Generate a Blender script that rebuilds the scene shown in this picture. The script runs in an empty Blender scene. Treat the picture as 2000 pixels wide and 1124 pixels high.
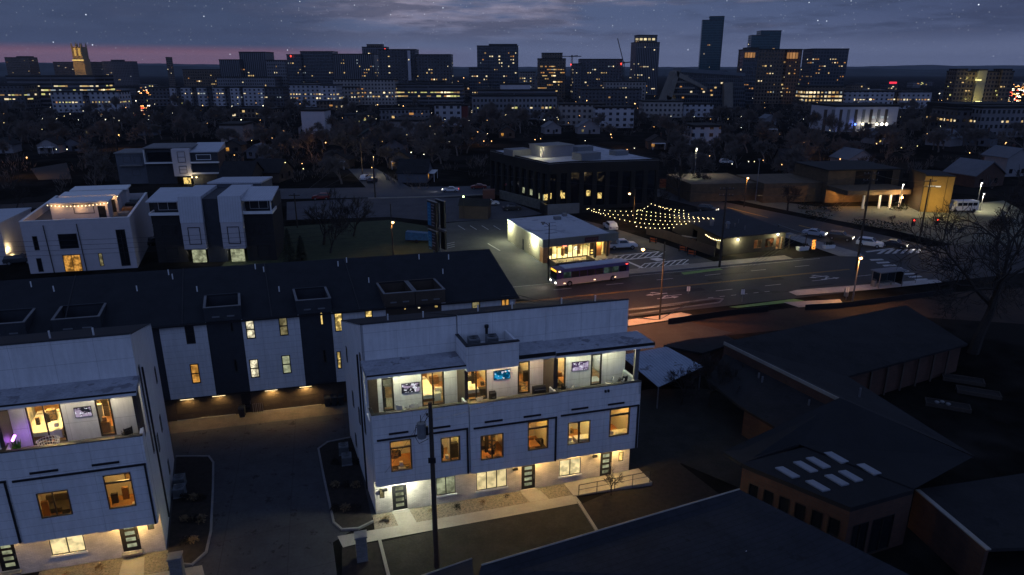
import bpy, bmesh, math, random
from mathutils import Vector, Matrix
R = math.radians
random.seed(7)
SC = bpy.context.scene
COL = SC.collection

# ---------------------------------------------------------------- camera
HC, FPX = 33.0, 1333.0
PITCH = math.atan((562 - 135) / FPX)
CP, SP = math.cos(PITCH), math.sin(PITCH)
cam = bpy.data.cameras.new('camera')
cam.sensor_width = 36.0
cam.lens = 36.0 * FPX / 2000.0
cam.clip_end = 60000
co = bpy.data.objects.new('camera', cam)
COL.objects.link(co)
co.location = (0, 0, HC)
co.rotation_euler = (math.pi / 2 - PITCH, 0, 0)
SC.camera = co

def ray(x, y):
    a = y - 562
    return (x - 1000.0, FPX * CP - a * SP, -(FPX * SP + a * CP))
def G(x, y, z=0.0):                      # survey: photo point lying at height z
    r = ray(x, y); t = (z - HC) / r[2]
    return Vector((r[0] * t, r[1] * t, z))
def D(x, y, Y):                          # survey: photo point at distance Y
    r = ray(x, y); t = Y / r[1]
    return Vector((r[0] * t, Y, HC + r[2] * t))
def hz(x, yb, yt, z0=0.0):               # height of yt above the ground point (x, yb)
    g = G(x, yb, z0); q = ray(x, yt)
    return HC + q[2] * g[1] / q[1]
def FAC(x, y, p0, deg):                  # photo point on a vertical plane -> (along, height)
    c, s = math.cos(R(deg)), math.sin(R(deg)); r = ray(x, y)
    k = (-p0[0] * s + p0[1] * c) / (-r[0] * s + r[1] * c)
    X, Y, Z = r[0] * k, r[1] * k, HC + r[2] * k
    return ((X - p0[0]) * c + (Y - p0[1]) * s, Z)

# ---------------------------------------------------------------- objects
WL = {}
def tag(o, label=None, cat=None, group=None, kind=None):
    if label: o['label'] = label
    if cat: o['category'] = cat
    if group: o['group'] = group
    if kind: o['kind'] = kind
    return o
def thing(name, loc, label, cat, group=None, rz=0.0):
    o = bpy.data.objects.new(name, None)
    o.empty_display_size = .3
    COL.objects.link(o)
    o.location = loc; o.rotation_euler = (0, 0, rz)
    WL[o.name] = Vector(loc)
    return tag(o, label, cat, group)
def ident(x, y, z): return Vector((x, y, z))
def frame(p0, du, dv=None):
    """local (along, back, up) -> world; dv is the direction of 'back'"""
    dv = du if dv is None else dv
    u = Vector((math.cos(R(du)), math.sin(R(du)), 0)); v = Vector((-math.sin(R(dv)), math.cos(R(dv)), 0))
    p = Vector((p0[0], p0[1], p0[2] if len(p0) > 2 else 0))
    def f(x, y, z): return p + u * x + v * y + Vector((0, 0, z))
    return f
def sub(fr, t0, swap=False, s0=0.0):
    """frame of a wall: (along, inward, up).  swap: the wall runs back from s0"""
    if swap == 'l': return lambda a, d, z: fr(s0 + d, a, z)
    if swap == 'r': return lambda a, d, z: fr(s0 - d, a, z)
    return lambda a, d, z: fr(a, t0 + d, z)

class MB:
    def __init__(s, fr=ident): s.v, s.f, s.m, s.fr = [], [], [], fr
    def pt(s, *c): s.v.append(s.fr(*c)); return len(s.v) - 1
    def face(s, pts, mi=0):
        s.f.append([s.pt(*p) for p in pts]); s.m.append(mi)
    def box(s, x0, x1, y0, y1, z0, z1, mi=0):
        i = [s.pt(x, y, z) for z in (z0, z1) for y in (y0, y1) for x in (x0, x1)]
        for q in ((0, 2, 3, 1), (4, 5, 7, 6), (0, 1, 5, 4), (2, 6, 7, 3), (0, 4, 6, 2), (1, 3, 7, 5)):
            s.f.append([i[k] for k in q]); s.m.append(mi)
        return s
    def hexa(s, b, t, mi=0):                 # b, t: four lower and four upper corners
        i = [s.pt(*p) for p in list(b) + list(t)]; n = len(b)
        s.f.append([i[k] for k in range(n)][::-1]); s.m.append(mi)
        s.f.append([i[n + k] for k in range(n)]); s.m.append(mi)
        for k in range(n):
            s.f.append([i[k], i[(k + 1) % n], i[n + (k + 1) % n], i[n + k]]); s.m.append(mi)
        return s
    def prism(s, poly, z0, z1, mi=0):
        return s.hexa([(p[0], p[1], z0) for p in poly], [(p[0], p[1], z1) for p in poly], mi)
    def tube(s, pts, rad, n=6, mi=0, cap=True):
        pts = [s.fr(*p) for p in pts]; rings = []
        for k, p in enumerate(pts):
            a = pts[max(k - 1, 0)]; b = pts[min(k + 1, len(pts) - 1)]
            d = (b - a).normalized()
            h = d.cross(Vector((0, 0, 1)) if abs(d.z) < .9 else Vector((1, 0, 0))).normalized(); w = d.cross(h)
            r = rad[k] if isinstance(rad, (list, tuple)) else rad
            rings.append([])
            for j in range(n):
                an = 2 * math.pi * j / n
                s.v.append(p + (h * math.cos(an) + w * math.sin(an)) * r); rings[-1].append(len(s.v) - 1)
        for a, b in zip(rings, rings[1:]):
            for j in range(n):
                s.f.append([a[j], a[(j + 1) % n], b[(j + 1) % n], b[j]]); s.m.append(mi)
        if cap:
            s.f.append(rings[0][::-1]); s.m.append(mi); s.f.append(rings[-1]); s.m.append(mi)
        return s
    def cyl(s, x, y, z0, z1, r, n=10, mi=0, r1=None):
        return s.tube([(x, y, z0), (x, y, z1)], [r, r if r1 is None else r1], n, mi)
    def ball(s, x, y, z, r, n=6, mi=0, sz=1.0):
        c = s.fr(x, y, z); rings = []
        for i in range(1, n):
            th = math.pi * i / n; rings.append([])
            for j in range(n + 2):
                an = 2 * math.pi * j / (n + 2)
                s.v.append(c + Vector((math.sin(th) * math.cos(an) * r, math.sin(th) * math.sin(an) * r, math.cos(th) * r * sz))); rings[-1].append(len(s.v) - 1)
        s.v.append(c + Vector((0, 0, r * sz))); a = len(s.v) - 1
        s.v.append(c - Vector((0, 0, r * sz))); b = len(s.v) - 1
        m = n + 2
        for j in range(m):
            s.f.append([a, rings[0][j], rings[0][(j + 1) % m]]); s.m.append(mi)
            s.f.append([b, rings[-1][(j + 1) % m], rings[-1][j]]); s.m.append(mi)
        for p, q in zip(rings, rings[1:]):
            for j in range(m):
                s.f.append([p[j], q[j], q[(j + 1) % m], p[(j + 1) % m]]); s.m.append(mi)
        return s
    def wall(s, a0, a1, z0, z1, th, holes=(), mi=0, mr=None):
        """wall in its own frame (along, inward, up) with rectangular openings"""
        mr = mi if mr is None else mr
        A = sorted({a0, a1, *[h[0] for h in holes], *[h[1] for h in holes]}); Z = sorted({z0, z1, *[h[2] for h in holes], *[h[3] for h in holes]})
        A = [a for a in A if a0 - 1e-6 <= a <= a1 + 1e-6]; Z = [z for z in Z if z0 - 1e-6 <= z <= z1 + 1e-6]
        for x, X in zip(A, A[1:]):
            for z, W in zip(Z, Z[1:]):
                cx, cz = (x + X) / 2, (z + W) / 2
                if any(h[0] < cx < h[1] and h[2] < cz < h[3] for h in holes): continue
                s.face([(x, 0, z), (X, 0, z), (X, 0, W), (x, 0, W)], mi)
                s.face([(x, th, z), (x, th, W), (X, th, W), (X, th, z)], mi)
        for h in list(holes) + [(a0, a1, z0, z1)]:
            b0, b1, c0, c1 = max(h[0], a0), min(h[1], a1), max(h[2], z0), min(h[3], z1)
            s.face([(b0, 0, c0), (b0, th, c0), (b0, th, c1), (b0, 0, c1)], mr)
            s.face([(b1, 0, c0), (b1, 0, c1), (b1, th, c1), (b1, th, c0)], mr)
            s.face([(b0, 0, c0), (b1, 0, c0), (b1, th, c0), (b0, th, c0)], mr)
            s.face([(b0, 0, c1), (b0, th, c1), (b1, th, c1), (b1, 0, c1)], mr)
        return s
    def build(s, name, mats, parent=None, smooth=False, local=False, recalc=True):
        if local: base = Vector((0, 0, 0))
        elif parent is not None: base = WL[parent.name]
        else:
            n = len(s.v); base = Vector((sum(p.x for p in s.v) / n, sum(p.y for p in s.v) / n, min(p.z for p in s.v)))
        me = bpy.data.meshes.new(name)
        me.from_pydata([tuple(p - base) for p in s.v], [], s.f)
        for m in (mats if isinstance(mats, (list, tuple)) else [mats]): me.materials.append(m)
        me.polygons.foreach_set('material_index', s.m)
        if smooth: me.polygons.foreach_set('use_smooth', [True] * len(s.f))
        if recalc:
            bm = bmesh.new(); bm.from_mesh(me); bmesh.ops.recalc_face_normals(bm, faces=bm.faces); bm.to_mesh(me); bm.free()
        me.update()
        o = bpy.data.objects.new(name, me); COL.objects.link(o)
        if parent is not None: o.parent = parent
        elif not local: o.location = base
        WL[o.name] = base
        return o
def part_copy(me, name, parent, mat4):
    o = bpy.data.objects.new(name, me); COL.objects.link(o); o.parent = parent; o.matrix_local = mat4
    return o
def dup(root, loc, rz=None, label=None, group=None, sc=None):
    r = root.copy(); COL.objects.link(r); r.location = loc; WL[r.name] = Vector(loc)
    if rz is not None: r.rotation_euler = (0, 0, rz)
    if sc is not None: r.scale = (sc, sc, sc) if not isinstance(sc, tuple) else sc
    tag(r, label, None, group)
    for ch in list(root.children):
        c = ch.copy(); COL.objects.link(c); c.parent = r
        for g in list(ch.children):
            d = g.copy(); COL.objects.link(d); d.parent = c
    return r
KL = 3.6
def lamp(loc, col, power, radius=.08, parent=None, spot=None, aim=None, name='lamp_light'):
    L = bpy.data.lights.new(name, 'SPOT' if spot else 'POINT')
    L.energy = power * KL; L.color = col; L.shadow_soft_size = radius
    o = bpy.data.objects.new(name, L); COL.objects.link(o)
    p = Vector(loc)
    if spot:
        L.spot_size = R(spot); L.spot_blend = .6
        d = Vector(aim) if aim else Vector((0, 0, -1))
        o.rotation_euler = d.to_track_quat('-Z', 'Y').to_euler()
    if parent is not None: o.parent = parent; o.location = p - WL[parent.name]
    else: o.location = p
    return o

# ---------------------------------------------------------------- materials
def newmat(name):
    m = bpy.data.materials.new(name); m.use_nodes = True
    nt = m.node_tree; nt.nodes.clear()
    out = nt.nodes.new('ShaderNodeOutputMaterial')
    return m, nt, out
class NT:
    def __init__(s, nt): s.nt = nt
    def n(s, t, **k):
        x = s.nt.nodes.new(t)
        for a, b in k.items(): setattr(x, a, b)
        return x
    def put(s, sock, v):
        if isinstance(v, bpy.types.NodeSocket): s.nt.links.new(v, sock)
        else: sock.default_value = v
    def math(s, op, a, b=0.0, c=None, clamp=False):
        x = s.n('ShaderNodeMath', operation=op, use_clamp=clamp); s.put(x.inputs[0], a); s.put(x.inputs[1], b)
        if c is not None: s.put(x.inputs[2], c)
        return x.outputs[0]
    def dot(s, v, d):
        x = s.n('ShaderNodeVectorMath', operation='DOT_PRODUCT'); s.put(x.inputs[0], v); x.inputs[1].default_value = d
        return x.outputs['Value']
    def noise(s, v, sc, det=4, rough=.6):
        x = s.n('ShaderNodeTexNoise'); s.put(x.inputs['Vector'], v); x.inputs['Scale'].default_value = sc
        x.inputs['Detail'].default_value = det; x.inputs['Roughness'].default_value = rough
        return x.outputs['Fac']
    def ss(s, x, lo, hi, a=0.0, b=1.0):
        m = s.n('ShaderNodeMapRange', interpolation_type='SMOOTHSTEP'); s.put(m.inputs[0], x)
        m.inputs[1].default_value, m.inputs[2].default_value, m.inputs[3].default_value, m.inputs[4].default_value = lo, hi, a, b
        return m.outputs[0]
    def mix(s, f, a, b, mode='MIX'):
        x = s.n('ShaderNodeMix', data_type='RGBA', blend_type=mode); s.put(x.inputs[0], f); s.put(x.inputs[6], a); s.put(x.inputs[7], b)
        return x.outputs[2]
def c4(c): return (c[0], c[1], c[2], 1.0)
def mat(name, col, rough=.75, var=.2, scale=1.5, bump=0.0, metal=0.0, lines=(), spots=None, spec=.35, world=False, col2=None, streak=0.0):
    """principled with mottling; lines: (direction, period, width, darkness); spots: (scale, threshold, colour)"""
    m, nt, out = newmat(name); t = NT(nt)
    b = t.n('ShaderNodeBsdfPrincipled'); tc = t.n('ShaderNodeTexCoord')
    v = tc.outputs['Object']
    if world: v = t.n('ShaderNodeNewGeometry').outputs['Position']
    f1 = t.noise(v, scale, 5, .65); f2 = t.noise(v, scale * 9, 3, .6)
    f = t.math('ADD', t.math('MULTIPLY', f1, .65), t.math('MULTIPLY', f2, .35))
    f = t.ss(f, .3, .7)
    lo = tuple(c * (1 - var) for c in col); hi = tuple(min(1, c * (1 + var)) for c in col) if col2 is None else col2
    c = t.mix(f, c4(lo), c4(hi))
    if spots:
        sp = t.ss(t.noise(v, spots[0], 3, .7), spots[1], spots[1] + .06)
        c = t.mix(sp, c, c4(spots[2]))
    if streak:
        mp = t.n('ShaderNodeMapping'); t.put(mp.inputs[0], v); mp.inputs[3].default_value = (2.2, 2.2, .22)
        c = t.mix(1.0, c, t.ss(t.noise(mp.outputs[0], 1.6, 5, .65), .35, .65, 1.0 - streak, 1.05), 'MULTIPLY')
    h = f2
    for d, per, wid, dark in lines:
        k = t.math('FRACT', t.math('DIVIDE', t.dot(v, d), per))
        g = t.math('LESS_THAN', k, wid / per)
        c = t.mix(t.math('MULTIPLY', g, dark), c, c4(tuple(x * .25 for x in col)))
        h = t.math('SUBTRACT', h, t.math('MULTIPLY', g, 1.0))
    t.put(b.inputs['Base Color'], c)
    b.inputs['Roughness'].default_value = rough; b.inputs['Metallic'].default_value = metal
    b.inputs['Specular IOR Level'].default_value = spec
    if bump:
        bp = t.n('ShaderNodeBump'); bp.inputs['Strength'].default_value = bump; bp.inputs['Distance'].default_value = .03
        t.put(bp.inputs['Height'], h); t.put(b.inputs['Normal'], bp.outputs[0])
    nt.links.new(b.outputs[0], out.inputs[0])
    return m
def brick(name, col, mortar, deg=15.45, sc=1.0, var=.3, rough=.8):
    m, nt, out = newmat(name); t = NT(nt)
    b = t.n('ShaderNodeBsdfPrincipled'); v = t.n('ShaderNodeTexCoord').outputs['Object']
    c, s = math.cos(R(deg)), math.sin(R(deg))
    cx = t.n('ShaderNodeCombineXYZ'); nrm = t.n('ShaderNodeNewGeometry').outputs['Normal']
    al = t.math('ABSOLUTE', t.dot(nrm, (c, s, 0)))
    u = t.n('ShaderNodeMix', data_type='FLOAT'); t.put(u.inputs[0], t.math('GREATER_THAN', al, .7)); t.put(u.inputs[2], t.dot(v, (c, s, 0))); t.put(u.inputs[3], t.dot(v, (-s, c, 0)))
    t.put(cx.inputs[0], u.outputs[0]); t.put(cx.inputs[1], t.dot(v, (0, 0, 1)))
    bt = t.n('ShaderNodeTexBrick'); t.put(bt.inputs['Vector'], cx.outputs[0])
    bt.inputs['Color1'].default_value = c4(col); bt.inputs['Color2'].default_value = c4(tuple(x * (1 - var) for x in col)); bt.inputs['Mortar'].default_value = c4(mortar)
    bt.inputs['Scale'].default_value = 1.0; bt.inputs['Brick Width'].default_value = .3 * sc; bt.inputs['Row Height'].default_value = .1 * sc; bt.inputs['Mortar Size'].default_value = .012 * sc
    k = t.ss(t.noise(v, .8, 4), .3, .7, .75, 1.1)
    cc = t.mix(1.0, bt.outputs['Color'], k, 'MULTIPLY'); t.put(b.inputs['Base Color'], cc)
    b.inputs['Roughness'].default_value = rough
    bp = t.n('ShaderNodeBump'); bp.inputs['Strength'].default_value = .5; bp.inputs['Distance'].default_value = .02
    t.put(bp.inputs['Height'], t.math('SUBTRACT', 1.0, bt.outputs['Fac'])); t.put(b.inputs['Normal'], bp.outputs[0])
    nt.links.new(b.outputs[0], out.inputs[0])
    return m
def emit(name, col, strength, pat=None, dark=.1):
    """a lamp, screen or lit window; pat = scale of the furnishings seen through it"""
    m, nt, out = newmat(name); t = NT(nt)
    e = t.n('ShaderNodeEmission'); e.inputs['Color'].default_value = c4(col); e.inputs['Strength'].default_value = strength
    if pat:
        v = t.n('ShaderNodeTexCoord').outputs['Object']
        a = t.ss(t.noise(v, pat, 2, .4), .38, .56, dark, 1.0); b = t.ss(t.noise(v, pat * 3.1, 2, .5), .35, .6, .55, 1.0)
        t.put(e.inputs['Color'], t.mix(1.0, c4(col), t.math('MULTIPLY', a, b), 'MULTIPLY'))
    nt.links.new(e.outputs[0], out.inputs[0])
    return m
def glass(name, tint=(.9, .95, 1.0), gloss=.1):
    m, nt, out = newmat(name); t = NT(nt)
    a = t.n('ShaderNodeBsdfTransparent'); a.inputs[0].default_value = c4(tint)
    g = t.n('ShaderNodeBsdfGlossy'); g.inputs['Roughness'].default_value = .03
    x = t.n('ShaderNodeMixShader'); x.inputs[0].default_value = gloss
    nt.links.new(a.outputs[0], x.inputs[1]); nt.links.new(g.outputs[0], x.inputs[2]); nt.links.new(x.outputs[0], out.inputs[0])
    return m
def facade(name, wall, gl, pz=3.4, pu=3.0, fz=.6, fu=.7, rough=.25, var=.3):
    """wall with a grid of dark windows, laid out in the building's own axes"""
    m, nt, out = newmat(name); t = NT(nt)
    b = t.n('ShaderNodeBsdfPrincipled'); tc = t.n('ShaderNodeTexCoord'); v = tc.outputs['Object']; nr = tc.outputs['Normal']
    ax = t.math('GREATER_THAN', t.math('ABSOLUTE', t.dot(nr, (1, 0, 0))), .7); up = t.math('GREATER_THAN', t.math('ABSOLUTE', t.dot(nr, (0, 0, 1))), .7)
    u = t.n('ShaderNodeMix', data_type='FLOAT'); t.put(u.inputs[0], ax); t.put(u.inputs[2], t.dot(v, (1, 0, 0))); t.put(u.inputs[3], t.dot(v, (0, 1, 0)))
    a = t.math('DIVIDE', u.outputs[0], pu); z = t.math('DIVIDE', t.dot(v, (0, 0, 1)), pz)
    wa = t.math('LESS_THAN', t.math('ABSOLUTE', t.math('SUBTRACT', t.math('FRACT', a), .5)), fu / 2); wz = t.math('LESS_THAN', t.math('ABSOLUTE', t.math('SUBTRACT', t.math('FRACT', z), .5)), fz / 2)
    w = t.math('MULTIPLY', t.math('MULTIPLY', wa, wz), t.math('SUBTRACT', 1.0, up))
    cx = t.n('ShaderNodeCombineXYZ'); t.put(cx.inputs[0], t.math('FLOOR', a)); t.put(cx.inputs[1], t.math('FLOOR', z))
    wn = t.n('ShaderNodeTexWhiteNoise', noise_dimensions='2D'); t.put(wn.inputs[0], cx.outputs[0])
    gcol = t.mix(wn.outputs[0], c4(tuple(x * (1 - var) for x in gl)), c4(tuple(x * (1 + var) for x in gl)))
    k = t.ss(t.noise(v, .05, 4), .3, .7, .8, 1.15)
    wc = t.mix(1.0, c4(wall), k, 'MULTIPLY')
    t.put(b.inputs['Base Color'], t.mix(w, wc, gcol))
    r = t.n('ShaderNodeMix', data_type='FLOAT'); t.put(r.inputs[0], w); r.inputs[2].default_value = .8; r.inputs[3].default_value = rough
    t.put(b.inputs['Roughness'], r.outputs[0])
    nt.links.new(b.outputs[0], out.inputs[0])
    return m

# ---------------------------------------------------------------- sky and daylight
w = bpy.data.worlds.new('World'); SC.world = w; w.use_nodes = True
wt = w.node_tree; wt.nodes.clear(); T = NT(wt)
wo = T.n('ShaderNodeOutputWorld'); bg = T.n('ShaderNodeBackground')
dv = T.n('ShaderNodeTexCoord').outputs['Generated']
dx, dy, dz = T.dot(dv, (1, 0, 0)), T.dot(dv, (0, 1, 0)), T.dot(dv, (0, 0, 1))
az = T.math('ARCTAN2', dx, dy)                                  # 0 ahead, + to the right
# clouds live in (azimuth, height) space, drawn out sideways
cv = T.n('ShaderNodeCombineXYZ'); T.put(cv.inputs[0], T.math('MULTIPLY', az, 3.0)); T.put(cv.inputs[1], T.math('MULTIPLY', dz, 21.0)); cv.inputs[2].default_value = 3.7
n1 = T.noise(cv.outputs[0], 1.5, 7, .62); n2 = T.noise(cv.outputs[0], 5.0, 5, .6)
back = T.ss(dy, .35, -.5)                                       # unseen sky behind the camera, brightened to light the facades
high = T.ss(dz, .12, .75)
blue = T.mix(T.ss(az, -.75, .8), c4((.100, .136, .245)), c4((.068, .098, .200)))
base = T.mix(T.ss(dz, .0, .075), c4((.140, .168, .285)), blue)
mauve = T.math('MULTIPLY', T.ss(T.math('ADD', n1, T.math('MULTIPLY', T.math('ABSOLUTE', T.math('SUBTRACT', az, -.10)), -.26)), .37, .58), T.ss(dz, .030, .078))
base = T.mix(mauve, base, c4((.42, .37, .48)))
dark = T.math('MULTIPLY', T.ss(T.math('ADD', n1, T.math('MULTIPLY', n2, .3)), .56, .72), T.ss(dz, .022, .055))
base = T.mix(T.math('MULTIPLY', dark, .8), base, c4((.042, .060, .120)))
lft = T.math('MULTIPLY', T.ss(az, -.16, -.34), T.ss(T.math('ADD', dz, T.math('MULTIPLY', n2, .006)), .021, .027))
base = T.mix(T.math('MULTIPLY', lft, .82), base, c4((.040, .060, .125)))
rgt = T.math('MULTIPLY', T.ss(az, .30, .62), T.ss(dz, .02, .08))
base = T.mix(T.math('MULTIPLY', rgt, .5), base, c4((.040, .054, .118)))
pk = T.math('MULTIPLY', T.math('MULTIPLY', T.ss(az, .02, -.42), T.ss(dz, .031, .020)), T.ss(dz, -.01, .006))
base = T.mix(T.math('MULTIPLY', pk, .75), base, c4((.23, .105, .15)))
# stars
vo = T.n('ShaderNodeTexVoronoi', feature='F1'); T.put(vo.inputs['Vector'], dv); vo.inputs['Scale'].default_value = 88.0
sb = T.math('POWER', T.dot(vo.outputs['Color'], (1, 0, 0)), 3.0)
st = T.math('MULTIPLY', T.ss(vo.outputs['Distance'], .085, .02), T.math('MULTIPLY_ADD', sb, 1.8, .16))
vo2 = T.n('ShaderNodeTexVoronoi', feature='F1'); T.put(vo2.inputs['Vector'], dv); vo2.inputs['Scale'].default_value = 190.0
st2 = T.math('MULTIPLY', T.ss(vo2.outputs['Distance'], .17, .05), T.math('MULTIPLY', T.dot(vo2.outputs['Color'], (0, 1, 0)), .26))
st = T.math('MULTIPLY', T.math('ADD', st, st2), T.ss(dz, .002, .03))
dome = T.mix(back, c4((.066, .098, .205)), c4((.140, .202, .42)))
base = T.mix(high, base, dome)
base = T.mix(T.math('MULTIPLY', back, .9), base, dome)
sky = T.n('ShaderNodeTexSky', sky_type='NISHITA'); sky.sun_disc = False; sky.sun_elevation = R(0.5); sky.sun_rotation = R(-115)
nish = T.mix(1.0, sky.outputs[0], (.004, .004, .005, 1), 'MULTIPLY')
base = T.mix(1.0, base, nish, 'ADD')
base = T.mix(1.0, base, T.mix(1.0, c4((.8, .88, 1.0)), st, 'MULTIPLY'), 'ADD')
T.put(bg.inputs[0], base); bg.inputs[1].default_value = 1.0
wt.links.new(bg.outputs[0], wo.inputs[0])
SC.view_settings.view_transform = 'Standard'; SC.view_settings.look = 'None'
SC.view_settings.exposure = 0; SC.view_settings.gamma = 1
SC.cycles.use_denoising = True; SC.cycles.use_light_tree = True
SC.cycles.max_bounces = 5; SC.cycles.diffuse_bounces = 3; SC.cycles.glossy_bounces = 2; SC.cycles.transparent_max_bounces = 12
SC.cycles.caustics_reflective = False; SC.cycles.caustics_refractive = False; SC.cycles.sample_clamp_indirect = 3.0

# ---------------------------------------------------------------- shared materials
UZ = (0, 0, 1); U0 = (math.cos(R(15.45)), math.sin(R(15.45)), 0); V0 = (-math.sin(R(21.5)), math.cos(R(21.5)), 0)
m_panel = mat('white_fibre_panel', (.62, .63, .64), .6, .06, .5, .15, lines=[(UZ, .62, .022, .55), (U0, 3.05, .025, .4)], streak=.07)
m_big = mat('white_large_panel', (.62, .63, .64), .6, .07, .4, .1, lines=[(UZ, 1.45, .03, .45), (U0, 2.44, .03, .35)], streak=.07)
m_end = mat('white_end_panel', (.62, .63, .64), .6, .07, .4, .1, lines=[(UZ, .62, .02, .4)], streak=.07)
m_white = mat('white_paint', (.66, .67, .67), .6, .08, .8)
m_wbrick = brick('painted_brick', (.66, .62, .56), (.46, .43, .40), var=.16)
m_black = mat('black_trim', (.014, .014, .016), .45, .25, 2)
m_canopy = mat('weathered_membrane', (.30, .31, .34), .7, .3, .55, .05, spots=(.6, .55, (.17, .17, .19)))
m_roof = mat('dark_membrane_roof', (.020, .020, .022), .9, .25, .4, .1)
m_shingle = mat('shingle_roof', (.014, .016, .020), .95, .3, .8, .3, lines=[(UZ, .11, .012, .35)])
m_brown = mat('brown_siding', (.060, .046, .036), .7, .2, 1, .1, lines=[(UZ, .2, .012, .5)])
m_slate = mat('slate_siding', (.030, .034, .042), .7, .2, 1, .1, lines=[(UZ, .2, .012, .5)])
m_deck = mat('deck_tile', (.23, .21, .18), .7, .2, 1.2, lines=[(U0, .6, .02, .5), (V0, .6, .02, .5)])
m_wood = mat('wood_floor', (.40, .19, .065), .4, .3, .6, lines=[(V0, .14, .008, .5)])
m_cream = mat('cream_plaster', (.72, .66, .54), .8, .05, 1)
m_frame = mat('bronze_frame', (.020, .018, .016), .4, .1, 3, spec=.5)
m_glass = glass('clear_pane')
m_dglass = mat('dark_pane', (.010, .012, .015), .06, .2, 1, spec=.6)
m_conc = mat('concrete', (.25, .235, .205), .85, .15, .7, .1, spots=(2.0, .62, (.24, .22, .20)))
m_conc_d = mat('concrete_dim', (.16, .16, .16), .85, .2, .5, .1)
m_asph = mat('asphalt', (.029, .028, .029), .72, .3, .25, .15, world=True, spots=(.35, .6, (.022, .022, .023)))
m_alley = mat('alley_paving', (.040, .042, .047), .85, .25, .5, .2, world=True, lines=[(U0, 4.6, .05, .5), (V0, 5.2, .05, .5)], spots=(.9, .60, (.016, .016, .017)))
m_lot = mat('parking_asphalt', (.060, .060, .055), .85, .3, .2, .15, world=True, spots=(.3, .58, (.055, .055, .052)))
m_grass = mat('dormant_grass', (.019, .018, .014), .95, .45, .6, .6, world=True, spots=(1.8, .56, (.018, .017, .010)))
m_grass2 = mat('green_grass', (.030, .040, .016), .95, .4, .5, .6, world=True)
m_mulch = mat('mulch', (.015, .012, .010), .95, .5, 2.5, .8, world=True)
m_gravel = mat('pea_gravel', (.17, .145, .11), .9, .45, 5, .9, world=True, spots=(9, .56, (.06, .05, .035)))
m_land = mat('dark_land', (.013, .0125, .011), 1, .6, .05, 0, world=True, spots=(.05, .5, (.022, .020, .018)), spec=0)
m_pole = mat('weathered_pole', (.040, .032, .026), .9, .3, 2, .3)
m_steel = mat('grey_steel', (.16, .16, .17), .5, .15, 3, metal=.3)
m_ac = mat('grey_unit', (.15, .16, .17), .6, .15, 3)
m_bin = mat('bin_plastic', (.018, .022, .026), .6, .2, 3)
m_leaf = mat('dark_foliage', (.020, .024, .012), .9, .5, 4)
m_dry = mat('dry_grass', (.12, .085, .045), .9, .4, 5)
m_bark = mat('bark', (.026, .022, .019), .95, .3, 3, .4)
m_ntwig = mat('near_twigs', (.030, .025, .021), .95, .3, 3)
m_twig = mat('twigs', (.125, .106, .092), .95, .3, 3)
WARM, AMBER, COOL, SOD = (1, .62, .20), (1, .54, .14), (.92, 1, .80), (1, .46, .12)
def lit(k, c, s, p, d=.15): return emit('lit_window_' + k, c, s, p, d)
L_YEL = lit('yellow', (1, .70, .22), 1.2, 1.6, .25); L_WHT = lit('white', (1, .90, .62), 1.2, 1.8, .3); L_ORG = lit('orange', (1, .46, .09), .75, 1.2, .3)
L_DIM = lit('dim', (.42, .36, .18), .55, 1.2, .4); L_BLIND = lit('blind', (1, .80, .40), 1.15, .5, .7); L_GRN = lit('greenish', (.75, .80, .50), .5, .8, .5)
B_WARM = emit('warm_bulb', (1, .70, .32), 7); B_SOD = emit('sodium_bulb', (1, .50, .16), 14); B_COOL = emit('cool_bulb', (1, .96, .80), 9); B_RED = emit('red_lens', (1, .06, .04), 3); B_HEAD = emit('headlight_glass', (1, .93, .78), 10)

# ---------------------------------------------------------------- building pieces
def window(par, fr, a0, a1, z0, z1, kind='1', pane=None, fm=None, fw=.06, d0=-.02, sill=False, name='window'):
    mb = MB(fr); fm = fm or m_frame
    mb.box(a0, a0 + fw, d0, .12, z0, z1).box(a1 - fw, a1, d0, .12, z0, z1).box(a0 + fw, a1 - fw, d0, .12, z0, z0 + fw).box(a0 + fw, a1 - fw, d0, .12, z1 - fw, z1)
    am, zm = (a0 + a1) / 2, (z0 + z1) / 2
    if kind == '2': mb.box(am - .04, am + .04, d0 + .003, .11, z0 + fw, z1 - fw)
    if kind == '3':
        for q in (1, 2):
            x = a0 + (a1 - a0) * q / 3; mb.box(x - .04, x + .04, d0 + .003, .11, z0 + fw, z1 - fw)
    if kind == 'dh': mb.box(a0 + fw, a1 - fw, d0 + .003, .11, zm - .05, zm + .05)
    if kind == 'T': mb.box(a0 + fw, a1 - fw, d0 + .003, .11, z1 - (z1 - z0) * .24 - .06, z1 - (z1 - z0) * .24 + .06)
    if kind == 'Z':
        for q in (1, 2, 3): mb.box(a0 + fw, a1 - fw, d0 + .003, .11, z0 + (z1 - z0) * q / 4 - .03, z0 + (z1 - z0) * q / 4 + .03)
    o = mb.build(name, fm, par)
    MB(fr).box(a0 + fw * .5, a1 - fw * .5, .05, .07, z0 + fw * .5, z1 - fw * .5).build('pane', pane or m_dglass, o)
    if sill: MB(fr).box(a0 - .08, a1 + .08, -.10, .04, z0 - .13, z0 - .003).build('sill', m_white, o)
    return o
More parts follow.
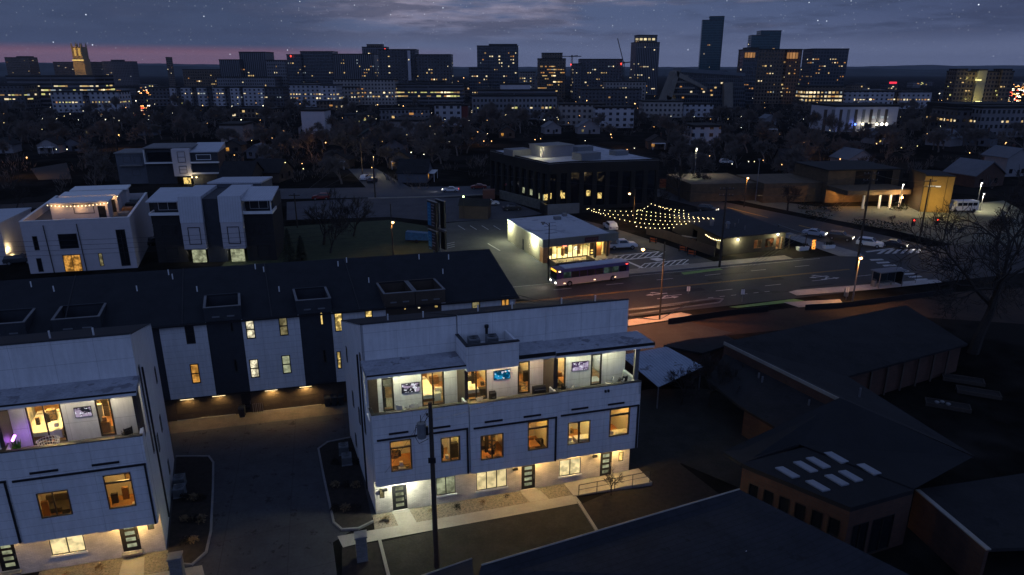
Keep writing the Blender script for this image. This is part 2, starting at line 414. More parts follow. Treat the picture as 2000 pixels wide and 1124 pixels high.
def room(par, fr, a0, a1, z0, z1, d0, d1, col=WARM, power=35, wallm=None, floorm=None, furn=None, lampz=.25):
    """the lit room behind a window or a glass door: floor, ceiling, three walls, furniture, its lamp"""
    mb = MB(fr)
    mb.face([(a0, d0, z0), (a1, d0, z0), (a1, d1, z0), (a0, d1, z0)], 1)
    mb.face([(a0, d0, z1), (a0, d1, z1), (a1, d1, z1), (a1, d0, z1)], 0)
    mb.face([(a0, d1, z0), (a1, d1, z0), (a1, d1, z1), (a0, d1, z1)], 0)
    mb.face([(a0, d0, z0), (a0, d1, z0), (a0, d1, z1), (a0, d0, z1)], 0)
    mb.face([(a1, d0, z0), (a1, d0, z1), (a1, d1, z1), (a1, d1, z0)], 0)
    o = mb.build('interior', [wallm or m_cream, floorm or m_wood], par, recalc=False)
    w, dp = a1 - a0, d1 - d0
    for q in (a0 + .12, a1 - .55): MB(fr).box(q, q + .42, d0 + .08, d0 + .16, z0 + .02, z1 - .12).build('curtain', m_curt, o)
    rr = random.Random(int(a0 * 100) + int(z0 * 7))
    MB(fr).box(a0 + w * .2, a0 + w * .8, d0 + .35, d0 + rr.uniform(1.2, 2.2), z0 + .004, z0 + .02).build('rug', rr.choice((m_dk, m_art, m_sheet, m_curt)), o)
    q = a0 + w * rr.uniform(.25, .65); MB(fr).box(q, q + .5, d0 + .4, d0 + .85, z0 + .021, z0 + rr.uniform(.45, .8)).box(q + .1, q + .35, d0 + .5, d0 + .75, z0 + .803, z0 + 1.1).build('side_table', rr.choice((m_oak, m_dk, m_sheet)), o)
    for k in range(5):
        x, y, h = a0 + w * rr.uniform(.03, .8), d0 + dp * rr.uniform(.35, .9), rr.uniform(.4, 1.9); s = rr.uniform(.2, .7)
        MB(fr).box(x, x + s, y, y + s * .6, z0 + .022 + k * .001, z0 + h).build('furniture', rr.choice((m_oak, m_dk, m_dk, m_sheet, m_art)), o)
    x = a0 + w * rr.uniform(.1, .6); MB(fr).box(x, x + .8, d1 - .05, d1 - .02, z0 + 1.3, z0 + 1.9).build('picture', rr.choice((m_dk, m_art)), o)
    if furn: furn(fr, a0, d0, z0, w, dp, o)
    lamp(fr((a0 + a1) / 2, d0 + dp * .45, z1 - lampz), col, power * 2.8, .15, par)
    return o
m_curt = mat('curtain_cloth', (.42, .34, .22), .9, .2, 3, .4, lines=[(U0, .14, .03, .4)]); m_sheet = mat('bed_linen', (.80, .76, .66), .8, .06, 1.5); m_oak = mat('furniture_oak', (.26, .13, .05), .5, .3, 2); m_dk = mat('dark_upholstery', (.035, .030, .028), .8, .3, 3)
m_art = mat('framed_art', (.35, .22, .10), .6, .6, 3, spots=(4, .5, (.05, .06, .08)))
def f_bed(fr, a, d, z, w, dp, o):
    b = MB(fr).box(a + w * .08, a + w * .62, d + .5, d + dp - .15, z + .25, z + .55).box(a + w * .10, a + w * .30, d + dp - .6, d + dp - .2, z + .552, z + .68).box(a + w * .36, a + w * .58, d + dp - .6, d + dp - .2, z + .552, z + .68)
    b.build('bed', m_sheet, o); MB(fr).box(a + w * .06, a + w * .64, d + dp - .14, d + dp - .04, z + .003, z + 1.2).box(a + w * .06, a + w * .64, d + .48, d + dp - .15, z + .003, z + .247).build('bed_frame', m_oak, o)
    MB(fr).box(a + w * .70, a + w * .90, d + dp - .5, d + dp - .05, z + .003, z + .6).build('nightstand', m_oak, o)
def f_table(fr, a, d, z, w, dp, o):
    MB(fr).box(a + w * .25, a + w * .75, d + .7, d + 1.7, z + .70, z + .76).box(a + w * .47, a + w * .53, d + 1.1, d + 1.3, z + .003, z + .70).build('table', m_oak, o)
    for q in (.15, .80): MB(fr).box(a + w * q, a + w * q + .4, d + .9, d + 1.35, z + .40, z + .46).box(a + w * q, a + w * q + .06, d + .9, d + 1.35, z + .46, z + .95).box(a + w * q + .15, a + w * q + .25, d + 1.05, d + 1.2, z + .003, z + .40).build('chair', m_dk, o)
    MB(fr).box(a + w * .45, a + w * .85, d + dp - .06, d + dp - .02, z + 1.2, z + 1.9).build('picture', m_art, o)
def f_sofa(fr, a, d, z, w, dp, o):
    MB(fr).box(a + w * .1, a + w * .6, d + dp - 1.2, d + dp - .25, z + .1, z + .45).box(a + w * .1, a + w * .6, d + dp - .25, d + dp - .04, z + .1, z + .9).build('sofa', m_dk, o)
    MB(fr).box(a + w * .55, a + w * .9, d + .35, d + 1.0, z + .30, z + .38).box(a + w * .6, a + w * .65, d + .5, d + .6, z + .003, z + .30).box(a + w * .8, a + w * .85, d + .7, d + .8, z + .003, z + .30).build('coffee_table', m_oak, o)
    MB(fr).box(a + w * .68, a + w * .95, d + dp - .06, d + dp - .02, z + 1.1, z + 1.9).build('picture', m_art, o)
def f_shelf(fr, a, d, z, w, dp, o):
    b = MB(fr)
    for q in range(4): b.box(a + w * .1, a + w * .6, d + dp - .4, d + dp - .05, z + .5 + q * .5, z + .55 + q * .5)
    b.box(a + w * .1 - .05, a + w * .1, d + dp - .4, d + dp - .05, z + .003, z + 2.1).box(a + w * .6, a + w * .6 + .05, d + dp - .4, d + dp - .05, z + .003, z + 2.1).build('shelf', m_oak, o)
    MB(fr).box(a + w * .5, a + w * .95, d + .4, d + 1.1, z + .003, z + .9).build('counter', m_sheet, o)
def door(par, fr, a0, a1, z0, z1, pane=None, lites=4, name='door'):
    h = z1 - z0; w = a1 - a0
    H = [(a0 + w * .25, a1 - w * .22, z0 + h * (.12 + .215 * k), z0 + h * (.25 + .215 * k)) for k in range(lites)]
    o = MB(lambda a, d, z: fr(a, d + .04, z)).wall(a0, a1, z0, z1, .06, H).build(name, m_black, par)
    for hh in H: MB(fr).box(hh[0], hh[1], .06, .08, hh[2], hh[3]).build('pane', pane or L_GRN, o)
    MB(fr).box(a1 - .12, a1 - .08, -.02, .04, z0 + .9, z0 + 1.25).build('handle', m_steel, o)
    return o
def slide(par, fr, a0, a1, z0, z1, name='sliding_door'):
    o = window(par, fr, a0, a1, z0, z1, '2', m_glass, fw=.08, name=name)
    return o
def screen_mat(name, c1, c2, seed):
    m, nt, out = newmat(name); t = NT(nt); e = t.n('ShaderNodeEmission')
    mp = t.n('ShaderNodeMapping'); t.put(mp.inputs[0], t.n('ShaderNodeTexCoord').outputs['Object']); mp.inputs[1].default_value = (seed, seed * 2.1, seed)
    f = t.noise(mp.outputs[0], 1.9, 3, .5); g = t.noise(mp.outputs[0], 4.5, 2, .5)
    c = t.mix(t.ss(f, .45, .56), c4(c1), c4(c2)); c = t.mix(t.ss(g, .58, .62), c, c4((.9, .92, 1)))
    t.put(e.inputs[0], c); e.inputs[1].default_value = .8; nt.links.new(e.outputs[0], out.inputs[0]); return m

# ================================================================ white townhouses in front
def chair(loc, rz, label, kind=0, group=None):
    t = thing('patio_chair', loc, label, 'chair', group, rz)
    m = m_sheet if kind else m_black
    def B(): return MB()
    B().box(-.27, .27, -.27, .25, .38, .44).build('seat', m, t, local=True)
    b = B()
    for k in range(5): b.box(-.27, .27, .25 + k * .02, .28 + k * .02, .46 + k * .1, .53 + k * .1)
    b.box(-.27, -.23, .24, .35, .44, .96).box(.23, .27, .24, .35, .44, .96).build('backrest', m, t, local=True)
    for sx in (-1, 1):
        for sy in (-.22, .2): B().tube([(sx * .25, sy, 0), (sx * .25, sy, .38)], .02, 5).build('leg', m_black, t, local=True)
        B().tube([(sx * .26, -.22, .44), (sx * .26, -.22, .63), (sx * .26, .24, .63)], .018, 5).build('armrest', m_black, t, local=True)
    return t
def patio_table(loc, rz, label, top=m_black):
    t = thing('patio_table', loc, label, 'table', None, rz)
    MB().box(-.6, .6, -.4, .4, .42, .47).build('tabletop', top, t, local=True)
    for sx in (-.52, .52):
        for sy in (-.34, .34): MB().tube([(sx, sy, 0), (sx, sy, .42)], .025, 5).build('leg', m_black, t, local=True)
    return t
def ac_unit(loc, rz, label, group=None):
    t = thing('air_conditioner', loc, label, 'air conditioner', group, rz)
    MB().box(-.42, .42, -.42, .42, .08, .85).box(-.45, .45, -.45, .45, 0, .077).build('casing', m_ac, t, local=True)
    g = MB()
    for k in range(4): g.tube([(math.cos(a) * (.09 + k * .085), math.sin(a) * (.09 + k * .085), .87) for a in [i * math.pi / 6 for i in range(13)]], .012, 4)
    g.build('fan_grille', m_black, t, local=True)
    s = MB()
    for k in range(6): s.box(-.44, .44, -.432, -.422, .18 + k * .1, .22 + k * .1)
    s.build('louvre', m_black, t, local=True)
    return t

def block(f, root, L, units, Z, dep, ends, bayt=-1.1):
    """f: frame; L: (s0, s1); Z: heights; units: list of dicts"""
    s0, s1 = L
    zb, zt, zr, zf, zc, z1, z2 = Z['bay'], Z['trim'], Z['rail'], Z['floor'], Z['canopy'], Z['top'], Z['back']
    zg = Z['ground']; tp = 1.5
    gh = [(h[0], h[1], h[2], h[3]) for u in units for h in u['low']] + [(u['door'][0], u['door'][1], zg + .02, u['door'][2]) for u in units]
    MB(sub(f, 0)).wall(s0, s1, zg - .4, zb - .003, .22, gh).build('ground_wall', m_wbrick, root)
    top = [(h[0], h[1], h[2], h[3]) for u in units for h in u['patio']]
    MB(sub(f, tp)).wall(s0 + .2, s1 - .2, zf - .2, zc, .2, top).build('patio_wall', m_big, root)
    MB(f).box(s0 + .003, s1 - .003, bayt + .21, tp + .19, zf - .35, zf - .003).build('patio_floor', m_deck, root)
    for i, u in enumerate(units):
        a, b = u['s']; tb = bayt - (.14 if i % 2 else 0)
        m = MB(sub(f, tb)); m.wall(a, b, zb, zr, .2, u['bay'])
        m.box(a, a + .2, .2, -tb - .003, zb, zr - (.0 if i == 0 else .003)).box(b - .2, b, .2, -tb - .003, zb, zr)
        m.box(a + .2, b - .2, .2, -tb + .2, zb + .003, zb + .15)
        o = m.build('bay', m_panel, root)
        MB(sub(f, tb)).box(a - .03, b + .03, -.03, .24, zr + .003, zr + .06).box(a - .03, a + .22, .24, 1.2, zr + .003, zr + .06).build('rail_cap', m_black, o)
        MB(sub(f, tb)).box(a + .25, b - .08, -.10, -.003, zt, zt + .13).build('gutter', m_black, o)
        MB(sub(f, tb)).box(b - .22, b - .10, -.12, -.003, zb + .05, zt - .003).build('downspout', m_black, o)
        for q in (.16, .60): MB(sub(f, tb)).box(a + (b - a) * q, a + (b - a) * (q + .20), -.07, -.003, zt + .40, zt + .55).build('linear_vent', m_black, o)
        if i != 1:
            MB(sub(f, tb)).box(a + (b - a) * .55, a + (b - a) * .55 + .12, -.14, -.003, zr - .5, zr - .3).box(a + (b - a) * .55 + .25, a + (b - a) * .55 + .37, -.14, -.003, zr - .5, zr - .3).build('flood_light', m_black, o)
        for h in u['bay']:
            window(root, sub(f, tb), *h[:4], kind=h[4], pane=m_glass, d0=-.03)
            room(root, sub(f, tb), max(h[0] - .9, a + .22), min(h[1] + .9, b - .22), zb + .3, zt - .05, .21, 3.8, WARM if h[5] else AMBER, h[6], furn=h[7])
        for h in u['low']:
            window(root, sub(f, 0), *h[:4], kind=h[4], pane=h[5], sill=h[1] - h[0] > .7, d0=.02)
        dr = u['door']; door(root, sub(f, .06), dr[0], dr[1], zg + .02, dr[2])
        MB(sub(f, 0)).box(dr[0] - .1, dr[1] + .1, -.35, .05, zg - .1, zg + .017).build('doorstep', m_conc, root)
        MB(sub(f, 0)).box(dr[0] - .75, dr[0] - .35, -.16, -.003, dr[2] - .28, dr[2] - .10).build('mailbox', m_black, root)
        lamp(f((dr[0] + dr[1]) / 2 + .1, bayt * .55, zb - .12), u['pc'], u['pw'], .06, root)
        MB(f).cyl((dr[0] + dr[1]) / 2 + .1, bayt * .55, zb - .05, zb - .006, .09, 8).build('porch_light', B_COOL, root)
        if u.get('gl'): lamp(f(u['gl'], -.6, zb - .15), WARM, 42, .06, root)
        for h in u['patio']:
            if h[4] == 'slide': slide(root, sub(f, tp), *h[:4])
            else: window(root, sub(f, tp), *h[:4], kind='1', pane=m_glass, fw=.10, name='patio_door')
            room(root, sub(f, tp), max(h[0] - .8, s0 + .25), min(h[1] + .9, s1 - .25), zf, zf + 3.0, .21, 4.2, h[5], h[6], furn=h[7])
        tv = u['tv']
        t = MB(sub(f, tp)).box(tv[0], tv[1], -.10, -.02, tv[2], tv[3]).build('television', m_black, root)
        MB(sub(f, tp)).box(tv[0] + .04, tv[1] - .04, -.115, -.103, tv[2] + .04, tv[3] - .04).build('screen', tv[4], t)
        lamp(f(a + (b - a) * .3, .35, zc - .5), u['lc'], u['lw'] * 1.9, .1, root); lamp(f(a + (b - a) * .72, .35, zc - .5), u['lc'], u['lw'] * 1.9, .1, root)
        for q in (.3, .72): MB(f).cyl(a + (b - a) * q, .35, zc - .06, zc - .004, .10, 8).build('ceiling_light', B_COOL, root)
        if i: MB(f).box(a - .12, a + .12, -.5, tp - .003, zf, zc - .003).build('divider_wall', m_brown, root)
    # tall wall, shed roof, ends, back
    for i, u in enumerate(units):
        a, b = u['s']; zz = z1 + (.0, .10, .05)[i % 3]; dt = (.0, .16, .05)[i % 3]
        MB(sub(f, tp - dt)).box(a + .003, b - .003, 0, .2, zc + .26, zz).build('parapet_wall', m_big, root)
        r = MB(f).hexa([(a, tp - dt + .2, zz - .14), (b, tp - dt + .2, zz - .14), (b, dep, z2 - .14), (a, dep, z2 - .14)], [(a, tp - dt + .2, zz - .004), (b, tp - dt + .2, zz - .004), (b, dep, z2), (a, dep, z2)])
        r.box(a, b, tp - dt - .05, tp - dt + .2, zz + .003, zz + .05)
        r = r.build('roof', m_roof, root)
        for q, d in ((.35, 4.0), (.7, 3.0)):
            zc_ = zz + (z2 - zz) * (d - tp) / (dep - tp)
            MB(f).cyl(a + (b - a) * q, d, zc_ - .1, zc_ + .55, .06, 8).build('vent_pipe', m_white, r)
    for e in ends:
        s = s0 if e == 'l' else s1 - .2
        x0, x1 = (s, s + .2)
        m = MB(f)
        m.box(x0, x1, .003, tp, zg - .4, zf)
        m.hexa([(x0, tp, zg - .4), (x1, tp, zg - .4), (x1, dep, zg - .4), (x0, dep, zg - .4)], [(x0, tp, z1 - .003), (x1, tp, z1 - .003), (x1, dep, z2 - .003), (x0, dep, z2 - .003)])
        o = m.build('end_wall', m_end, root)
        fe = sub(f, 0, 'l', s0) if e == 'l' else sub(f, 0, 'r', s1)
        for (t0, t1, za, zb_) in ((2.2, 2.7, zf - 2.2, zc + .6), (5.0, 5.6, 5.2, 6.6), (8.2, 8.8, 5.2, 6.6), (8.4, 9.0, 1.2, 2.4), (10.2, 10.7, 8.6, 10.0)):
            window(root, fe, t0, t1, za, zb_, '1', m_dglass, d0=-.05)
        MB(fe).box(3.6, 3.72, -.13, -.003, zg, zc).build('downspout', m_black, root)
    MB(f).box(s0 + .2, s1 - .2, dep - .2, dep - .003, zg - .4, z2 - .16).build('back_wall', m_end, root)

# ---- the middle block (three homes)
A0 = G(735, 1005)
fm_ = frame(A0, 15.45, 21.5)
mid = thing('townhouse_block', A0, 'white three-home block in the middle with lit roof terraces and lit windows', 'townhouses')
scr = [screen_mat('screen_picture_a', (.02, .02, .03), (.45, .36, .50), 1.3), screen_mat('screen_picture_b', (.0, .05, .12), (.02, .35, .65), 2.1), screen_mat('screen_picture_c', (.10, .06, .14), (.50, .42, .60), 4.7)]
GRN = (1, .98, .60)
mu = [dict(s=(0, 7.15), bay=[(1.16, 2.74, 4.25, 6.82, 'T', 0, 34, f_table), (4.95, 6.43, 4.43, 6.52, '2', 1, 36, f_sofa)],
           low=[(.33, .72, 1.35, 2.2, '1', L_DIM), (4.75, 6.3, .8, 2.4, '2', L_GRN)], door=(1.3, 2.45, 2.3), pc=(.97, 1, .74), pw=210,
           patio=[(1.3, 2.15, 8.0, 10.75, 'door', (.9, 1, .75), 14, None), (4.3, 6.05, 8.0, 10.9, 'slide', WARM, 60, f_bed)], tv=(2.75, 4.15, 9.35, 10.15, scr[0]), lc=GRN, lw=32),
      dict(s=(7.2, 14.2), bay=[(7.98, 9.79, 4.19, 6.32, '2', 0, 46, f_sofa), (11.77, 13.44, 4.42, 6.94, 'T', 0, 32, f_table)],
           low=[(7.99, 10.52, .65, 2.35, '3', L_BLIND)], door=(11.75, 12.95, 2.35), pc=WARM, pw=110, gl=9.0,
           patio=[(7.75, 9.45, 8.0, 11.0, 'slide', WARM, 80, f_bed), (12.0, 13.0, 8.05, 10.85, 'door', WARM, 40, None)], tv=(10.0, 11.35, 9.55, 10.35, scr[1]), lc=(1, .76, .42), lw=26),
      dict(s=(14.25, 21.3), bay=[(15.15, 17.04, 4.32, 6.31, '2', 1, 60, f_shelf), (18.69, 20.44, 4.49, 7.0, 'T', 0, 34, f_shelf)],
           low=[(15.0, 16.9, .75, 2.3, '2', L_BLIND), (20.3, 20.75, 1.3, 2.2, '1', L_YEL)], door=(18.65, 19.75, 2.4), pc=WARM, pw=125, gl=16.2,
           patio=[(14.6, 16.05, 8.0, 10.9, 'slide', WARM, 60, f_bed), (18.25, 19.2, 8.0, 10.8, 'door', (.95, 1, .8), 26, None)], tv=(16.55, 18.0, 9.5, 10.3, scr[2]), lc=GRN, lw=24)]
ZM = dict(ground=0, bay=3.1, trim=6.98, rail=9.1, floor=8.0, canopy=12.0, top=15.2, back=11.6)
block(fm_, mid, (0, 21.3), mu, ZM, 13.0, 'lr')
def canopy(f, par, a, b, t0, t1, z0, z1, mt=m_canopy):
    o = MB(f).hexa([(a, t0, z0), (b, t0, z0), (b, t1, z0), (a, t1, z0)], [(a, t0, z1), (b, t0, z1), (b, t1, z1 + .05), (a, t1, z1 + .05)]).build('canopy', mt, par)
    MB(f).box(a - .02, b + .02, t0 - .03, t0 - .003, z0 + .2, z1 + .02).build('fascia_trim', m_black, o)
    MB(f).box(a + .01, b - .01, t0 - .02, t0 - .003, z0, z0 + .197).build('fascia', m_white, o)
canopy(fm_, mid, -.15, 7.0, -1.15, 1.53, 12.0, 12.3)
canopy(fm_, mid, 11.031, 14.0, -1.0, 1.37, 12.0, 12.5)
canopy(fm_, mid, 14.02, 22.2, -1.15, 1.48, 12.0, 12.42)
p = MB(fm_).box(7.02, 11.03, -1.2, -1.0, 11.75, 13.75).box(7.02, 7.2, -1.0, 1.33, 11.75, 13.75).box(7.2, 11.03, -1.0, 1.37, 12.7, 12.95).box(10.85, 11.03, -1.0, 1.37, 11.95, 13.72).build('equipment_parapet', m_big, mid)
MB(fm_).box(6.98, 11.07, -1.26, -.94, 13.753, 13.83).box(6.98, 7.24, -.94, 1.33, 13.753, 13.83).build('parapet_cap', m_black, p)
MB(fm_).box(20.9, 21.2, -.75, -.45, 9.16, 11.997).build('corner_column', m_steel, mid)
MB(fm_).box(.25, .95, 1.40, 1.49, 8.0, 11.4).build('dark_panel', m_brown, mid)
MB(fm_).box(21.1, 21.3, -1.1, 1.4, 8.0, 9.1).build('side_rail_wall', m_panel, mid)
ac_unit(fm_(8.1, .35, 12.95), R(15), 'grey air conditioner on the middle home roof ledge, left one', 'roof ledge air conditioners')
ac_unit(fm_(9.5, .35, 12.95), R(15), 'grey air conditioner on the middle home roof ledge, right one beside a pipe', 'roof ledge air conditioners')
pp = thing('flue_pipe', fm_(9.3, .95, 12.95), 'dark upright flue pipe behind the roof ledge air conditioners', 'pipe')
MB().cyl(0, 0, 0, 1.3, .11, 8).build('flue', m_black, pp, local=True); MB().cyl(0, 0, 1.3, 1.5, .17, 8).build('cowl', m_black, pp, local=True)
# patio furniture
chair(fm_(.75, -.2, 8), R(-120), 'dark chair at the left end of the left lit terrace', 0)
chair(fm_(2.5, .55, 8), R(160), 'pale chair under the television on the left lit terrace', 1)
chair(fm_(3.4, .55, 8), R(195), 'pale chair right of its twin on the left lit terrace', 1)
patio_table(fm_(3.0, -.35, 8), R(15), 'low pale table on the left lit terrace by the railing', m_sheet)
patio_table(fm_(4.9, -.2, 8), R(15), 'low table in front of the sliding door of the left terrace', m_oak)
t = thing('speaker_box', fm_(9.75, 1.0, 8), 'black box speaker beside the sliding door of the middle terrace', 'speaker', None, R(15))
MB().box(-.25, .25, -.25, .25, 0, .75).build('cabinet', m_black, t, local=True); MB().cyl(0, -.255, .45, .451, .15, 10).build('top_cone', m_steel, t, local=True)
t = thing('grill', fm_(13.3, .3, 8), 'black covered barbecue grill by the brown wall of the middle terrace', 'grill', None, R(15))
MB().box(-.5, .5, -.3, .3, .1, .85).build('cart', m_black, t, local=True); MB().tube([(-.5, 0, .9), (.5, 0, .9)], .3, 10).build('lid', m_black, t, local=True); MB().tube([(-.45, -.32, .95), (.45, -.32, .95)], .025, 5).build('handle', m_steel, t, local=True)
patio_table(fm_(10.9, -.25, 8), R(15), 'low table on the middle lit terrace below the television', m_sheet)
chair(fm_(8.4, -.3, 8), R(30), 'reclining wooden chair in front of the middle terrace sliding door', 1)
patio_table(fm_(17.2, -.1, 8), R(15), 'glowing fire table on the right lit terrace', m_sheet)
chair(fm_(15.6, .3, 8), R(120), 'black chair by the sliding door of the right terrace', 0)
chair(fm_(16.1, -.35, 8), R(60), 'pale chair left of the fire table on the right terrace', 1)
chair(fm_(19.4, .55, 8), R(-100), 'pale chair by the glass door on the right terrace', 1)
chair(fm_(20.1, .2, 8), R(-120), 'pale chair nearest the corner column of the right terrace', 1)
chair(fm_(20.85, .9, 8), R(-150), 'dark chair behind the corner column of the right terrace', 0)

# ---- the left block (its right-hand home is in view)
L0 = G(325, 1075); fl_ = frame(L0, 15.45, 23.0)
lef = thing('townhouse_block', L0, 'white block cut by the left edge with a lit terrace and purple light', 'townhouses')
lu = [dict(s=(-15.6, -8.15), bay=[(-14.6, -13.0, 4.8, 7.2, 'T', 0, 20, None)], low=[(-13.5, -11.8, 1.1, 2.6, '2', L_DIM)], door=(-10.2, -9.1, 2.7), pc=WARM, pw=12, patio=[(-13.5, -12.0, 8.85, 11.7, 'slide', WARM, 10, None)], tv=(-11.5, -10.2, 10.4, 11.2, scr[1]), lc=WARM, lw=3),
      dict(s=(-8.1, 0), bay=[(-6.75, -4.92, 4.85, 6.75, '2', 0, 34, f_sofa), (-2.76, -1.11, 4.8, 7.4, 'T', 0, 44, f_table)],
           low=[(-7.05, -4.95, 1.05, 2.62, '2', L_BLIND), (-.92, -.5, 1.9, 2.7, '1', L_DIM)], door=(-2.72, -1.55, 2.72), pc=WARM, pw=130, gl=-6.0,
           patio=[(-7.0, -4.95, 8.85, 11.9, 'slide', WARM, 85, f_bed), (-2.9, -1.95, 8.9, 11.8, 'door', AMBER, 70, None)], tv=(-4.2, -3.15, 10.55, 11.3, scr[0]), lc=(1, .84, .55), lw=20)]
block(fl_, lef, (-15.6, 0), lu, dict(ground=.35, bay=3.15, trim=7.8, rail=9.95, floor=8.85, canopy=12.85, top=16.1, back=12.9), 13.0, 'r')
canopy(fl_, lef, -8.1, .1, -1.15, 1.37, 12.85, 13.15)
canopy(fl_, lef, -15.6, -8.12, -1.1, 1.53, 12.7, 13.0)
MB(fl_).box(-.35, -.1, -.1, 1.3, 8.85, 12.84).build('side_panel', m_brown, lef)
pl = thing('plant_light', fl_(-7.75, .7, 8.85), 'purple glowing lamp on the dark end of the left terrace', 'lamp')
MB().cyl(0, 0, 0, .9, .05, 6).build('stand', m_black, pl, local=True)
MB().tube([(-.1, -.1, .95), (.15, -.1, 1.35)], .08, 6).build('tube', emit('purple_tube', (.55, .18, 1), 9), pl, local=True)
lamp(fl_(-7.7, .45, 10.0), (.40, .12, 1), 8, .1, lef)
gp = thing('potted_plant', fl_(-7.55, .1, 8.85), 'green potted plant under the purple lamp', 'plant')
MB().cyl(0, 0, 0, .3, .18, 8, r1=.22).build('pot', m_black, gp, local=True)
g = MB()
for k in range(60):
    a = random.uniform(0, 6.28); h = random.uniform(.5, 1.4); r = random.uniform(.05, .3)
    g.face([(0, 0, .3), (math.cos(a) * r * .7 + .05, math.sin(a) * r * .7, h * .7), (math.cos(a) * r, math.sin(a) * r, h), (math.cos(a) * r * .7 - .05, math.sin(a) * r * .7, h * .7)])
g.build('foliage', mat('bright_leaf', (.08, .22, .03), .7, .3, 4), gp, local=True, recalc=False)
t = thing('egg_chair', fl_(-5.75, .2, 8.85), 'white woven egg chair in front of the left terrace sliding door', 'chair', None, R(20))
b = MB()
for k in range(14):
    a0 = -1.9 + k * .29
    b.tube([(math.cos(a0 + math.pi / 2) * .62 * math.sin(q), math.sin(a0 + math.pi / 2) * .5 * math.sin(q) + .0, .75 - .55 * math.cos(q)) for q in [i * .28 + .1 for i in range(8)]], .022, 4)
for q in range(5): b.tube([(math.cos(a) * (.25 + .10 * q), math.sin(a) * (.2 + .085 * q) , .28 + .16 * q) for a in [-.4 + i * .33 for i in range(13)]], .022, 4)
b.build('basket', m_sheet, t, local=True); MB().cyl(0, 0, 0, .05, .4, 12).cyl(0, 0, .05, .3, .04, 6).build('base', m_black, t, local=True); MB().ball(0, -.05, .42, .36, 6, sz=.35).build('cushion', m_sheet, t, local=True, smooth=True)
chair(fl_(-1.2, .8, 8.85), R(-130), 'steel frame chair at the right end of the left terrace', 0)

# ================================================================ the dark-roofed row with garages
RW0 = Vector((-33.24, 59.93, 0)); fr_ = frame(RW0, 14.6, 21.5)
row = thing('townhouse_row', RW0, 'long garage row with dark shingle roof and white and dark stripes', 'townhouses')
SEG = [(-14.5, -10.5, 0), (-10.5, -7.2, 1), (-7.2, -3.2, 0), (-3.2, .1, 1), (.1, 4.2, 0), (4.2, 7.35, 1), (7.35, 12.65, 0), (12.65, 15.7, 1), (15.7, 21.0, 0), (21.0, 26.7, 2), (26.7, 34.5, 0)]
OV = -.5                                               # upper floors stand half a metre out over the garages
WP = [((359, 633), (383, 671), L_DIM if 0 else m_dglass, 'dh'), ((370, 712), (393, 748), L_ORG, 'dh'), ((478, 627), (500, 661), L_WHT, 'dh'), ((543, 619), (564, 655), L_DIM, 'dh'), ((486, 703), (508, 737), L_WHT, 'dh'), ((549, 695), (570, 729), L_GRN, 'dh'),
      ((448, 625), (457, 649), m_dglass, '1'), ((456, 703), (465, 728), m_dglass, '1'), ((624, 611), (633, 636), L_YEL, '1'), ((630, 685), (639, 709), m_dglass, '1'), ((652, 612), (671, 647), L_YEL, '1'), ((657, 687), (668, 720), L_YEL, 'dh'),
      ((712, 604), (729, 636), L_YEL, 'dh'), ((788, 598), (795, 607), L_YEL, '1'), ((815, 596), (823, 605), L_WHT, '1'), ((848, 594), (857, 603), L_YEL, '1'), ((921, 587), (938, 620), L_DIM, 'dh'), ((979, 579), (995, 612), L_ORG, '2')]
fo = Vector(fr_(0, OV, 0)); WW = []
for (p0, p1, pm, k) in WP:
    a = FAC(p0[0], p0[1], fo, 14.6); b = FAC(p1[0], p1[1], fo, 14.6); WW.append((min(a[0], b[0]), max(a[0], b[0]), b[1], a[1], pm, k))
for i, (a, b, k) in enumerate(SEG):
    m = (m_panel, m_slate, m_brown)[k]
    H = [w[:4] for w in WW if a < (w[0] + w[1]) / 2 < b]
    o = MB(sub(fr_, OV + (.12 if k else 0))).wall(a + .003, b - .003, 2.55, 10.25, .2, H).build('wall', m, row)
    for w in WW:
        if a < (w[0] + w[1]) / 2 < b: window(row, sub(fr_, OV + (.12 if k else 0)), *w[:4], kind=w[5], pane=w[4], fw=.09)
MB(fr_).box(-14.5, 34.5, OV + .03, .2, 2.40, 2.547).build('soffit', m_black, row)
GAR = [(-13.4, -8.0), (-6.5, -1.2), (.3, 5.7), (8.3, 14.0), (15.8, 20.8), (21.6, 26.6), (28.0, 33.2)]
REC = [(6.4, 7.3)]
MB(sub(fr_, 0)).wall(-14.5, 34.5, -.3, 2.397, .2, [(g[0], g[1], 0, 2.25) for g in GAR] + [(g[0], g[1], 0, 2.15) for g in REC]).build('ground_wall', m_brown, row)
for g in GAR:
    b = MB(sub(fr_, .06)).box(g[0], g[1], 0, .06, .01, 2.24)
    for k in range(4): b.box(g[0] + .05, g[1] - .05, -.012, -.003, .06 + k * .56, .55 + k * .56)
    b.build('garage_door', m_brown, row)
for g in REC: door(row, sub(fr_, .05), g[0], g[1], .01, 2.14, m_dglass, 2)
MB(fr_).box(.3, 5.7, -.1, .0, -.05, .055).box(8.3, 14.0, -.1, 0, -.05, .055).build('threshold', m_conc, row)
for (s, c) in ((1.5, WARM), (4.4, WARM), (9.3, WARM), (12.6, WARM)):
    MB(fr_).box(s - .6, s + .6, OV + .10, OV + .25, 2.34, 2.397).build('strip_light', emit('strip_lamp', (1, .78, .42), 4), row)
    lamp(fr_(s, OV + .18, 2.28), WARM, 80 if s > 6 else 34, .05, row, 155, (0, -.05, -1))
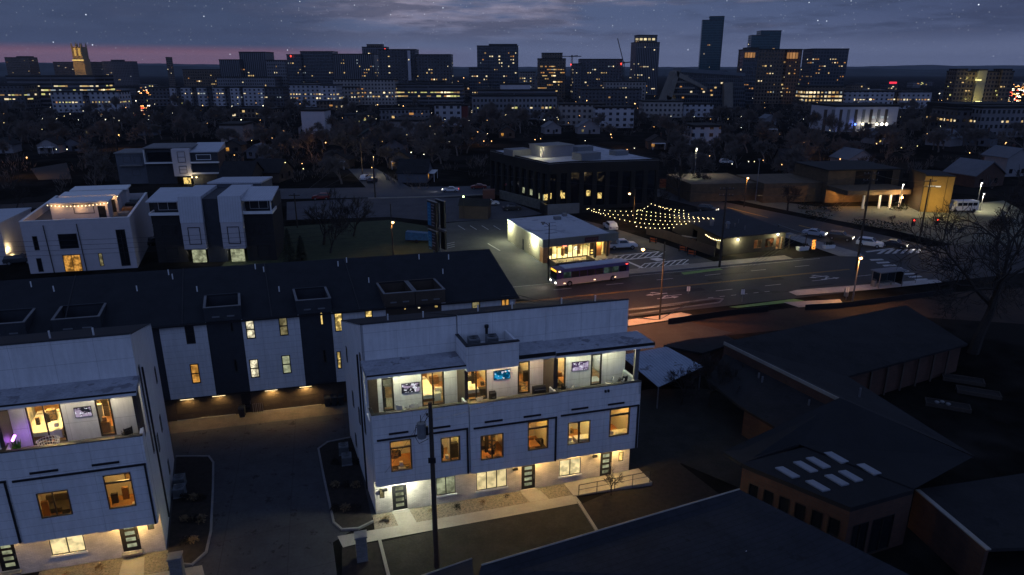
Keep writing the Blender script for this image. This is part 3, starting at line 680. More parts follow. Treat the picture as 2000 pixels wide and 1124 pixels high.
# roof: front slope with five sunk terraces, back slope, gables
ze, zrg, tr, tbk = 10.3, 13.2, 8.3, 16.2
def zroof(t): return ze + (zrg - ze) * (t - OV) / (tr - OV)
DK = [(-14.0, -10.6), (-8.5, -4.6), (4.15, 7.45), (12.5, 15.8), (20.9, 24.0), (24.05, 27.1)]
TD = 3.4
xs = sorted({-14.5, 34.8, *[v for d in DK for v in d]})
m = MB(fr_)
for a, b in zip(xs, xs[1:]):
    holed = any(d[0] <= a and b <= d[1] for d in DK)
    t0 = TD if holed else OV - .25
    m.hexa([(a, t0, zroof(t0) - .12), (b, t0, zroof(t0) - .12), (b, tr, zrg - .12), (a, tr, zrg - .12)], [(a, t0, zroof(t0)), (b, t0, zroof(t0)), (b, tr, zrg), (a, tr, zrg)])
m.hexa([(-14.5, tr, zrg - .12), (34.8, tr, zrg - .12), (34.8, tbk, ze - .12), (-14.5, tbk, ze - .12)], [(-14.5, tr, zrg), (34.8, tr, zrg), (34.8, tbk, ze), (-14.5, tbk, ze)])
rf = m.build('roof', m_shingle, row)
for a in (-7.9, 2.1, 10.1, 18.4): MB(fr_).hexa([(a, OV - .25, zroof(OV - .25) + .003), (a + .1, OV - .25, zroof(OV - .25) + .003), (a + .1, tr, zrg + .003), (a, tr, zrg + .003)], [(a, OV - .25, zroof(OV - .25) + .05), (a + .1, OV - .25, zroof(OV - .25) + .05), (a + .1, tr, zrg + .05), (a, tr, zrg + .05)]).build('roof_joint', m_black, rf)
xe = [v for d in DK for v in d]
MB(fr_).box(-14.5, 34.8, OV - .38, OV - .26, ze - .28, ze - .12).build('gutter', m_black, rf)
for d in DK:
    zt_ = 11.55
    m = MB(fr_).box(d[0], d[1], OV - .02, OV + .16, ze - .15, zt_).box(d[0], d[0] + .15, OV + .16, TD, ze - .15, zt_).box(d[1] - .15, d[1], OV + .16, TD, ze - .15, zt_)
    m.box(d[0] + .15, d[1] - .15, OV + .16, TD, ze - .15, ze).box(d[0], d[1], TD + .003, TD + .15, ze - .15, zroof(TD) + .05)
    o = m.build('roof_terrace', m_slate if d[0] < 20 else m_brown, row)
    MB(fr_).box(d[0] - .03, d[0] + .2, OV - .05, TD, zt_ + .003, zt_ + .06).box(d[1] - .2, d[1] + .03, OV - .05, TD, zt_ + .003, zt_ + .06).box(d[0] + .2, d[1] - .2, OV - .05, OV + .19, zt_ + .003, zt_ + .06).build('coping', m_conc_d, o)
    for q in (.2, .6): MB(fr_).box(d[0] + (d[1] - d[0]) * q, d[0] + (d[1] - d[0]) * (q + .2), OV - .07, OV - .024, 10.55, 10.68).build('scupper', m_ac, o)
for k, (s, t) in enumerate(((-11.5, 6.9), (-9.4, 5.9), (.8, 7.4), (1.2, 6.6), (3.5, 4.2), (9.2, 7.4), (10.0, 6.8), (11.2, 3.2), (17.6, 6.9), (18.6, 7.5), (20.2, 3.6), (26.4, 7.2), (29.6, 6.8), (28.2, 4.2), (-2, 5.0))):
    MB(fr_).cyl(s, t, zroof(t) - .1, zroof(t) + .55, .06, 7).build('vent_pipe', m_white, rf)
for s in (-14.5, 34.3):
    m = MB(fr_).hexa([(s, OV, 2.55), (s + .2, OV, 2.55), (s + .2, tbk - .3, 2.55), (s, tbk - .3, 2.55)], [(s, OV, ze - .13), (s + .2, OV, ze - .13), (s + .2, tbk - .3, ze - .13), (s, tbk - .3, ze - .13)])
    m.hexa([(s, OV, ze - .127), (s + .2, OV, ze - .127), (s + .2, tbk - .3, ze - .127), (s, tbk - .3, ze - .127)], [(s, tr - .1, zrg - .13), (s + .2, tr - .1, zrg - .13), (s + .2, tr + .1, zrg - .13), (s, tr + .1, zrg - .13)])
    m.box(s, s + .2, .2, tbk - .3, -.3, 2.547); m.build('gable_wall', m_panel, row)
MB(fr_).box(-14.3, 34.3, tbk - .5, tbk - .3, -.3, ze - .16).build('back_wall', m_panel, row)
# bins and frames by the garages
def wheelie(loc, rz, label, group=None):
    t = thing('wheelie_bin', loc, label, 'bin', group, rz)
    MB().hexa([(-.24, -.3, .08), (.24, -.3, .08), (.24, .25, .08), (-.24, .25, .08)], [(-.3, -.38, 1.0), (.3, -.38, 1.0), (.3, .36, 1.0), (-.3, .36, 1.0)]).build('body', m_bin, t, local=True)
    MB().hexa([(-.32, -.4, 1.003), (.32, -.4, 1.003), (.32, .4, 1.003), (-.32, .4, 1.003)], [(-.28, -.3, 1.1), (.28, -.3, 1.1), (.28, .36, 1.1), (-.28, .36, 1.1)]).build('lid', m_bin, t, local=True)
    for s in (-.3, .22): MB().tube([(s, .3, .12), (s + .08, .3, .12)], .12, 8).build('wheel', m_black, t, local=True)
    return t
wheelie(fr_(6.35, -.75, 0), R(14), 'dark wheelie bin alone between the two lit garage doors')
for k, (s, lab) in enumerate(((14.6, 'dark wheelie bin next to the right lit garage door'), (15.25, 'dark wheelie bin in the middle of three behind the white block'), (15.95, 'dark wheelie bin nearest the white block of the three'))): wheelie(fr_(s, -.55, 0), R(14), lab, 'bins behind the white block')
t = thing('bike_rack', fr_(7.75, -.3, 0), 'pale metal rack standing left of the right lit garage', 'rack', None, R(14.6))
for k in range(3): MB().tube([(-.35 + k * .35, 0, 0), (-.35 + k * .35, 0, 1.05), (-.15 + k * .35, 0, 1.05), (-.15 + k * .35, 0, 0)], .03, 5).build('hoop', m_steel, t, local=True)

# ================================================================ ground
def sheet(name, polys, z, m, kind='structure', label=None, cat=None, px=True, group=None):
    mb = MB()
    for poly in polys:
        mb.face([((G(*p)[0], G(*p)[1], z) if px else (p[0], p[1], z)) for p in poly])
    o = mb.build(name, m, None, recalc=False)
    for pgn in o.data.polygons:
        if pgn.normal.z < 0: pgn.flip()
    return tag(o, label, cat, group, kind)
S = 26000
mb = MB(); mb.face([(-S, -400, -.03), (S, -400, -.03), (S, S, -.03), (-S, S, -.03)])
tag(mb.build('ground', m_land, None, recalc=False), kind='structure')
gx = lambda *p: [tuple(G(x, y)[:2]) for x, y in p]
xy = lambda v: (v[0], v[1])
sheet('alley_paving', [[xy(fr_(-14.5, .19, 0)), xy(fr_(34.5, .19, 0)), xy(fm_(24, 12.9, 0)), xy(fm_(.2, 12.9, 0)), xy(fm_(.2, .1, 0))] + gx((650, 1060), (668, 1200), (413, 1200), (345, 1110)) + [xy(fl_(-.1, .1, 0)), xy(fl_(-.1, 12.9, 0)), xy(fl_(-15, 12.9, 0))]], .0, m_alley, px=False)
sheet('garage_apron', [[xy(fr_(-14, -.02, 0)), xy(fr_(30, -.02, 0)), xy(fr_(30, -2.6, 0)), xy(fr_(-14, -2.6, 0))]], .006, mat('apron_concrete', (.085, .075, .062), .85, .3, .8, .1, world=True), px=False)
# front gardens: walk, door paths, gravel, lawn
sheet('gravel_bed', [[xy(fm_(-.3, -.02, 0)), xy(fm_(15.4, -.02, 0)), xy(fm_(15.4, -2.0, 0)), xy(fm_(-.5, -2.2, 0))], [xy(fl_(-8, -.02, 0)), xy(fl_(.4, -.02, 0)), xy(fl_(.2, -2.4, 0)), xy(fl_(-8, -2.4, 0))]], .008, m_gravel, px=False)
sheet('front_walk', [[xy(fm_(-3.2, -1.9, 0)), xy(fm_(15.6, -1.7, 0)), xy(fm_(15.6, -2.9, 0)), xy(fm_(-2.2, -3.2, 0)), xy(fm_(-3.0, -3.3, 0))],
                     [xy(fm_(1.25, -.36, 0)), xy(fm_(2.55, -.36, 0)), xy(fm_(2.7, -1.88, 0)), xy(fm_(1.3, -1.88, 0))], [xy(fm_(11.6, -.36, 0)), xy(fm_(13.2, -.36, 0)), xy(fm_(13.4, -1.7, 0)), xy(fm_(11.8, -1.72, 0))],
                     [xy(fl_(-2.8, -.36, 0)), xy(fl_(-1.4, -.36, 0)), xy(fl_(-1.3, -2.4, 0)), xy(fl_(-2.9, -2.4, 0))], [xy(fl_(-9, -2.4, 0)), xy(fl_(2.4, -2.4, 0)), xy(fl_(2.6, -3.8, 0)), xy(fl_(-9, -3.8, 0))]], .012, m_conc, px=False)
sheet('lawn', [gx((742, 1060), (1000, 1004), (1130, 985), (1170, 1042), (1100, 1200), (775, 1200))], .005, m_grass, px=False)
sheet('mulch_ground', [gx((668, 1070), (742, 1058), (775, 1200), (668, 1200)), gx((1135, 985), (1230, 945), (1320, 900), (1450, 1000), (1170, 1042))], .005, m_mulch, px=False)
sheet('lawn', [[xy(fm_(21.6, 13, 0)), xy(fm_(21.6, -2, 0))] + gx((1330, 905), (1460, 960), (1500, 800), (1380, 760), (1270, 760))], .004, m_grass, px=False)
sheet('driveway', [gx((1222, 640), (1330, 625), (1430, 650), (1300, 690), (1222, 700))], .004, mat('worn_drive', (.030, .028, .030), .9, .3, .4, .1, world=True), px=False)
sheet('red_soil', [gx((1300, 632), (1560, 600), (1850, 572), (2060, 560), (2100, 640), (1800, 620), (1420, 655))], .0, mat('red_earth', (.028, .016, .010), .95, .5, .25, .4, world=True), px=False)
def kerb(name, pts, label, w=.16, h=.13, mt=None, closed=False):
    b = MB(); n = len(pts)
    for i in range(n if closed else n - 1):
        p, q = Vector(pts[i][:2] + (0,) if len(pts[i]) == 2 else pts[i]), Vector(pts[(i + 1) % n][:2] + (0,) if len(pts[(i + 1) % n]) == 2 else pts[(i + 1) % n])
        d = (q - p).normalized(); nn = Vector((-d.y, d.x, 0)) * w / 2; e = d * (w * .3)
        P = [p - nn - e, q - nn + e, q + nn + e, p + nn - e]
        b.hexa([(v.x, v.y, -.02 - i * .001) for v in P], [(v.x, v.y, h - (i % 2) * .003) for v in P])
    return tag(b.build(name, mt or m_conc_d, None), label, 'kerb')
isl1 = gx((345, 893), (408, 893), (417, 905), (416, 960), (412, 1040), (403, 1080), (375, 1105), (345, 1103), (328, 1085))
isl2 = gx((690, 855), (640, 865), (622, 878), (632, 930), (645, 990), (652, 1022), (668, 1036), (700, 1034), (728, 1020))
kerb('planter_kerb', isl1, 'rounded pale kerb of the planting bed beside the left white block')
kerb('planter_kerb', isl2, 'rounded pale kerb of the planting bed beside the middle white block')
for k, isl in enumerate((isl1, isl2)): sheet('planting_bed', [isl], .07, m_mulch, px=False)
kerb('lawn_edging', gx((742, 1058), (775, 1190)), 'thin concrete edging between the lawn and the mulch near the pole', .22, .10, m_conc)
kerb('lawn_edging', gx((1130, 982), (1168, 1042)), 'thin concrete edging at the right end of the front lawn', .22, .12, m_conc)
# ramp with handrail at the right-hand home
rp = thing('entry_ramp', fm_(18, -1.2, 0), 'lit concrete ramp with black handrail by the right front door', 'ramp')
MB(fm_).hexa([(15.4, -1.9, 0), (22.2, -2.2, 0), (22.2, -.03, 0), (15.4, -.03, 0)], [(15.4, -1.9, .06), (22.2, -2.2, .34), (22.2, -.03, .34), (15.4, -.03, .06)]).build('slab', m_conc, rp)
b = MB(fm_); b.tube([(15.8, -2.0, 1.05), (22.0, -2.15, 1.35)], .03, 6); b.tube([(15.8, -2.0, .6), (22.0, -2.15, .9)], .02, 6)
b.build('handrail', m_black, rp)
for k in range(5):
    s = 15.8 + k * 1.55; MB(fm_).tube([(s, -2.0 - k * .037, .1), (s, -2.0 - k * .037, 1.08 + k * .073)], .03, 6).build('post', m_black, rp)
# planting
def shrub(loc, r, label, group=None, n=90, mt=None):
    b = MB(); rn = random.Random(int(loc[0] * 77 + loc[1] * 13))
    for k in range(n):
        a, e, q = rn.uniform(0, 6.28), rn.uniform(.1, 1.5), r * rn.uniform(.45, 1)
        c = Vector((math.cos(a) * math.cos(e) * q, math.sin(a) * math.cos(e) * q, math.sin(e) * q * .9 + .03)); s = r * .22
        d = Vector((rn.uniform(-1, 1), rn.uniform(-1, 1), rn.uniform(-.5, 1))).normalized(); h = d.cross(Vector((.3, .2, 1))).normalized()
        b.face([tuple(Vector(loc) + c + d * s), tuple(Vector(loc) + c + h * s * .5), tuple(Vector(loc) + c - d * s), tuple(Vector(loc) + c - h * s * .5)])
    return tag(b.build('shrub', mt or m_leaf, None, recalc=False), label, 'shrub', group)
for k, (x, y, l) in enumerate(((893, 993, 'round dark shrub just right of the utility pole'), (842, 1000, 'small brown shrub just left of the utility pole'), (942, 985, 'small dry shrub below the three-pane window'), (990, 972, 'round dark shrub left of the middle front door'), (195, 1112, 'dark shrub in the gravel of the left block'), (130, 1124, 'low shrub below the lit window of the left block'))):
    shrub(G(x, y), .38 if k % 2 == 0 else .28, l, None, 80, m_leaf if k % 3 == 0 else m_dry)
for k in range(9):
    p = G(655 + (k % 3) * 20, 905 + (k // 3) * 45, .07) if k < 9 else None
    shrub(p, .5, 'dark dry grass clump in the bed beside the middle block', 'grass clumps beside the middle block', 110, m_dry if k % 2 else m_mulch)
for k in range(8):
    shrub(G(362 + (k % 3) * 16, 975 + (k // 3) * 42, .07), .5, 'dark dry grass clump in the bed beside the left block', 'grass clumps beside the left block', 110, m_dry if k % 2 else m_mulch)
for k, (x, y) in enumerate(((352, 948), (352, 968))): ac_unit(tuple(G(x, y, .07)), R(15), ('farther', 'nearer')[k] + ' of two ground air conditioners beside the left block', 'ground air conditioners left')
for k, (x, y) in enumerate(((672, 885), (678, 905))): ac_unit(tuple(G(x, y, .07)), R(15), ('farther', 'nearer')[k] + ' of two ground air conditioners beside the middle block', 'ground air conditioners middle')
shrub(fm_(.55, -1.0, 0), .5, 'spiky dry grass by the left front door of the middle block', None, 60, m_dry)
# masonry pillars by the walk
for (x, y, l) in ((708, 1092, 'tall grey masonry pillar at the walk of the middle block'), (350, 1135, 'grey masonry pillar at the walk of the left block')):
    g = G(x, y); t = thing('utility_pillar', g, l, 'pillar', None, R(15))
    MB().box(-.38, .38, -.35, .35, 0, 1.95).build('shaft', brick('pillar_brick', (.22, .21, .20), (.15, .15, .15), 0), t, local=True); MB().box(-.44, .44, -.41, .41, 1.953, 2.07).build('cap', m_conc_d, t, local=True)
# utility pole with transformer
def upole(x, yb, yt, label, r=.16, arms=1, transf=False, z0=0, name='utility_pole'):
    g = G(x, yb); h = hz(x, yb, yt)
    t = thing(name, g, label, 'pole')
    MB().tube([(0, 0, 0), (0, 0, h)], [r, r * .7], 8).build('shaft', m_pole, t, local=True)
    for k in range(arms):
        MB().box(-1.2, 1.2, -.06, .06, h - .5 - k * 1.1, h - .36 - k * 1.1).build('crossarm', m_pole, t, local=True)
        b = MB()
        for q in (-1.1, -.5, .5, 1.1): b.cyl(q, 0, h - .36 - k * 1.1, h - .14 - k * 1.1, .05, 6)
        b.build('insulator', m_steel, t, local=True)
    return t, h
up, uh = upole(853, 1108, 787, 'tall dark wooden utility pole with a grey transformer in front of the middle block', .19, 0)
MB().cyl(-.62, 0, uh - 2.5, uh - 1.45, .30, 12).build('transformer', m_ac, up, local=True)
b = MB(); b.tube([(-.4, 0, uh - 1.4), (-.2, 0, uh - 1.0), (0, 0, uh - .9)], .03, 5); b.tube([(-.95, 0, uh - 1.6), (-1.1, 0, uh - 2.4), (-.8, -.1, uh - 2.9), (-.2, 0, uh - 2.6)], .025, 5)
b.tube([(-.65, 0, uh - 1.4), (-.65, 0, uh - .9)], .03, 5); b.build('cable', m_black, up, local=True)
MB().box(-.34, -.18, -.1, .1, uh - 2.3, uh - 1.7).box(-.25, .25, -.22, -.17, uh - 4.3, uh - 3.9).build('bracket', m_black, up, local=True)
def wire(pts, label, sag=.6, r=.016, name='overhead_wire', group=None):
    b = MB()
    for p, q in zip(pts, pts[1:]):
        p, q = Vector(p), Vector(q)
        b.tube([tuple(p.lerp(q, k / 10) - Vector((0, 0, sag * 4 * (k / 10) * (1 - k / 10)))) for k in range(11)], r, 4, cap=False)
    return tag(b.build(name, m_black, None), label, 'wire', group)
pt = up.location + Vector((0, 0, uh - .2))
wire([pt, fm_(.3, -.02, 2.9)], 'thin wire from the utility pole down to the left corner of the middle block', .2, .012)
wire([pt - Vector((0, 0, 1)), fm_(9.0, -1.28, 9.0)], 'thin wire from the utility pole to the middle terrace rail', .15, .012)

# ================================================================ main street
ROAD = frame((19.2, 101.4), 17.0)
def rsheet(name, rects, z, m, kind='structure', label=None, cat=None):
    return sheet(name, [[xy(ROAD(*p, 0)) for p in ((a, c), (b, c), (b, d), (a, d))] for (a, b, c, d) in rects], z, m, kind, label, cat, px=False)
rsheet('street', [(-120, 220, -10.4, 8.2)], .0, m_asph)
m_paint = mat('road_paint_white', (.42, .41, .40), .8, .25, 3, spots=(6, .6, (.2, .19, .19))); m_ypaint = mat('road_paint_yellow', (.36, .20, .04), .8, .25, 3, spots=(6, .58, (.1, .07, .03))); m_gpaint = mat('bike_lane_green', (.15, .27, .07), .85, .25, 1.5, spots=(3, .6, (.12, .24, .07)))
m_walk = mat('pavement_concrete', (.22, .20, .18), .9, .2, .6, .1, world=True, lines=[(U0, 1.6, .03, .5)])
rsheet('yellow_centre_line', [(-60, 41, -.22, -.08), (-60, 41, .10, .24)], .008, m_ypaint, 'structure')
rsheet('white_lane_marks', [(s, s + 3.0, 4.0, 4.16) for s in range(-30, 40, 9)] + [(s, s + 3.0, -3.9, -3.74) for s in range(-24, 40, 9)] + [(-20, 41, 7.3, 7.42)] + [(s, s + .9, -6.5, -6.36) for s in range(9, 20, 2)] + [(-20, 8, -8.0, -7.88)], .008, m_paint)
def arrow(s, t, d=1):
    q = [[(s, t - .14), (s + 2.6 * d, t - .14), (s + 2.6 * d, t + .14), (s, t + .14)], [(s + 2.6 * d, t - .45), (s + 3.7 * d, t), (s + 2.6 * d, t + .45)],
         [(s + .8 * d, t + .14), (s + 1.7 * d, t + .9), (s + 2.0 * d, t + .75), (s + 1.2 * d, t + .14)], [(s + 1.5 * d, t + 1.0), (s + 2.4 * d, t + 1.15), (s + 2.2 * d, t + .55)]]
    return [[xy(ROAD(*p, 0)) for p in x] for x in q]
sheet('turn_arrow_marks', arrow(4.2, -2.6, -1) + arrow(1.4, -4.6, 1) + arrow(34.5, -2.2, -1) + arrow(32.0, -3.6, 1), .008, m_paint, px=False)
sheet('bike_lane_marks', [gx((1424, 600), (1550, 584), (1572, 588), (1440, 602)), gx((1330, 533), (1405, 524), (1412, 527), (1336, 537))], .008, m_gpaint, px=False)
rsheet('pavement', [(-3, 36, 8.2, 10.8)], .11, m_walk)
kerb('street_kerb', [xy(ROAD(-6, 8.2, 0)), xy(ROAD(38, 8.2, 0))], 'long pale kerb along the far side of the main street')
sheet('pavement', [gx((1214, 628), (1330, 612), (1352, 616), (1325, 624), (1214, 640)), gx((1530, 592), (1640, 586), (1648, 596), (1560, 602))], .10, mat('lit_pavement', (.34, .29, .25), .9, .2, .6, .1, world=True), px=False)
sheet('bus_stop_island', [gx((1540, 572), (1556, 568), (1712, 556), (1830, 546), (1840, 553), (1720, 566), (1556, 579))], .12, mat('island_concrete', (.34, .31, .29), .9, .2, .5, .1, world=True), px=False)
kerb('median_kerb', gx((1215, 608), (1395, 584), (1412, 585), (1405, 592), (1215, 618)), 'long narrow kerbed median at the near side of the street', .2, .14)
sheet('median_soil', [gx((1215, 611), (1396, 587), (1402, 590), (1215, 615))], .06, m_mulch, px=False)
pr_ = random.Random(9)
for nm, mm in (('asphalt_patch', mat('tar_patch', (.013, .013, .014), .8, .3, 1, .1)), ('asphalt_patch', mat('pale_patch', (.040, .038, .037), .95, .3, 1, .1))):
    rsheet(nm, [(s, s + pr_.uniform(1, 7), c, c + pr_.uniform(.4, 1.6)) for s, c in [(pr_.uniform(-25, 45), pr_.uniform(-9, 7)) for k in range(11)]], .004 if mm.name == 'tar_patch' else .002, mm)
# cross street with queueing cars, crossings
sheet('cross_street', [gx((1150, 352), (1200, 345), (1290, 371), (1400, 392), (1540, 420), (1640, 441), (1740, 463), (1835, 487), (1850, 500), (1960, 540), (1700, 508), (1676, 494), (1588, 470), (1500, 442), (1400, 414), (1290, 386))], .010, m_asph, px=False)
sheet('cross_pavement', [gx((1495, 440), (1588, 470), (1676, 494), (1690, 503), (1640, 502), (1560, 474), (1490, 450))], .11, m_walk, px=False)
sheet('zebra_crossing', [gx((1712 + k * 15, 496.5 - k * .3), (1720 + k * 15, 496.3 - k * .3), (1735 + k * 13, 487.5), (1727 + k * 13, 487.5)) for k in range(6)] + [gx((1698 + k * 12.5, 507 + k * 5.5), (1722 + k * 12.5, 506 + k * 5.5), (1727 + k * 12.5, 508.6 + k * 5.5), (1702 + k * 12.5, 510 + k * 5.5)) for k in range(8)] + [gx((1690, 491.5), (1745, 484.5), (1750, 486), (1694, 493.5))], .018, m_paint, px=False)
sheet('cross_street_lines', [gx((1420, 405), (1500, 425), (1500, 426), (1420, 406.2)), gx((1560, 440), (1650, 462), (1650, 463.2), (1560, 441.2))], .018, m_ypaint, px=False)
m_clot = mat('church_concrete', (.10, .103, .078), .9, .25, .12, .05, world=True, spots=(.25, .6, (.06, .062, .048)))
sheet('church_forecourt', [gx((1310, 352), (1400, 362), (1500, 392), (1600, 404), (1850, 402), (1960, 392), (2030, 430), (2010, 480), (1860, 478), (1745, 450), (1640, 432), (1500, 404), (1400, 383), (1310, 366))], .006, m_clot, px=False)
# store lots
sheet('parking_lot', [gx((868, 436), (1000, 426), (1095, 420), (1180, 440), (1300, 478), (1420, 520), (1330, 533), (1078, 560), (1010, 566), (960, 520), (850, 520), (860, 470))], -.012, m_lot, px=False)
sheet('parking_lot', [gx((560, 395), (700, 388), (905, 386), (1000, 395), (1060, 418), (985, 428), (870, 434), (760, 424), (560, 430))], -.008, mat('upper_asphalt', (.055, .055, .062), .9, .3, .2, .1, world=True), px=False)
sheet('green_verge', [gx((520, 445), (760, 430), (862, 446), (850, 500), (700, 520), (420, 530))], -.008, m_grass2, px=False)
sheet('lot_bay_lines', [gx((894 + k * 23, 441 + 0 * k), (896 + k * 23, 441), (909 + k * 23, 449), (907 + k * 23, 449)) for k in range(4)] + [gx((866, 478 + k * 4), (888, 473 + k * 4), (888, 473.8 + k * 4), (866, 479 + k * 4)) for k in range(3)] + [gx((952, 476), (954, 476), (978, 490), (975, 490))], .0, m_paint, px=False)
hat = []
for k in range(9): hat.append(gx((1178 + k * 13, 510 - k * 1.0), (1181 + k * 13, 510 - k * 1.0), (1196 + k * 13, 500 - k * 1.0), (1193 + k * 13, 500 - k * 1.0)))
for k in range(8): hat.append(gx((1246 + k * 12, 524.5 - k * 1.0), (1249 + k * 12, 524.3 - k * 1.0), (1262 + k * 12, 514.5 - k * 1.0), (1259 + k * 12, 514.5 - k * 1.0)))
hat += [gx((1160, 503), (1164, 502.5), (1212, 524), (1207, 525)), gx((1176, 511), (1292, 500), (1292, 501.5), (1178, 512.5)), gx((1196, 500), (1290, 491), (1290, 492.2), (1196, 501.2)), gx((1212, 507), (1216, 506), (1262, 525), (1256, 525.5)), gx((1240, 525.5), (1345, 515), (1345, 516.5), (1240, 527)), gx((1258, 515), (1340, 506.5), (1340, 507.7), (1258, 516.2)), gx((1268, 506), (1285, 503.5), (1300, 508), (1284, 510.5))]
sheet('hatched_bay_marks', hat, .0, mat('bright_lot_paint', (.60, .60, .58), .8, .2, 3), px=False)
sheet('lot_pavement', [gx((1150, 548), (1330, 524), (1318, 518), (1240, 528), (1150, 538))], .0, m_walk, px=False)
# far road on the left
sheet('road', [gx((380, 372), (600, 368), (1000, 363), (1000, 378), (860, 384), (560, 389), (380, 392)), gx((680, 330), (735, 330), (800, 366), (715, 367))], .0, mat('pale_asphalt', (.062, .066, .074), .9, .25, .1, 0, world=True), px=False)
kerb('far_road_kerb', gx((720, 388.5), (860, 385.2), (960, 380.5)), 'thin pale kerb along the far road behind the garage row', .5, .25, m_conc)
sheet('lane', [gx((60, 330), (130, 318), (140, 350), (75, 352)), gx((0, 400), (250, 385), (250, 395), (0, 412))], .0, mat('lane_asphalt', (.020, .019, .018), .9, .3, .2, 0, world=True), px=False)
# silt fence along the building site
for pts, l in ((((1305, 634), (1420, 617), (1500, 609)), 'black fabric fence on the bank left of the green bike lane'), (((1572, 606), (1640, 602), (1720, 592), (1860, 574)), 'black fabric fence on the bank in front of the bus stop')):
    b = MB()
    for p, q in zip(pts, pts[1:]):
        p, q = G(*p), G(*q); b.hexa([(p.x, p.y, 0), (q.x, q.y, 0), (q.x, q.y + .05, 0), (p.x, p.y + .05, 0)], [(p.x, p.y, .8), (q.x, q.y, .8), (q.x, q.y + .05, .8), (p.x, p.y + .05, .8)])
    tag(b.build('silt_fence', m_black, None), l, 'fence')

# ================================================================ vehicles
m_tyre = mat('tyre', (.012, .012, .012), .8, .2, 5); m_rim = mat('rim', (.30, .30, .32), .35, .1, 5, metal=.8)
m_vglass = mat('car_glass', (.012, .014, .018), .05, .1, 1, spec=.7)
PAINT = {}
def paint(k, c, r=.3):
    if k not in PAINT: PAINT[k] = mat('paint_' + k, c, r, .06, 2, spec=.6)
    return PAINT[k]
def car(loc, rz, label, pk, pc, kind='sedan', lights=None, group=None, name='parked_car'):
    """x runs along the car (front at +x)"""
    t = thing(name, loc, label, 'car', group, rz)
    Lh, W = {'sedan': (2.3, .90), 'suv': (2.35, .95), 'pickup': (2.9, .98)}[kind]
    P = paint(pk, pc)
    if kind == 'sedan': prof = [(-2.3, .35), (-2.3, .85), (-1.95, 1.0), (-1.35, 1.03), (-.75, 1.43), (.35, 1.45), (1.05, 1.03), (1.95, .88), (2.3, .68), (2.3, .35)]; gl = [(-1.20, 1.06), (-.72, 1.38), (.30, 1.40), (.90, 1.06)]
    elif kind == 'suv': prof = [(-2.3, .40), (-2.33, 1.0), (-2.2, 1.15), (-1.95, 1.68), (-1.5, 1.74), (.3, 1.74), (1.0, 1.15), (2.1, 1.02), (2.35, .8), (2.35, .40)]; gl = [(-2.02, 1.2), (-1.85, 1.64), (.25, 1.68), (.80, 1.2)]
    else: prof = [(-2.9, .50), (-2.9, 1.15), (-.85, 1.15), (-.75, 1.85), (.65, 1.88), (1.25, 1.25), (2.6, 1.15), (2.9, .9), (2.9, .50)]; gl = [(-.68, 1.28), (-.66, 1.80), (.60, 1.82), (1.05, 1.28)]
    b = MB()
    def ins(z): return W * (1 - max(0, z - 1.0) * .28)
    n = len(prof)
    lo = [(x, -ins(z), z) for x, z in prof]; hi = [(x, ins(z), z) for x, z in prof]
    i0 = [b.pt(*p) for p in lo]; i1 = [b.pt(*p) for p in hi]
    b.f += [i0[::-1], i1]; b.m += [0, 0]
    for k in range(n): b.f.append([i0[k], i0[(k + 1) % n], i1[(k + 1) % n], i1[k]]); b.m.append(0)
    body = b.build('body', P, t, local=True)
    for s in (-1, 1):
        g = MB(); g.hexa([(x, s * (ins(z) + .002), z) for x, z in gl], [(x, s * (ins(z) + .02), z) for x, z in gl]); g.build('side_window', m_vglass, t, local=True)
    xa, xb = gl[2], gl[3]
    g = MB(); o = .06
    q = [(prof[[p for p in range(n) if prof[p][0] > 0 and prof[p][1] > 1.4][-1]]), None][0]
    k = prof.index(q); r2 = prof[k + 1]
    g.hexa([(q[0] + .06, -ins(q[1]) + .1, q[1] - .01), (r2[0] + .0, -ins(r2[1]) + .1, r2[1] + .05), (r2[0], ins(r2[1]) - .1, r2[1] + .05), (q[0] + .06, ins(q[1]) - .1, q[1] - .01)], [(q[0] + .09, -ins(q[1]) + .1, q[1] + .01), (r2[0] + .04, -ins(r2[1]) + .1, r2[1] + .07), (r2[0] + .04, ins(r2[1]) - .1, r2[1] + .07), (q[0] + .09, ins(q[1]) - .1, q[1] + .01)])
    g.build('windscreen', m_vglass, t, local=True)
    xw = {'sedan': (1.42, -1.38), 'suv': (1.45, -1.42), 'pickup': (1.85, -1.75)}[kind]; rw = {'sedan': .33, 'suv': .37, 'pickup': .41}[kind]
    for x in xw:
        for s in (-1, 1):
            w_ = MB().tube([(x, s * (W - .16), rw), (x, s * (W + .03), rw)], rw, 12).build('wheel', m_tyre, t, local=True)
            MB().tube([(x, s * (W + .031), rw), (x, s * (W + .045), rw)], rw * .6, 8).build('rim', m_rim, w_, local=True)
    f = Lh
    for s in (-1, 1):
        MB().box(f - .02, f + .03, s * W * .72 - .17, s * W * .72 + .17, .68, .82).build('headlight', B_HEAD if lights in ('on', 'head') else m_rim, t, local=True)
        MB().box(-f - .03, -f + .02, s * W * .75 - .16, s * W * .75 + .16, .75, .92).build('tail_light', B_RED if lights in ('on', 'tail') else paint('lens', (.10, .01, .01)), t, local=True)
    if kind == 'pickup': MB().box(-2.8, -.95, -W + .1, W - .1, 1.153, 1.16).build('cargo_bed', m_black, t, local=True)
    if lights in ('on', 'head'):
        a = Vector((math.cos(rz), math.sin(rz), 0)); lamp(Vector(loc) + a * (f + .3) + Vector((0, 0, .7)), (1, .9, .75), 160, .1, None, 75, (a.x, a.y, -.22))
    return t
SIL, WHT_, DRK, RED_ = ('silver', (.36, .39, .44)), ('white', (.62, .62, .62)), ('dark', (.018, .020, .024)), ('red', (.16, .015, .012))
q_ang = math.atan2(*(lambda d: (d.y, d.x))(G(1745, 482) - G(1590, 462)))
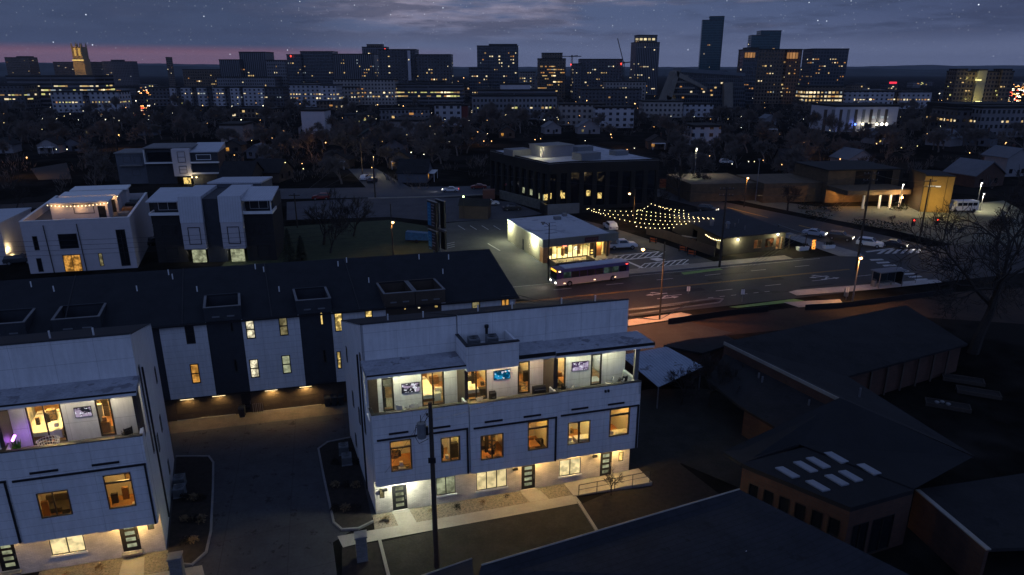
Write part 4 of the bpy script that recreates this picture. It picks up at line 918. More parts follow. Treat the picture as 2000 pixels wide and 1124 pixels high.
car(G(1590, 461), q_ang, 'silver sedan, last in the queue on the cross street', *SIL, 'sedan', 'head')
car(G(1641, 469), q_ang, 'dark suv with a pale front, second in the cross street queue', *DRK, 'suv', 'head')
car(G(1698, 482), q_ang, 'white suv, third in the cross street queue between two dark cars', *WHT_, 'suv', None)
car(G(1745, 483), q_ang, 'dark sedan waiting first at the crossing', *DRK, 'sedan', 'head')
car(G(1382, 414), q_ang, 'black car driving with bright headlights beyond the string lights', *DRK, 'suv', 'head')
car(G(880, 375), R(183), 'white car with lights on driving along the far road', *WHT_, 'sedan', 'on')
car(G(935, 369), R(183), 'dark red car standing on the far road by the office', *RED_, 'sedan', None)
car(G(957, 401), R(10), 'white car parked beside the office retaining wall', *WHT_, 'sedan', None)
car(G(1000, 411), R(12), 'black car parked in front of the office retaining wall', *DRK, 'sedan', None)
car(G(628, 390), R(185), 'dark red suv on the far road behind the bare tree clump', *RED_, 'suv', None)
car(G(1192, 448), R(100), 'white suv parked behind the lit store', *WHT_, 'suv', None)
car(G(1214, 486), R(8), 'white pickup truck parked right of the lit store', *WHT_, 'pickup', None, name='pickup_truck')
car(G(40, 515), R(20), 'dark suv parked at the left edge beside the white house', *DRK, 'suv', None)
car(G(298, 452), R(70), 'silver car parked between the white house and the duplex', *SIL, 'sedan', None)
car(G(299, 478), R(70), 'dark car parked between the white house and the duplex', *DRK, 'sedan', None)
car(G(714, 352), R(80), 'white car parked on the side street beyond the far road', *WHT_, 'suv', None)
car(G(727, 357), R(80), 'dark car parked on the side street beyond the far road', *DRK, 'sedan', None)
car(G(1418, 320), R(0), 'white van parked far behind the church', *WHT_, 'suv', None)
# city bus
BA = math.atan2(*(lambda d: (d.y, d.x))(G(1225, 545) - G(1085, 563)))
bl = (G(1085, 563) + G(1225, 545)) / 2 + Vector((-.3, 1.0, 0))
bus = thing('city_bus', bl, 'white and purple city bus passing the lit store', 'bus', None, BA)
m_bus = paint('bus_white', (.42, .36, .34)); m_bp = paint('bus_purple', (.05, .022, .10))
LB = 6.6
b = MB().hexa([(-LB, -1.27, .35), (LB, -1.27, .35), (LB, 1.27, .35), (-LB, 1.27, .35)], [(-LB, -1.28, 1.45), (LB, -1.28, 1.45), (LB, 1.28, 1.45), (-LB, 1.28, 1.45)], 0)
b.hexa([(-LB, -1.26, 1.453), (LB, -1.26, 1.453), (LB, 1.26, 1.453), (-LB, 1.26, 1.453)], [(-LB + .12, -1.2, 2.5), (LB, -1.2, 2.5), (LB, 1.2, 2.5), (-LB + .12, 1.2, 2.5)], 1)
b.hexa([(-LB + .1, -1.25, 2.503), (LB, -1.25, 2.503), (LB, 1.25, 2.503), (-LB + .1, 1.25, 2.503)], [(-LB + .25, -1.1, 2.95), (LB - .1, -1.1, 2.95), (LB - .1, 1.1, 2.95), (-LB + .25, 1.1, 2.95)], 1)
b.build('body', [m_bus, m_bp], bus, local=True)
MB().box(-LB + 1.5, LB - .2, -1.09, 1.09, 2.953, 3.05).build('roof_fairing', mat('bus_roof', (.42, .42, .46), .6, .15, .8), bus, local=True)
for k in range(8):
    x = -LB + 1.2 + k * 1.45
    for s in (-1, 1): MB().hexa([(x, s * 1.262, 1.5), (x + 1.32, s * 1.262, 1.5), (x + 1.32, s * 1.275, 1.5), (x, s * 1.275, 1.5)], [(x, s * 1.205, 2.45), (x + 1.32, s * 1.205, 2.45), (x + 1.32, s * 1.225, 2.45), (x, s * 1.225, 2.45)]).build('side_window', emit('bus_window', (.10, .16, .15), .35, .8, .3) if k in (0, 5, 6) else m_vglass, bus, local=True)
MB().hexa([(-LB - .02, -1.15, 1.3), (-LB - .02, 1.15, 1.3), (-LB - .005, 1.15, 1.3), (-LB - .005, -1.15, 1.3)], [(-LB + .10, -1.1, 2.4), (-LB + .10, 1.1, 2.4), (-LB + .115, 1.1, 2.4), (-LB + .115, -1.1, 2.4)]).build('windscreen', m_vglass, bus, local=True)
MB().box(-LB + .02, -LB + .09, -.9, .9, 2.55, 2.8).build('destination_sign', emit('amber_sign', (1, .45, .05), 2.2), bus, local=True)
for x in (-4.3, 3.6):
    for s in (-1, 1):
        w_ = MB().tube([(x, s * 1.05, .5), (x, s * 1.30, .5)], .5, 14).build('wheel', m_tyre, bus, local=True); MB().tube([(x, s * 1.301, .5), (x, s * 1.32, .5)], .28, 8).build('rim', m_rim, w_, local=True)
for s in (-1, 1):
    MB().box(-LB - .04, -LB + .0, s * .9 - .2, s * .9 + .2, .7, .9).build('headlight', B_HEAD, bus, local=True)
    MB().box(LB - .01, LB + .03, s * 1.0 - .15, s * 1.0 + .15, 2.3, 2.6).build('tail_light', B_RED, bus, local=True)
for x in (-5.2, .2, 4.0): MB().box(x - .15, x + .15, -1.31, -1.283, .62, .72).build('marker_light', emit('marker_lamp', (1, .62, .35), 4), bus, local=True)
MB().box(-LB + .35, -LB + .65, -1.29, -1.255, 2.6, 2.75).build('marker_light', B_WARM, bus, local=True); MB().box(LB - .7, LB - .3, -1.29, -1.255, 2.6, 2.75).build('marker_light', B_RED, bus, local=True)
a = Vector((math.cos(BA), math.sin(BA), 0)); lamp(bl - a * 7.0 + Vector((0, 0, .8)), (1, .9, .75), 150, .1, None, 80, (-a.x, -a.y, -.25))
# white minibus on the church lot, blue trailer
t = thing('minibus', G(1884, 413), 'white minibus parked right of the church', 'minibus', None, R(5))
MB().hexa([(-3.2, -1.1, .4), (2.6, -1.1, .4), (2.6, 1.1, .4), (-3.2, 1.1, .4)], [(-3.2, -1.05, 2.7), (2.4, -1.05, 2.7), (2.4, 1.05, 2.7), (-3.2, 1.05, 2.7)]).hexa([(-4.3, -.95, .4), (-3.203, -.95, .4), (-3.203, .95, .4), (-4.3, .95, .4)], [(-4.2, -.9, 1.2), (-3.203, -.9, 1.9), (-3.203, .9, 1.9), (-4.2, .9, 1.2)]).build('body', paint('white', 0), t, local=True)
for k in range(4): MB().box(-2.9 + k * 1.3, -1.8 + k * 1.3, -1.13, -1.08, 1.55, 2.3).build('side_window', m_vglass, t, local=True)
for x in (-3.3, 1.5):
    for s in (-1, 1): MB().tube([(x, s * .85, .4), (x, s * 1.13, .4)], .4, 12).build('wheel', m_tyre, t, local=True)
t = thing('covered_trailer', G(816, 473), 'blue tarp-covered trailer on the green verge beside the tall sign', 'trailer', None, R(-5))
b = MB().hexa([(-2.3, -1, .6), (2.3, -1, .6), (2.3, 1, .6), (-2.3, 1, .6)], [(-2.2, -.8, 2.2), (2.2, -.8, 1.9), (2.2, .8, 1.9), (-2.2, .8, 2.2)]).build('tarp', mat('blue_tarp', (.02, .09, .18), .5, .4, 1.5, .3), t, local=True)
MB().box(-2.4, 2.4, -.9, .9, .42, .58).build('chassis', m_black, t, local=True)
for s in (-1, 1): MB().tube([(0, s * .85, .36), (0, s * 1.08, .36)], .36, 12).build('wheel', m_tyre, t, local=True)

# ================================================================ buildings of the middle distance
# --- the lit store
ST0 = G(1060, 515); st = frame(ST0, 22.6, 19.9)
so = thing('corner_store', ST0, 'low lit store with white roof, glass front and fenced terrace', 'shop')
m_tan = mat('tan_block', (.30, .28, .20), .85, .12, .8, .1, lines=[(UZ, .4, .02, .3)]); m_tpo = mat('white_roof_membrane', (.40, .41, .44), .7, .12, .3, 0, spots=(.22, .58, (.26, .27, .30)))
DS = 18.6
MB(sub(st, 0, 'l', 0)).wall(1.5, DS, 0, 4.1, .25, [(9.4, 10.3, .05, 2.2), (6.2, 6.7, 1.2, 2.2)]).build('side_wall', m_tan, so)
MB(sub(st, 0, 'r', 13.4)).wall(1.5, DS, 0, 4.1, .25).build('side_wall', m_tan, so)
MB(st).box(.25, 13.15, DS - .25, DS, 0, 4.1).build('back_wall', m_tan, so)
MB(st).box(-.1, 13.6, 0, DS + .1, 4.12, 4.3).build('roof', m_tpo, so)
MB(st).box(-.15, 15.2, -.3, -.003, 2.95, 4.35).box(-.15, .05, .0, 1.5, 2.95, 4.1).box(13.603, 15.2, .003, 2.2, 3.6, 4.34).build('fascia', mat('fascia_grey', (.16, .155, .13), .7, .15, .6), so)
MB(st).box(-.05, 13.5, .003, 1.45, 2.85, 2.95).build('soffit', m_cream, so)
MB(st).box(8.2, 11.0, -.36, -.303, 3.15, 4.05).build('name_board', mat('dark_red_board', (.05, .018, .018), .5, .3, 2), so)
for k in range(7): MB(st).box(8.45 + k * .34, 8.68 + k * .34, -.375, -.362, 3.45 + (k % 2) * .06, 3.78).build('board_letter', mat('dull_letter', (.14, .06, .06), .6, .2, 3), so)
m_pine = mat('orange_timber', (.42, .20, .08), .6, .25, 1.2, lines=[(UZ, .2, .01, .4)])
MB(st).box(.05, 1.3, .02, 1.6, .02, 2.84).build('timber_pier', m_pine, so); MB(st).box(11.2, 12.4, .9, 1.6, .02, 2.84).build('timber_pier', m_pine, so); MB(st).box(13.5, 14.1, .9, 1.6, .02, 3.55).build('timber_pier', m_pine, so)
for s in (10.35, 12.9): MB(st).box(s, s + .4, -.2, .2, .02, 2.94).build('column', m_black, so)
o = MB(st)
for k in range(9): o.box(1.3 + k * 1.06, 1.38 + k * 1.06, 1.42, 1.56, .1, 2.84)
o.box(1.3, 9.86, 1.41, 1.57, .02, .18).build('shopfront_frame', m_frame, so)
MB(st).box(1.3, 9.86, 1.48, 1.50, .18, 2.84).build('shopfront_pane', m_glass, so)
door(so, sub(st, 1.5), 10.2, 11.15, .03, 2.4, L_YEL, 2); door(so, sub(st, 0, 'l', 0), 9.4, 10.3, .05, 2.2, m_dglass, 1); window(so, sub(st, 0, 'l', 0), 6.2, 6.7, 1.2, 2.2, '1', L_WHT)
MB(st).box(1.3, 13.1, 8.8, 9.0, .02, 4.1).build('inner_wall', mat('shop_backwall', (.45, .34, .16), .8, .4, 1.0), so)
MB(st).box(.26, 13.1, 1.58, 8.79, .0, .03).build('shop_floor', m_cream, so)
rk = random.Random(4)
for k in range(7): MB(st).box(2 + k * 1.1, 2.5 + k * 1.1, 3.2 + (k % 3) * .8, 3.8 + (k % 3) * .8, .03, 1.3 + rk.random() * .8).build('display_shelf', (m_oak, m_dk, m_sheet)[k % 3], so)
for s in (2.6, 6, 9.4): lamp(st(s, 4.0, 3.3), (1, .74, .28), 420, .3, so)
for s in (1.6, 5, 8.4, 11.6): lamp(st(s, .5, 2.7), (1, .66, .24), 80, .06, so); MB(st).cyl(s, .5, 2.80, 2.848, .1, 8).build('downlight', B_WARM, so)
MB(st).box(4.6, 5.3, 1.38, 1.40, 2.3, 2.6).build('neon_sign', emit('neon_red', (1, .12, .10), 5), so); MB(st).box(6.9, 7.5, 1.38, 1.40, 1.4, 2.1).build('window_poster', emit('poster_lamp', (.9, 1, .9), 1.4, 3, .3), so)
for tt in (17.2, 4.2):
    MB(sub(st, 0, 'l', 0)).box(tt - .2, tt + .2, -.22, -.003, 3.5, 3.75).build('wall_pack', B_COOL, so); lamp(st(-.9, tt, 3.4), (.96, 1, .66), 420, .1, so)
for (s, t_, w_, d_) in ((8.6, 14, 1.3, 1.1), (11.5, 16.5, .9, .9)):
    MB(st).box(s, s + w_, t_, t_ + d_, 4.303, 4.9).build('rooftop_unit', m_ac, so)
for k in range(4): MB(st).box(2 + k * 1.1, 2.06 + k * 1.1 + 2.5, 4 + k * 2.7, 4.08 + k * 2.7, 4.303, 4.36).build('roof_seam', m_conc_d, so)
fe = thing('terrace_fence', st(3.5, -3, 0), 'dark low fence around the lit terrace in front of the store', 'fence')
for (x0, x1, y0, y1) in ((.6, .75, -4.6, -.6), (.75, 8.0, -4.6, -4.45), (8.0, 8.15, -4.6, -1.5)): MB(st).box(x0, x1, y0, y1, 0, 1.15).build('panel', m_brown, fe)
for s in (4.4, 5.6): MB(st).box(s, s + .9, -4.66, -4.61, .2, 1.0).build('pale_sign', mat('pale_board', (.26, .25, .26), .7, .5, 3, spots=(6, .5, (.06, .06, .07))), fe)
sheet('terrace_paving', [[xy(st(.75, -4.4, 0)), xy(st(8.0, -4.4, 0)), xy(st(8.0, 1.2, 0)), xy(st(.75, 1.2, 0))], [xy(st(8.15, -1.6, 0)), xy(st(14.5, -1.6, 0)), xy(st(14.5, 1.3, 0)), xy(st(8.15, 1.3, 0))]], .01, m_conc, px=False)
for k, (s, t_) in enumerate(((2.6, -2.4), (5.6, -2.6))):
    o = thing('cafe_table', st(s, t_, 0), ('left', 'right')[k] + ' dark cafe table with chairs on the store terrace', 'table')
    MB().cyl(0, 0, .70, .75, .45, 12).cyl(0, 0, 0, .70, .05, 6).build('table', m_black, o, local=True)
    for a in range(4):
        x, y = math.cos(a * 1.57 + .5) * .85, math.sin(a * 1.57 + .5) * .85
        MB().box(x - .2, x + .2, y - .2, y + .2, .42, .46).box(x - .18, x - .14, y - .18, y - .14, 0, .42).box(x + .14, x + .18, y + .14, y + .18, 0, .42).box(x - .2 + (.36 if x > 0 else 0), x - .16 + (.36 if x > 0 else 0), y - .2, y + .2, .46, .9).build('chair', m_black, o, local=True)
# --- the office
m_dbrk = mat('dark_brown_cladding', (.013, .0125, .011), .8, .15, .3)
ZO = 11.8
OP = [(v.x, v.y) for v in (G(957, 293, ZO), G(1072, 318.5, ZO), G(1112, 315.5, ZO), G(1288, 310.5, ZO), G(1150, 281, ZO))]
oc = thing('office_building', (OP[1][0], OP[1][1], 0), 'large dark office with a white flat roof and tall windows', 'office building')
ctr = Vector((sum(p[0] for p in OP) / 5, sum(p[1] for p in OP) / 5, 0))
m = MB().prism(OP, 9.0, ZO - .35); m.build('upper_wall', m_dbrk, oc)
MB().prism([tuple((Vector((p[0], p[1], 0)) * .97 + ctr * .03)[:2]) for p in OP], -.2, 8.997).build('inner_wall', m_dglass, oc)
MB().prism(OP, ZO - .347, ZO - .3).build('roof', m_tpo, oc)
for i in range(5):
    p, q = Vector(OP[i] + (0,)), Vector(OP[(i + 1) % 5] + (0,)); d = q - p; Ln = d.length; an = math.degrees(math.atan2(d.y, d.x)); fr = frame(p, an)
    MB(fr).box(0.003, Ln - .003, .003, .3, ZO - .297, ZO).build('parapet', m_dbrk, oc)
    if i > 2: continue
    n = max(1, round(Ln / 3.4)); MB(fr).box(.003, Ln, .003, .35, -.2, .8).build('plinth', m_dbrk, oc)
    for k in range(n + 1):
        x = Ln * k / n; MB(fr).box(max(x - .55, .006), min(x + .55, Ln - .006), .006, .4, .803, 8.994).build('pier', m_dbrk, oc)
    for k in range(n):
        x0, x1 = Ln * k / n + .55, Ln * (k + 1) / n - .55
        if x1 - x0 < .5: continue
        MB(fr).box(x0 + .003, x1 - .003, .45, .5, .85, 8.9).box((x0 + x1) / 2 - .05, (x0 + x1) / 2 + .05, .38, .447, .85, 8.9).box(x0 + .01, x1 - .01, .36, .44, 4.3, 4.7).build('window', m_dglass, oc)
for (px, py, w_) in ((1020, 372, 0), (1035, 376, 0), (1052, 384, 0), (1058, 386, 0), (1068, 386, 1), (1075, 384, 1), (1096, 379, 1), (1101, 383, 1), (1150, 378, 2), (1172, 383, 2)):
    i = min(w_, 2); p, q = OP[i], OP[i + 1]; an = math.degrees(math.atan2(q[1] - p[1], q[0] - p[0])); s, z = FAC(px, py, p, an); MB(frame(p, an)).box(s - .5, s + .5, .30, .44, z - .7, z + .7).build('lit_window', L_YEL if w_ else L_GRN, oc)
pf = frame(G(1062, 309, ZO - .3), 30)
o = MB(pf).box(0, 9.0, 0, 7, 0, 2.8).build('roof_penthouse', m_wbrick if 0 else mat('penthouse_panel', (.20, .20, .22), .7, .1, .4), oc); MB(pf).box(-.2, 9.2, -.2, 7.2, 2.803, 2.95).build('coping', m_conc, o)
MB(pf).box(-.06, -.003, 1, 1.6, .2, 2.6).build('lit_louvre', L_WHT, o); lamp(pf(-1.6, -.5, 2.6), (1, .9, .5), 130, .2, oc)
hf = frame(G(1135, 315, ZO - .3), 30)
for k, (x, y, a, b_, h) in enumerate(((0, 0, 6, 4, 1.8), (9, 14, 5, 4, 1.6), (-10, 16, 6, 5, 1.6), (14, 4, 4, 3, 1.2))): MB(hf).box(x, x + a, y, y + b_, .003, h).build('rooftop_unit', m_ac, oc)
rw = kerb('retaining_wall', gx((978, 388), (1066, 412)), 'stepped dark stone retaining wall left of the office', .6, 2.2, mat('retaining_stone', (.10, .10, .09), .9, .4, 1.2, .5)); rw['category'] = 'wall'
t = thing('screen_wall', G(1100, 418), 'pale flat screen wall at the foot of the office', 'wall', None, R(15)); MB().box(-4, 4, -.2, .2, 0, 2.4).build('panel', mat('pale_metal_panel', (.14, .15, .15), .6, .2, .6), t, local=True); MB().box(-4.6, -4.003, -.2, 4, 0, 2.4).build('return', m_black, t, local=True)
# --- the dark bar with its garden of string lights
BR0 = G(1410, 500); bf = frame(BR0, 20.2, 12.8)
bo = thing('bar_building', BR0, 'low dark bar with lit windows under a flat black roof', 'bar')
m_blk = mat('black_cladding', (.020, .020, .020), .8, .25, 1, lines=[(UZ, .25, .015, .4)])
DB, WB = 21, 14.2
bh = [(7.0, 8.8, .7, 2.4), (9.6, 11.6, .7, 2.5), (12.1, 13.9, .1, 2.6)]
MB(sub(bf, 0)).wall(0, WB, 0, 3.4, .25, bh).build('front_wall', m_blk, bo)
lh = [(1.0, 2.3, .9, 2.5), (10, 12, .1, 2.4)]
MB(sub(bf, 0, 'l', 0)).wall(.25, DB, 0, 3.4, .25, lh).build('side_wall', m_blk, bo); MB(sub(bf, 0, 'r', WB)).wall(.25, DB, 0, 3.4, .25).build('side_wall', m_blk, bo)
MB(bf).hexa([(-.6, -.7, 3.42), (WB + .4, -.7, 3.42), (WB + .4, DB, 3.42), (-.6, DB, 3.42)], [(-.6, -.7, 3.6), (WB + .4, -.7, 3.6), (WB + .4, DB, 3.75), (-.6, DB, 3.75)]).build('roof', mat('black_roof', (.026, .025, .028), .9, .2, .3), bo)
for h in bh: window(bo, sub(bf, 0), *h, kind='2', pane=m_glass)
window(bo, sub(bf, 0, 'l', 0), *lh[0], kind='1', pane=L_DIM)
room(bo, bf, .4, WB - .4, .02, 3.3, .26, 6, (1, .62, .25), 300, mat('bar_wall', (.22, .10, .05), .8, .5, 1.5), m_oak)
for k in range(7): MB(bf).box(6.6 + k * 1.0, 7.0 + k * 1.0, 3 + (k % 2) * 1.2, 3.5 + (k % 2) * 1.2, .03, 1.0 + (k % 3) * .3).build('bar_stool', (m_dk, m_oak)[k % 2], bo)
for s, z in ((3.2, 2.7), (12.3, 3.0)): MB(bf).box(s - .15, s + .15, -.2, -.003, z, z + .25).build('wall_lamp', B_COOL, bo); lamp(bf(s, -.7, z - .1), (1, .86, .42), 220, .08, bo)
for (s, t_) in ((2.3, 8.5), (4.2, 5.5)):
    o = MB(bf).cyl(s, t_, 3.5, 4.6, .35, 10).cyl(s, t_, 4.603, 5.0, .5, 10, r1=.3).build('roof_fan', m_steel, bo)
for (s, t_) in ((6.2, 6), (6.9, 3.4), (9, 9)): MB(bf).cyl(s, t_, 3.5, 4.4, .08, 6).build('vent_pipe', m_steel, bo)
b = MB()
gt = thing('garden_fence', G(1330, 482), 'long dark slatted fence along the left side of the bar garden', 'fence')
pts = [G(*p) for p in ((1262, 458), (1300, 468), (1345, 484), (1395, 502))]
for p, q in zip(pts, pts[1:]): MB().hexa([(p.x, p.y, 0), (q.x, q.y, 0), (q.x + .08, q.y + .08, 0), (p.x + .08, p.y + .08, 0)], [(p.x, p.y, 1.8), (q.x, q.y, 1.8), (q.x + .08, q.y + .08, 1.8), (p.x + .08, p.y + .08, 1.8)]).build('panel', m_brown, gt)
# string lights: each string one thing, its bulbs one part
def string_lights(p, q, label, n=14, sag=.5, group=None, cat='string lights', bulb=.09, mt=B_WARM):
    p, q = Vector(p), Vector(q); t = thing('string_lights', p, label, cat, group)
    P = [p.lerp(q, k / n) - Vector((0, 0, sag * 4 * (k / n) * (1 - k / n))) for k in range(n + 1)]
    MB().tube([tuple(v) for v in P], .012, 4, cap=False).build('cord', m_black, t)
    for v in P: MB().ball(v.x, v.y, v.z - .08, bulb, 4).build('bulb', mt, t)
    return t
mast = [((1147, 408), (1240, 434)), ((1150, 407), (1244, 412)), ((1244, 412), (1272, 398)), ((1272, 398), (1335, 411)), ((1246, 410), (1392, 426)), ((1244, 418), (1394, 427)), ((1243, 426), (1366, 432)), ((1241, 434), (1340, 437)), ((1243, 442), (1316, 444)), ((1160, 413), (1236, 420)), ((1290, 404), (1345, 418))]
b_str = emit('festoon_bulb', (1, .74, .36), 7)
for k, (a_, c_) in enumerate(mast):
    string_lights(G(*a_, 4.2), G(*c_, 4.0), 'string of warm bulbs hung over the garden left of the bar', (10, 9, 4, 8, 16, 16, 13, 11, 8, 8, 6)[k], .25, 'festoon strings over the bar garden', bulb=.068, mt=b_str)
for (x, y) in ((1270, 440), (1310, 425), (1230, 425), (1345, 432)): lamp(G(x, y, 3.6), (1, .75, .38), 60, .4)
string_lights(bf(-.1, .4, 2.9), bf(-.1, 6.4, 2.6), 'short string of warm bulbs along the side of the bar', 10, .3, None, mt=b_str)
tb = 0
for (x, y, l) in ((1300, 462, 'long pale picnic table near the garden fence of the bar'), (1345, 470, 'pale picnic table beside the wall of the bar')):
    o = thing('picnic_table', G(x, y), l, 'table', None, R(-40)); MB().box(-1.6, 1.6, -.4, .4, .72, .78).build('tabletop', m_conc, o, local=True)
    for s in (-1, 1): MB().box(-1.6, 1.6, s * .8 - .15, s * .8 + .15, .42, .46).box(s * 1.2 - .04, s * 1.2 + .04, -.8, .8, 0, .72).build('bench', m_oak, o, local=True)
for (x, y, l) in ((1567, 489, 'white planter box left of the lit sign by the bar'), (1618, 486, 'white planter box right of the lit sign by the bar')):
    o = thing('planter_box', G(x, y), l, 'planter', None, R(18)); MB().hexa([(-1.1, -.4, 0), (1.1, -.4, 0), (1.1, .4, 0), (-1.1, .4, 0)], [(-1.2, -.5, .7), (1.2, -.5, .7), (1.2, .5, .7), (-1.2, .5, .7)]).build('trough', m_white, o, local=True)
    g = MB(); rn = random.Random(int(x))
    for k in range(70):
        a_, h = rn.uniform(-1, 1), rn.uniform(.75, 1.3); yy = rn.uniform(-.35, .35); g.face([(a_, yy, .7), (a_ + .12, yy + .1, h), (a_ + .02, yy + .15, h + .1), (a_ - .1, yy, h)])
    g.build('foliage', m_leaf, o, local=True, recalc=False)
o = thing('lit_sign', G(1588, 489), 'small glowing red and yellow upright sign by the corner', 'sign', None, R(18)); MB().box(-.35, .35, -.08, .08, .2, 2.0).build('panel', emit('sign_glow', (1, .35, .06), 2.2, 2.5, .1), o, local=True); MB().box(-.4, .4, -.12, .12, 0, .197).build('base', m_black, o, local=True)
o = thing('pergola_frame', G(1540, 488), 'thin pale frame standing at the right end of the bar', 'frame', None, R(14))
for (x, y) in ((0, 0), (3.6, 0), (0, 9), (3.6, 9)): MB().box(x - .06, x + .06, y - .06, y + .06, 0, 2.7).build('post', m_black, o, local=True)
MB().box(-.06, 3.66, -.06, .06, 2.703, 2.82).box(-.06, .06, .063, 9.06, 2.703, 2.82).box(3.54, 3.66, .063, 9.06, 2.703, 2.82).build('beam', m_conc_d, o, local=True)
# --- brick church
m_cb = brick('tan_brick', (.105, .070, .036), (.07, .05, .03), 0, 3, .25)
CH0 = G(1680, 404); ca = -18; cf = frame(CH0, 8, 8)
ch = thing('church_building', CH0, 'tan brick church with a porch of white posts and a glowing end wall', 'church')
wx = (G(1840, 408) - CH0).length
MB(cf).box(-6, 14, 6, 22, 0, 8.2).build('main_wall', m_cb, ch); MB(cf).box(-6.3, 14.3, 5.7, 22.3, 8.203, 8.5).build('roof', m_dbrk, ch)
for s in (1.6, 7.3): MB(cf).box(s, s + 4.6, 5.9, 5.997, 4.4, 8.0).build('window', m_dglass, ch)
MB(cf).box(-22, -6.003, 8, 24, 0, 5.0).build('side_wing', m_cb, ch); MB(cf).box(-40, -22.003, 12, 30, 0, 4.6).build('side_wing', m_cb, ch)
MB(cf).box(-6, 11, -3, 5.69, 3.4, 4.6).build('porch_roof', m_cb, ch)
for s in (-1.2, 3.2, 6.0, 8.8): MB(cf).box(s - .2, s + .2, -2.8, -2.4, 0, 3.397).build('porch_post', m_white, ch)
tw = frame(G(1796, 414), -10, -10); MB(tw).box(-.12, -.003, .1, 10, 0, 9.15).build('dark_side', m_dbrk, ch); MB(tw).box(0, 6.4, 0, 10, 0, 8.6).build('glowing_end_wall', mat('ochre_panel', (.30, .19, .055), .8, .12, .4, lines=[((math.cos(R(-10)), math.sin(R(-10)), 0), 3.4, .18, .8)]), ch); MB(tw).box(-.2, 6.6, -.2, 10.2, 8.603, 8.8).build('coping', m_dbrk, ch)
MB(cf).box(14.003, 16.5, 8, 20, 0, 8.0).build('link_wall', m_dbrk, ch)
MB(tw).box(.8, 3.6, -.12, -.003, 6.1, 6.35).build('wall_sign', emit('pale_sign', (1, .95, .75), .8), ch)
for s in (1.6, 7): lamp(cf(s, -4.2, 3.0), (1, .72, .34), 90, .1, ch)
lamp(tw(2.5, -5.0, 3.0), (1, .72, .20), 330, .2, ch); lamp(cf(4, -8, 6), (1, .80, .40), 90, .3, ch)
for (x, y, l) in ((1646, 386, 'left amber lamp under the church porch'), (1758, 396, 'amber lamp between the porch and the glowing wall')):
    g = G(x, y + 12); o = thing('porch_lamp', g, l, 'lamp'); MB().cyl(0, 0, 0, 2.6, .05, 6).build('post', m_black, o, local=True); MB().ball(0, 0, 2.8, .28, 5).build('globe', B_SOD, o, local=True); lamp(g + Vector((0, -.4, 2.8)), SOD, 360, .1)
# hedges on the church lot
def hedge(p, q, h, label):
    b = MB(); p, q = Vector(p), Vector(q); rn = random.Random(int(p.x * 10)); n = int((q - p).length * 60)
    for k in range(n):
        c = p.lerp(q, rn.random()) + Vector((rn.uniform(-1, 1), rn.uniform(-1, 1), rn.uniform(.05, h))); s = rn.uniform(.08, .22); d = Vector((rn.uniform(-1, 1), rn.uniform(-1, 1), rn.uniform(-.3, 1))).normalized(); e = d.cross(Vector((.2, .4, .8))).normalized()
        b.face([tuple(c + d * s), tuple(c + e * s), tuple(c - d * s), tuple(c - e * s)])
    return tag(b.build('hedge', m_leaf, None, recalc=False), label, 'hedge')
hedge(G(1665, 440), G(1770, 452), 1.6, 'long low hedge bank at the edge of the church forecourt'); hedge(G(1570, 424), G(1615, 428), 1.6, 'clump of dark shrubs on the church forecourt by the road'); hedge(G(1560, 408), G(1640, 412), 1.4, 'dark hedge in front of the church porch on its left'); hedge(G(1320, 372), G(1400, 390), 1.4, 'dark hedge below the trees right of the office'); hedge(G(1740, 412), G(1770, 410), 1.8, 'dark hedge right of the church porch')

# ================================================================ houses beyond the garage row
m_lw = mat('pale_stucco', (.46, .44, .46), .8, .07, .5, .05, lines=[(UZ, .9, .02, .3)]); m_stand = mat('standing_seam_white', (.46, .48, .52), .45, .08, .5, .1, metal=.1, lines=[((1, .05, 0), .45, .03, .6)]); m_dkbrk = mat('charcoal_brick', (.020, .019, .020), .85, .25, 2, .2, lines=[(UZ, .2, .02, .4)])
m_grey = mat('grey_siding', (.10, .11, .13), .75, .15, .6, .1, lines=[(UZ, .3, .02, .4)])
W0 = G(60, 535); wa = 13.0; wf = frame(W0, wa, 21)
wh = thing('roof_terrace_house', W0, 'white flat-roofed house with string-lit roof terraces at the left', 'house')
Wd = 16.6; Hw = 8.9; Dp = 26
def facw(x0, y0, x1, y1, p, a):
    u = FAC(x0, y0, p, a); v = FAC(x1, y1, p, a); return (min(u[0], v[0]), max(u[0], v[0]), min(u[1], v[1]), max(u[1], v[1]))
ww = [(*facw(112, 458, 155, 485, W0, wa), '1', m_dglass), (*facw(121, 499, 163, 530, W0, wa), '2', L_ORG), (*facw(62, 462, 78, 489, W0, wa), '1', m_dglass), (*facw(70, 505, 86, 531, W0, wa), '1', m_dglass), (*facw(191, 495, 204, 520, W0, wa), '1', L_DIM), (*facw(225, 449, 256, 519, W0, wa), '2', m_dglass)]
MB(sub(wf, 0)).wall(0, Wd, -.3, Hw, .3, [q[:4] for q in ww]).build('front_wall', m_lw, wh)
for q in ww: window(wh, sub(wf, 0), *q[:4], kind=q[4], pane=q[5], fw=.1)
MB(wf).box(0, .3, .303, Dp, -.3, Hw).box(Wd - .3, Wd, .303, Dp, -.3, Hw).box(.303, Wd - .303, Dp - .3, Dp, -.3, Hw).build('side_wall', m_lw, wh)
MB(wf).box(.3, Wd - .3, .3, Dp - .3, 7.5, 7.7).build('roof_deck', mat('terrace_deck', (.14, .12, .10), .8, .25, .5), wh)
MB(wf).box(-.06, Wd + .06, -.06, .36, Hw + .003, Hw + .1).box(-.06, .36, .363, Dp, Hw + .003, Hw + .1).box(Wd - .36, Wd + .06, .363, Dp, Hw + .003, Hw + .1).build('coping', m_white, wh)
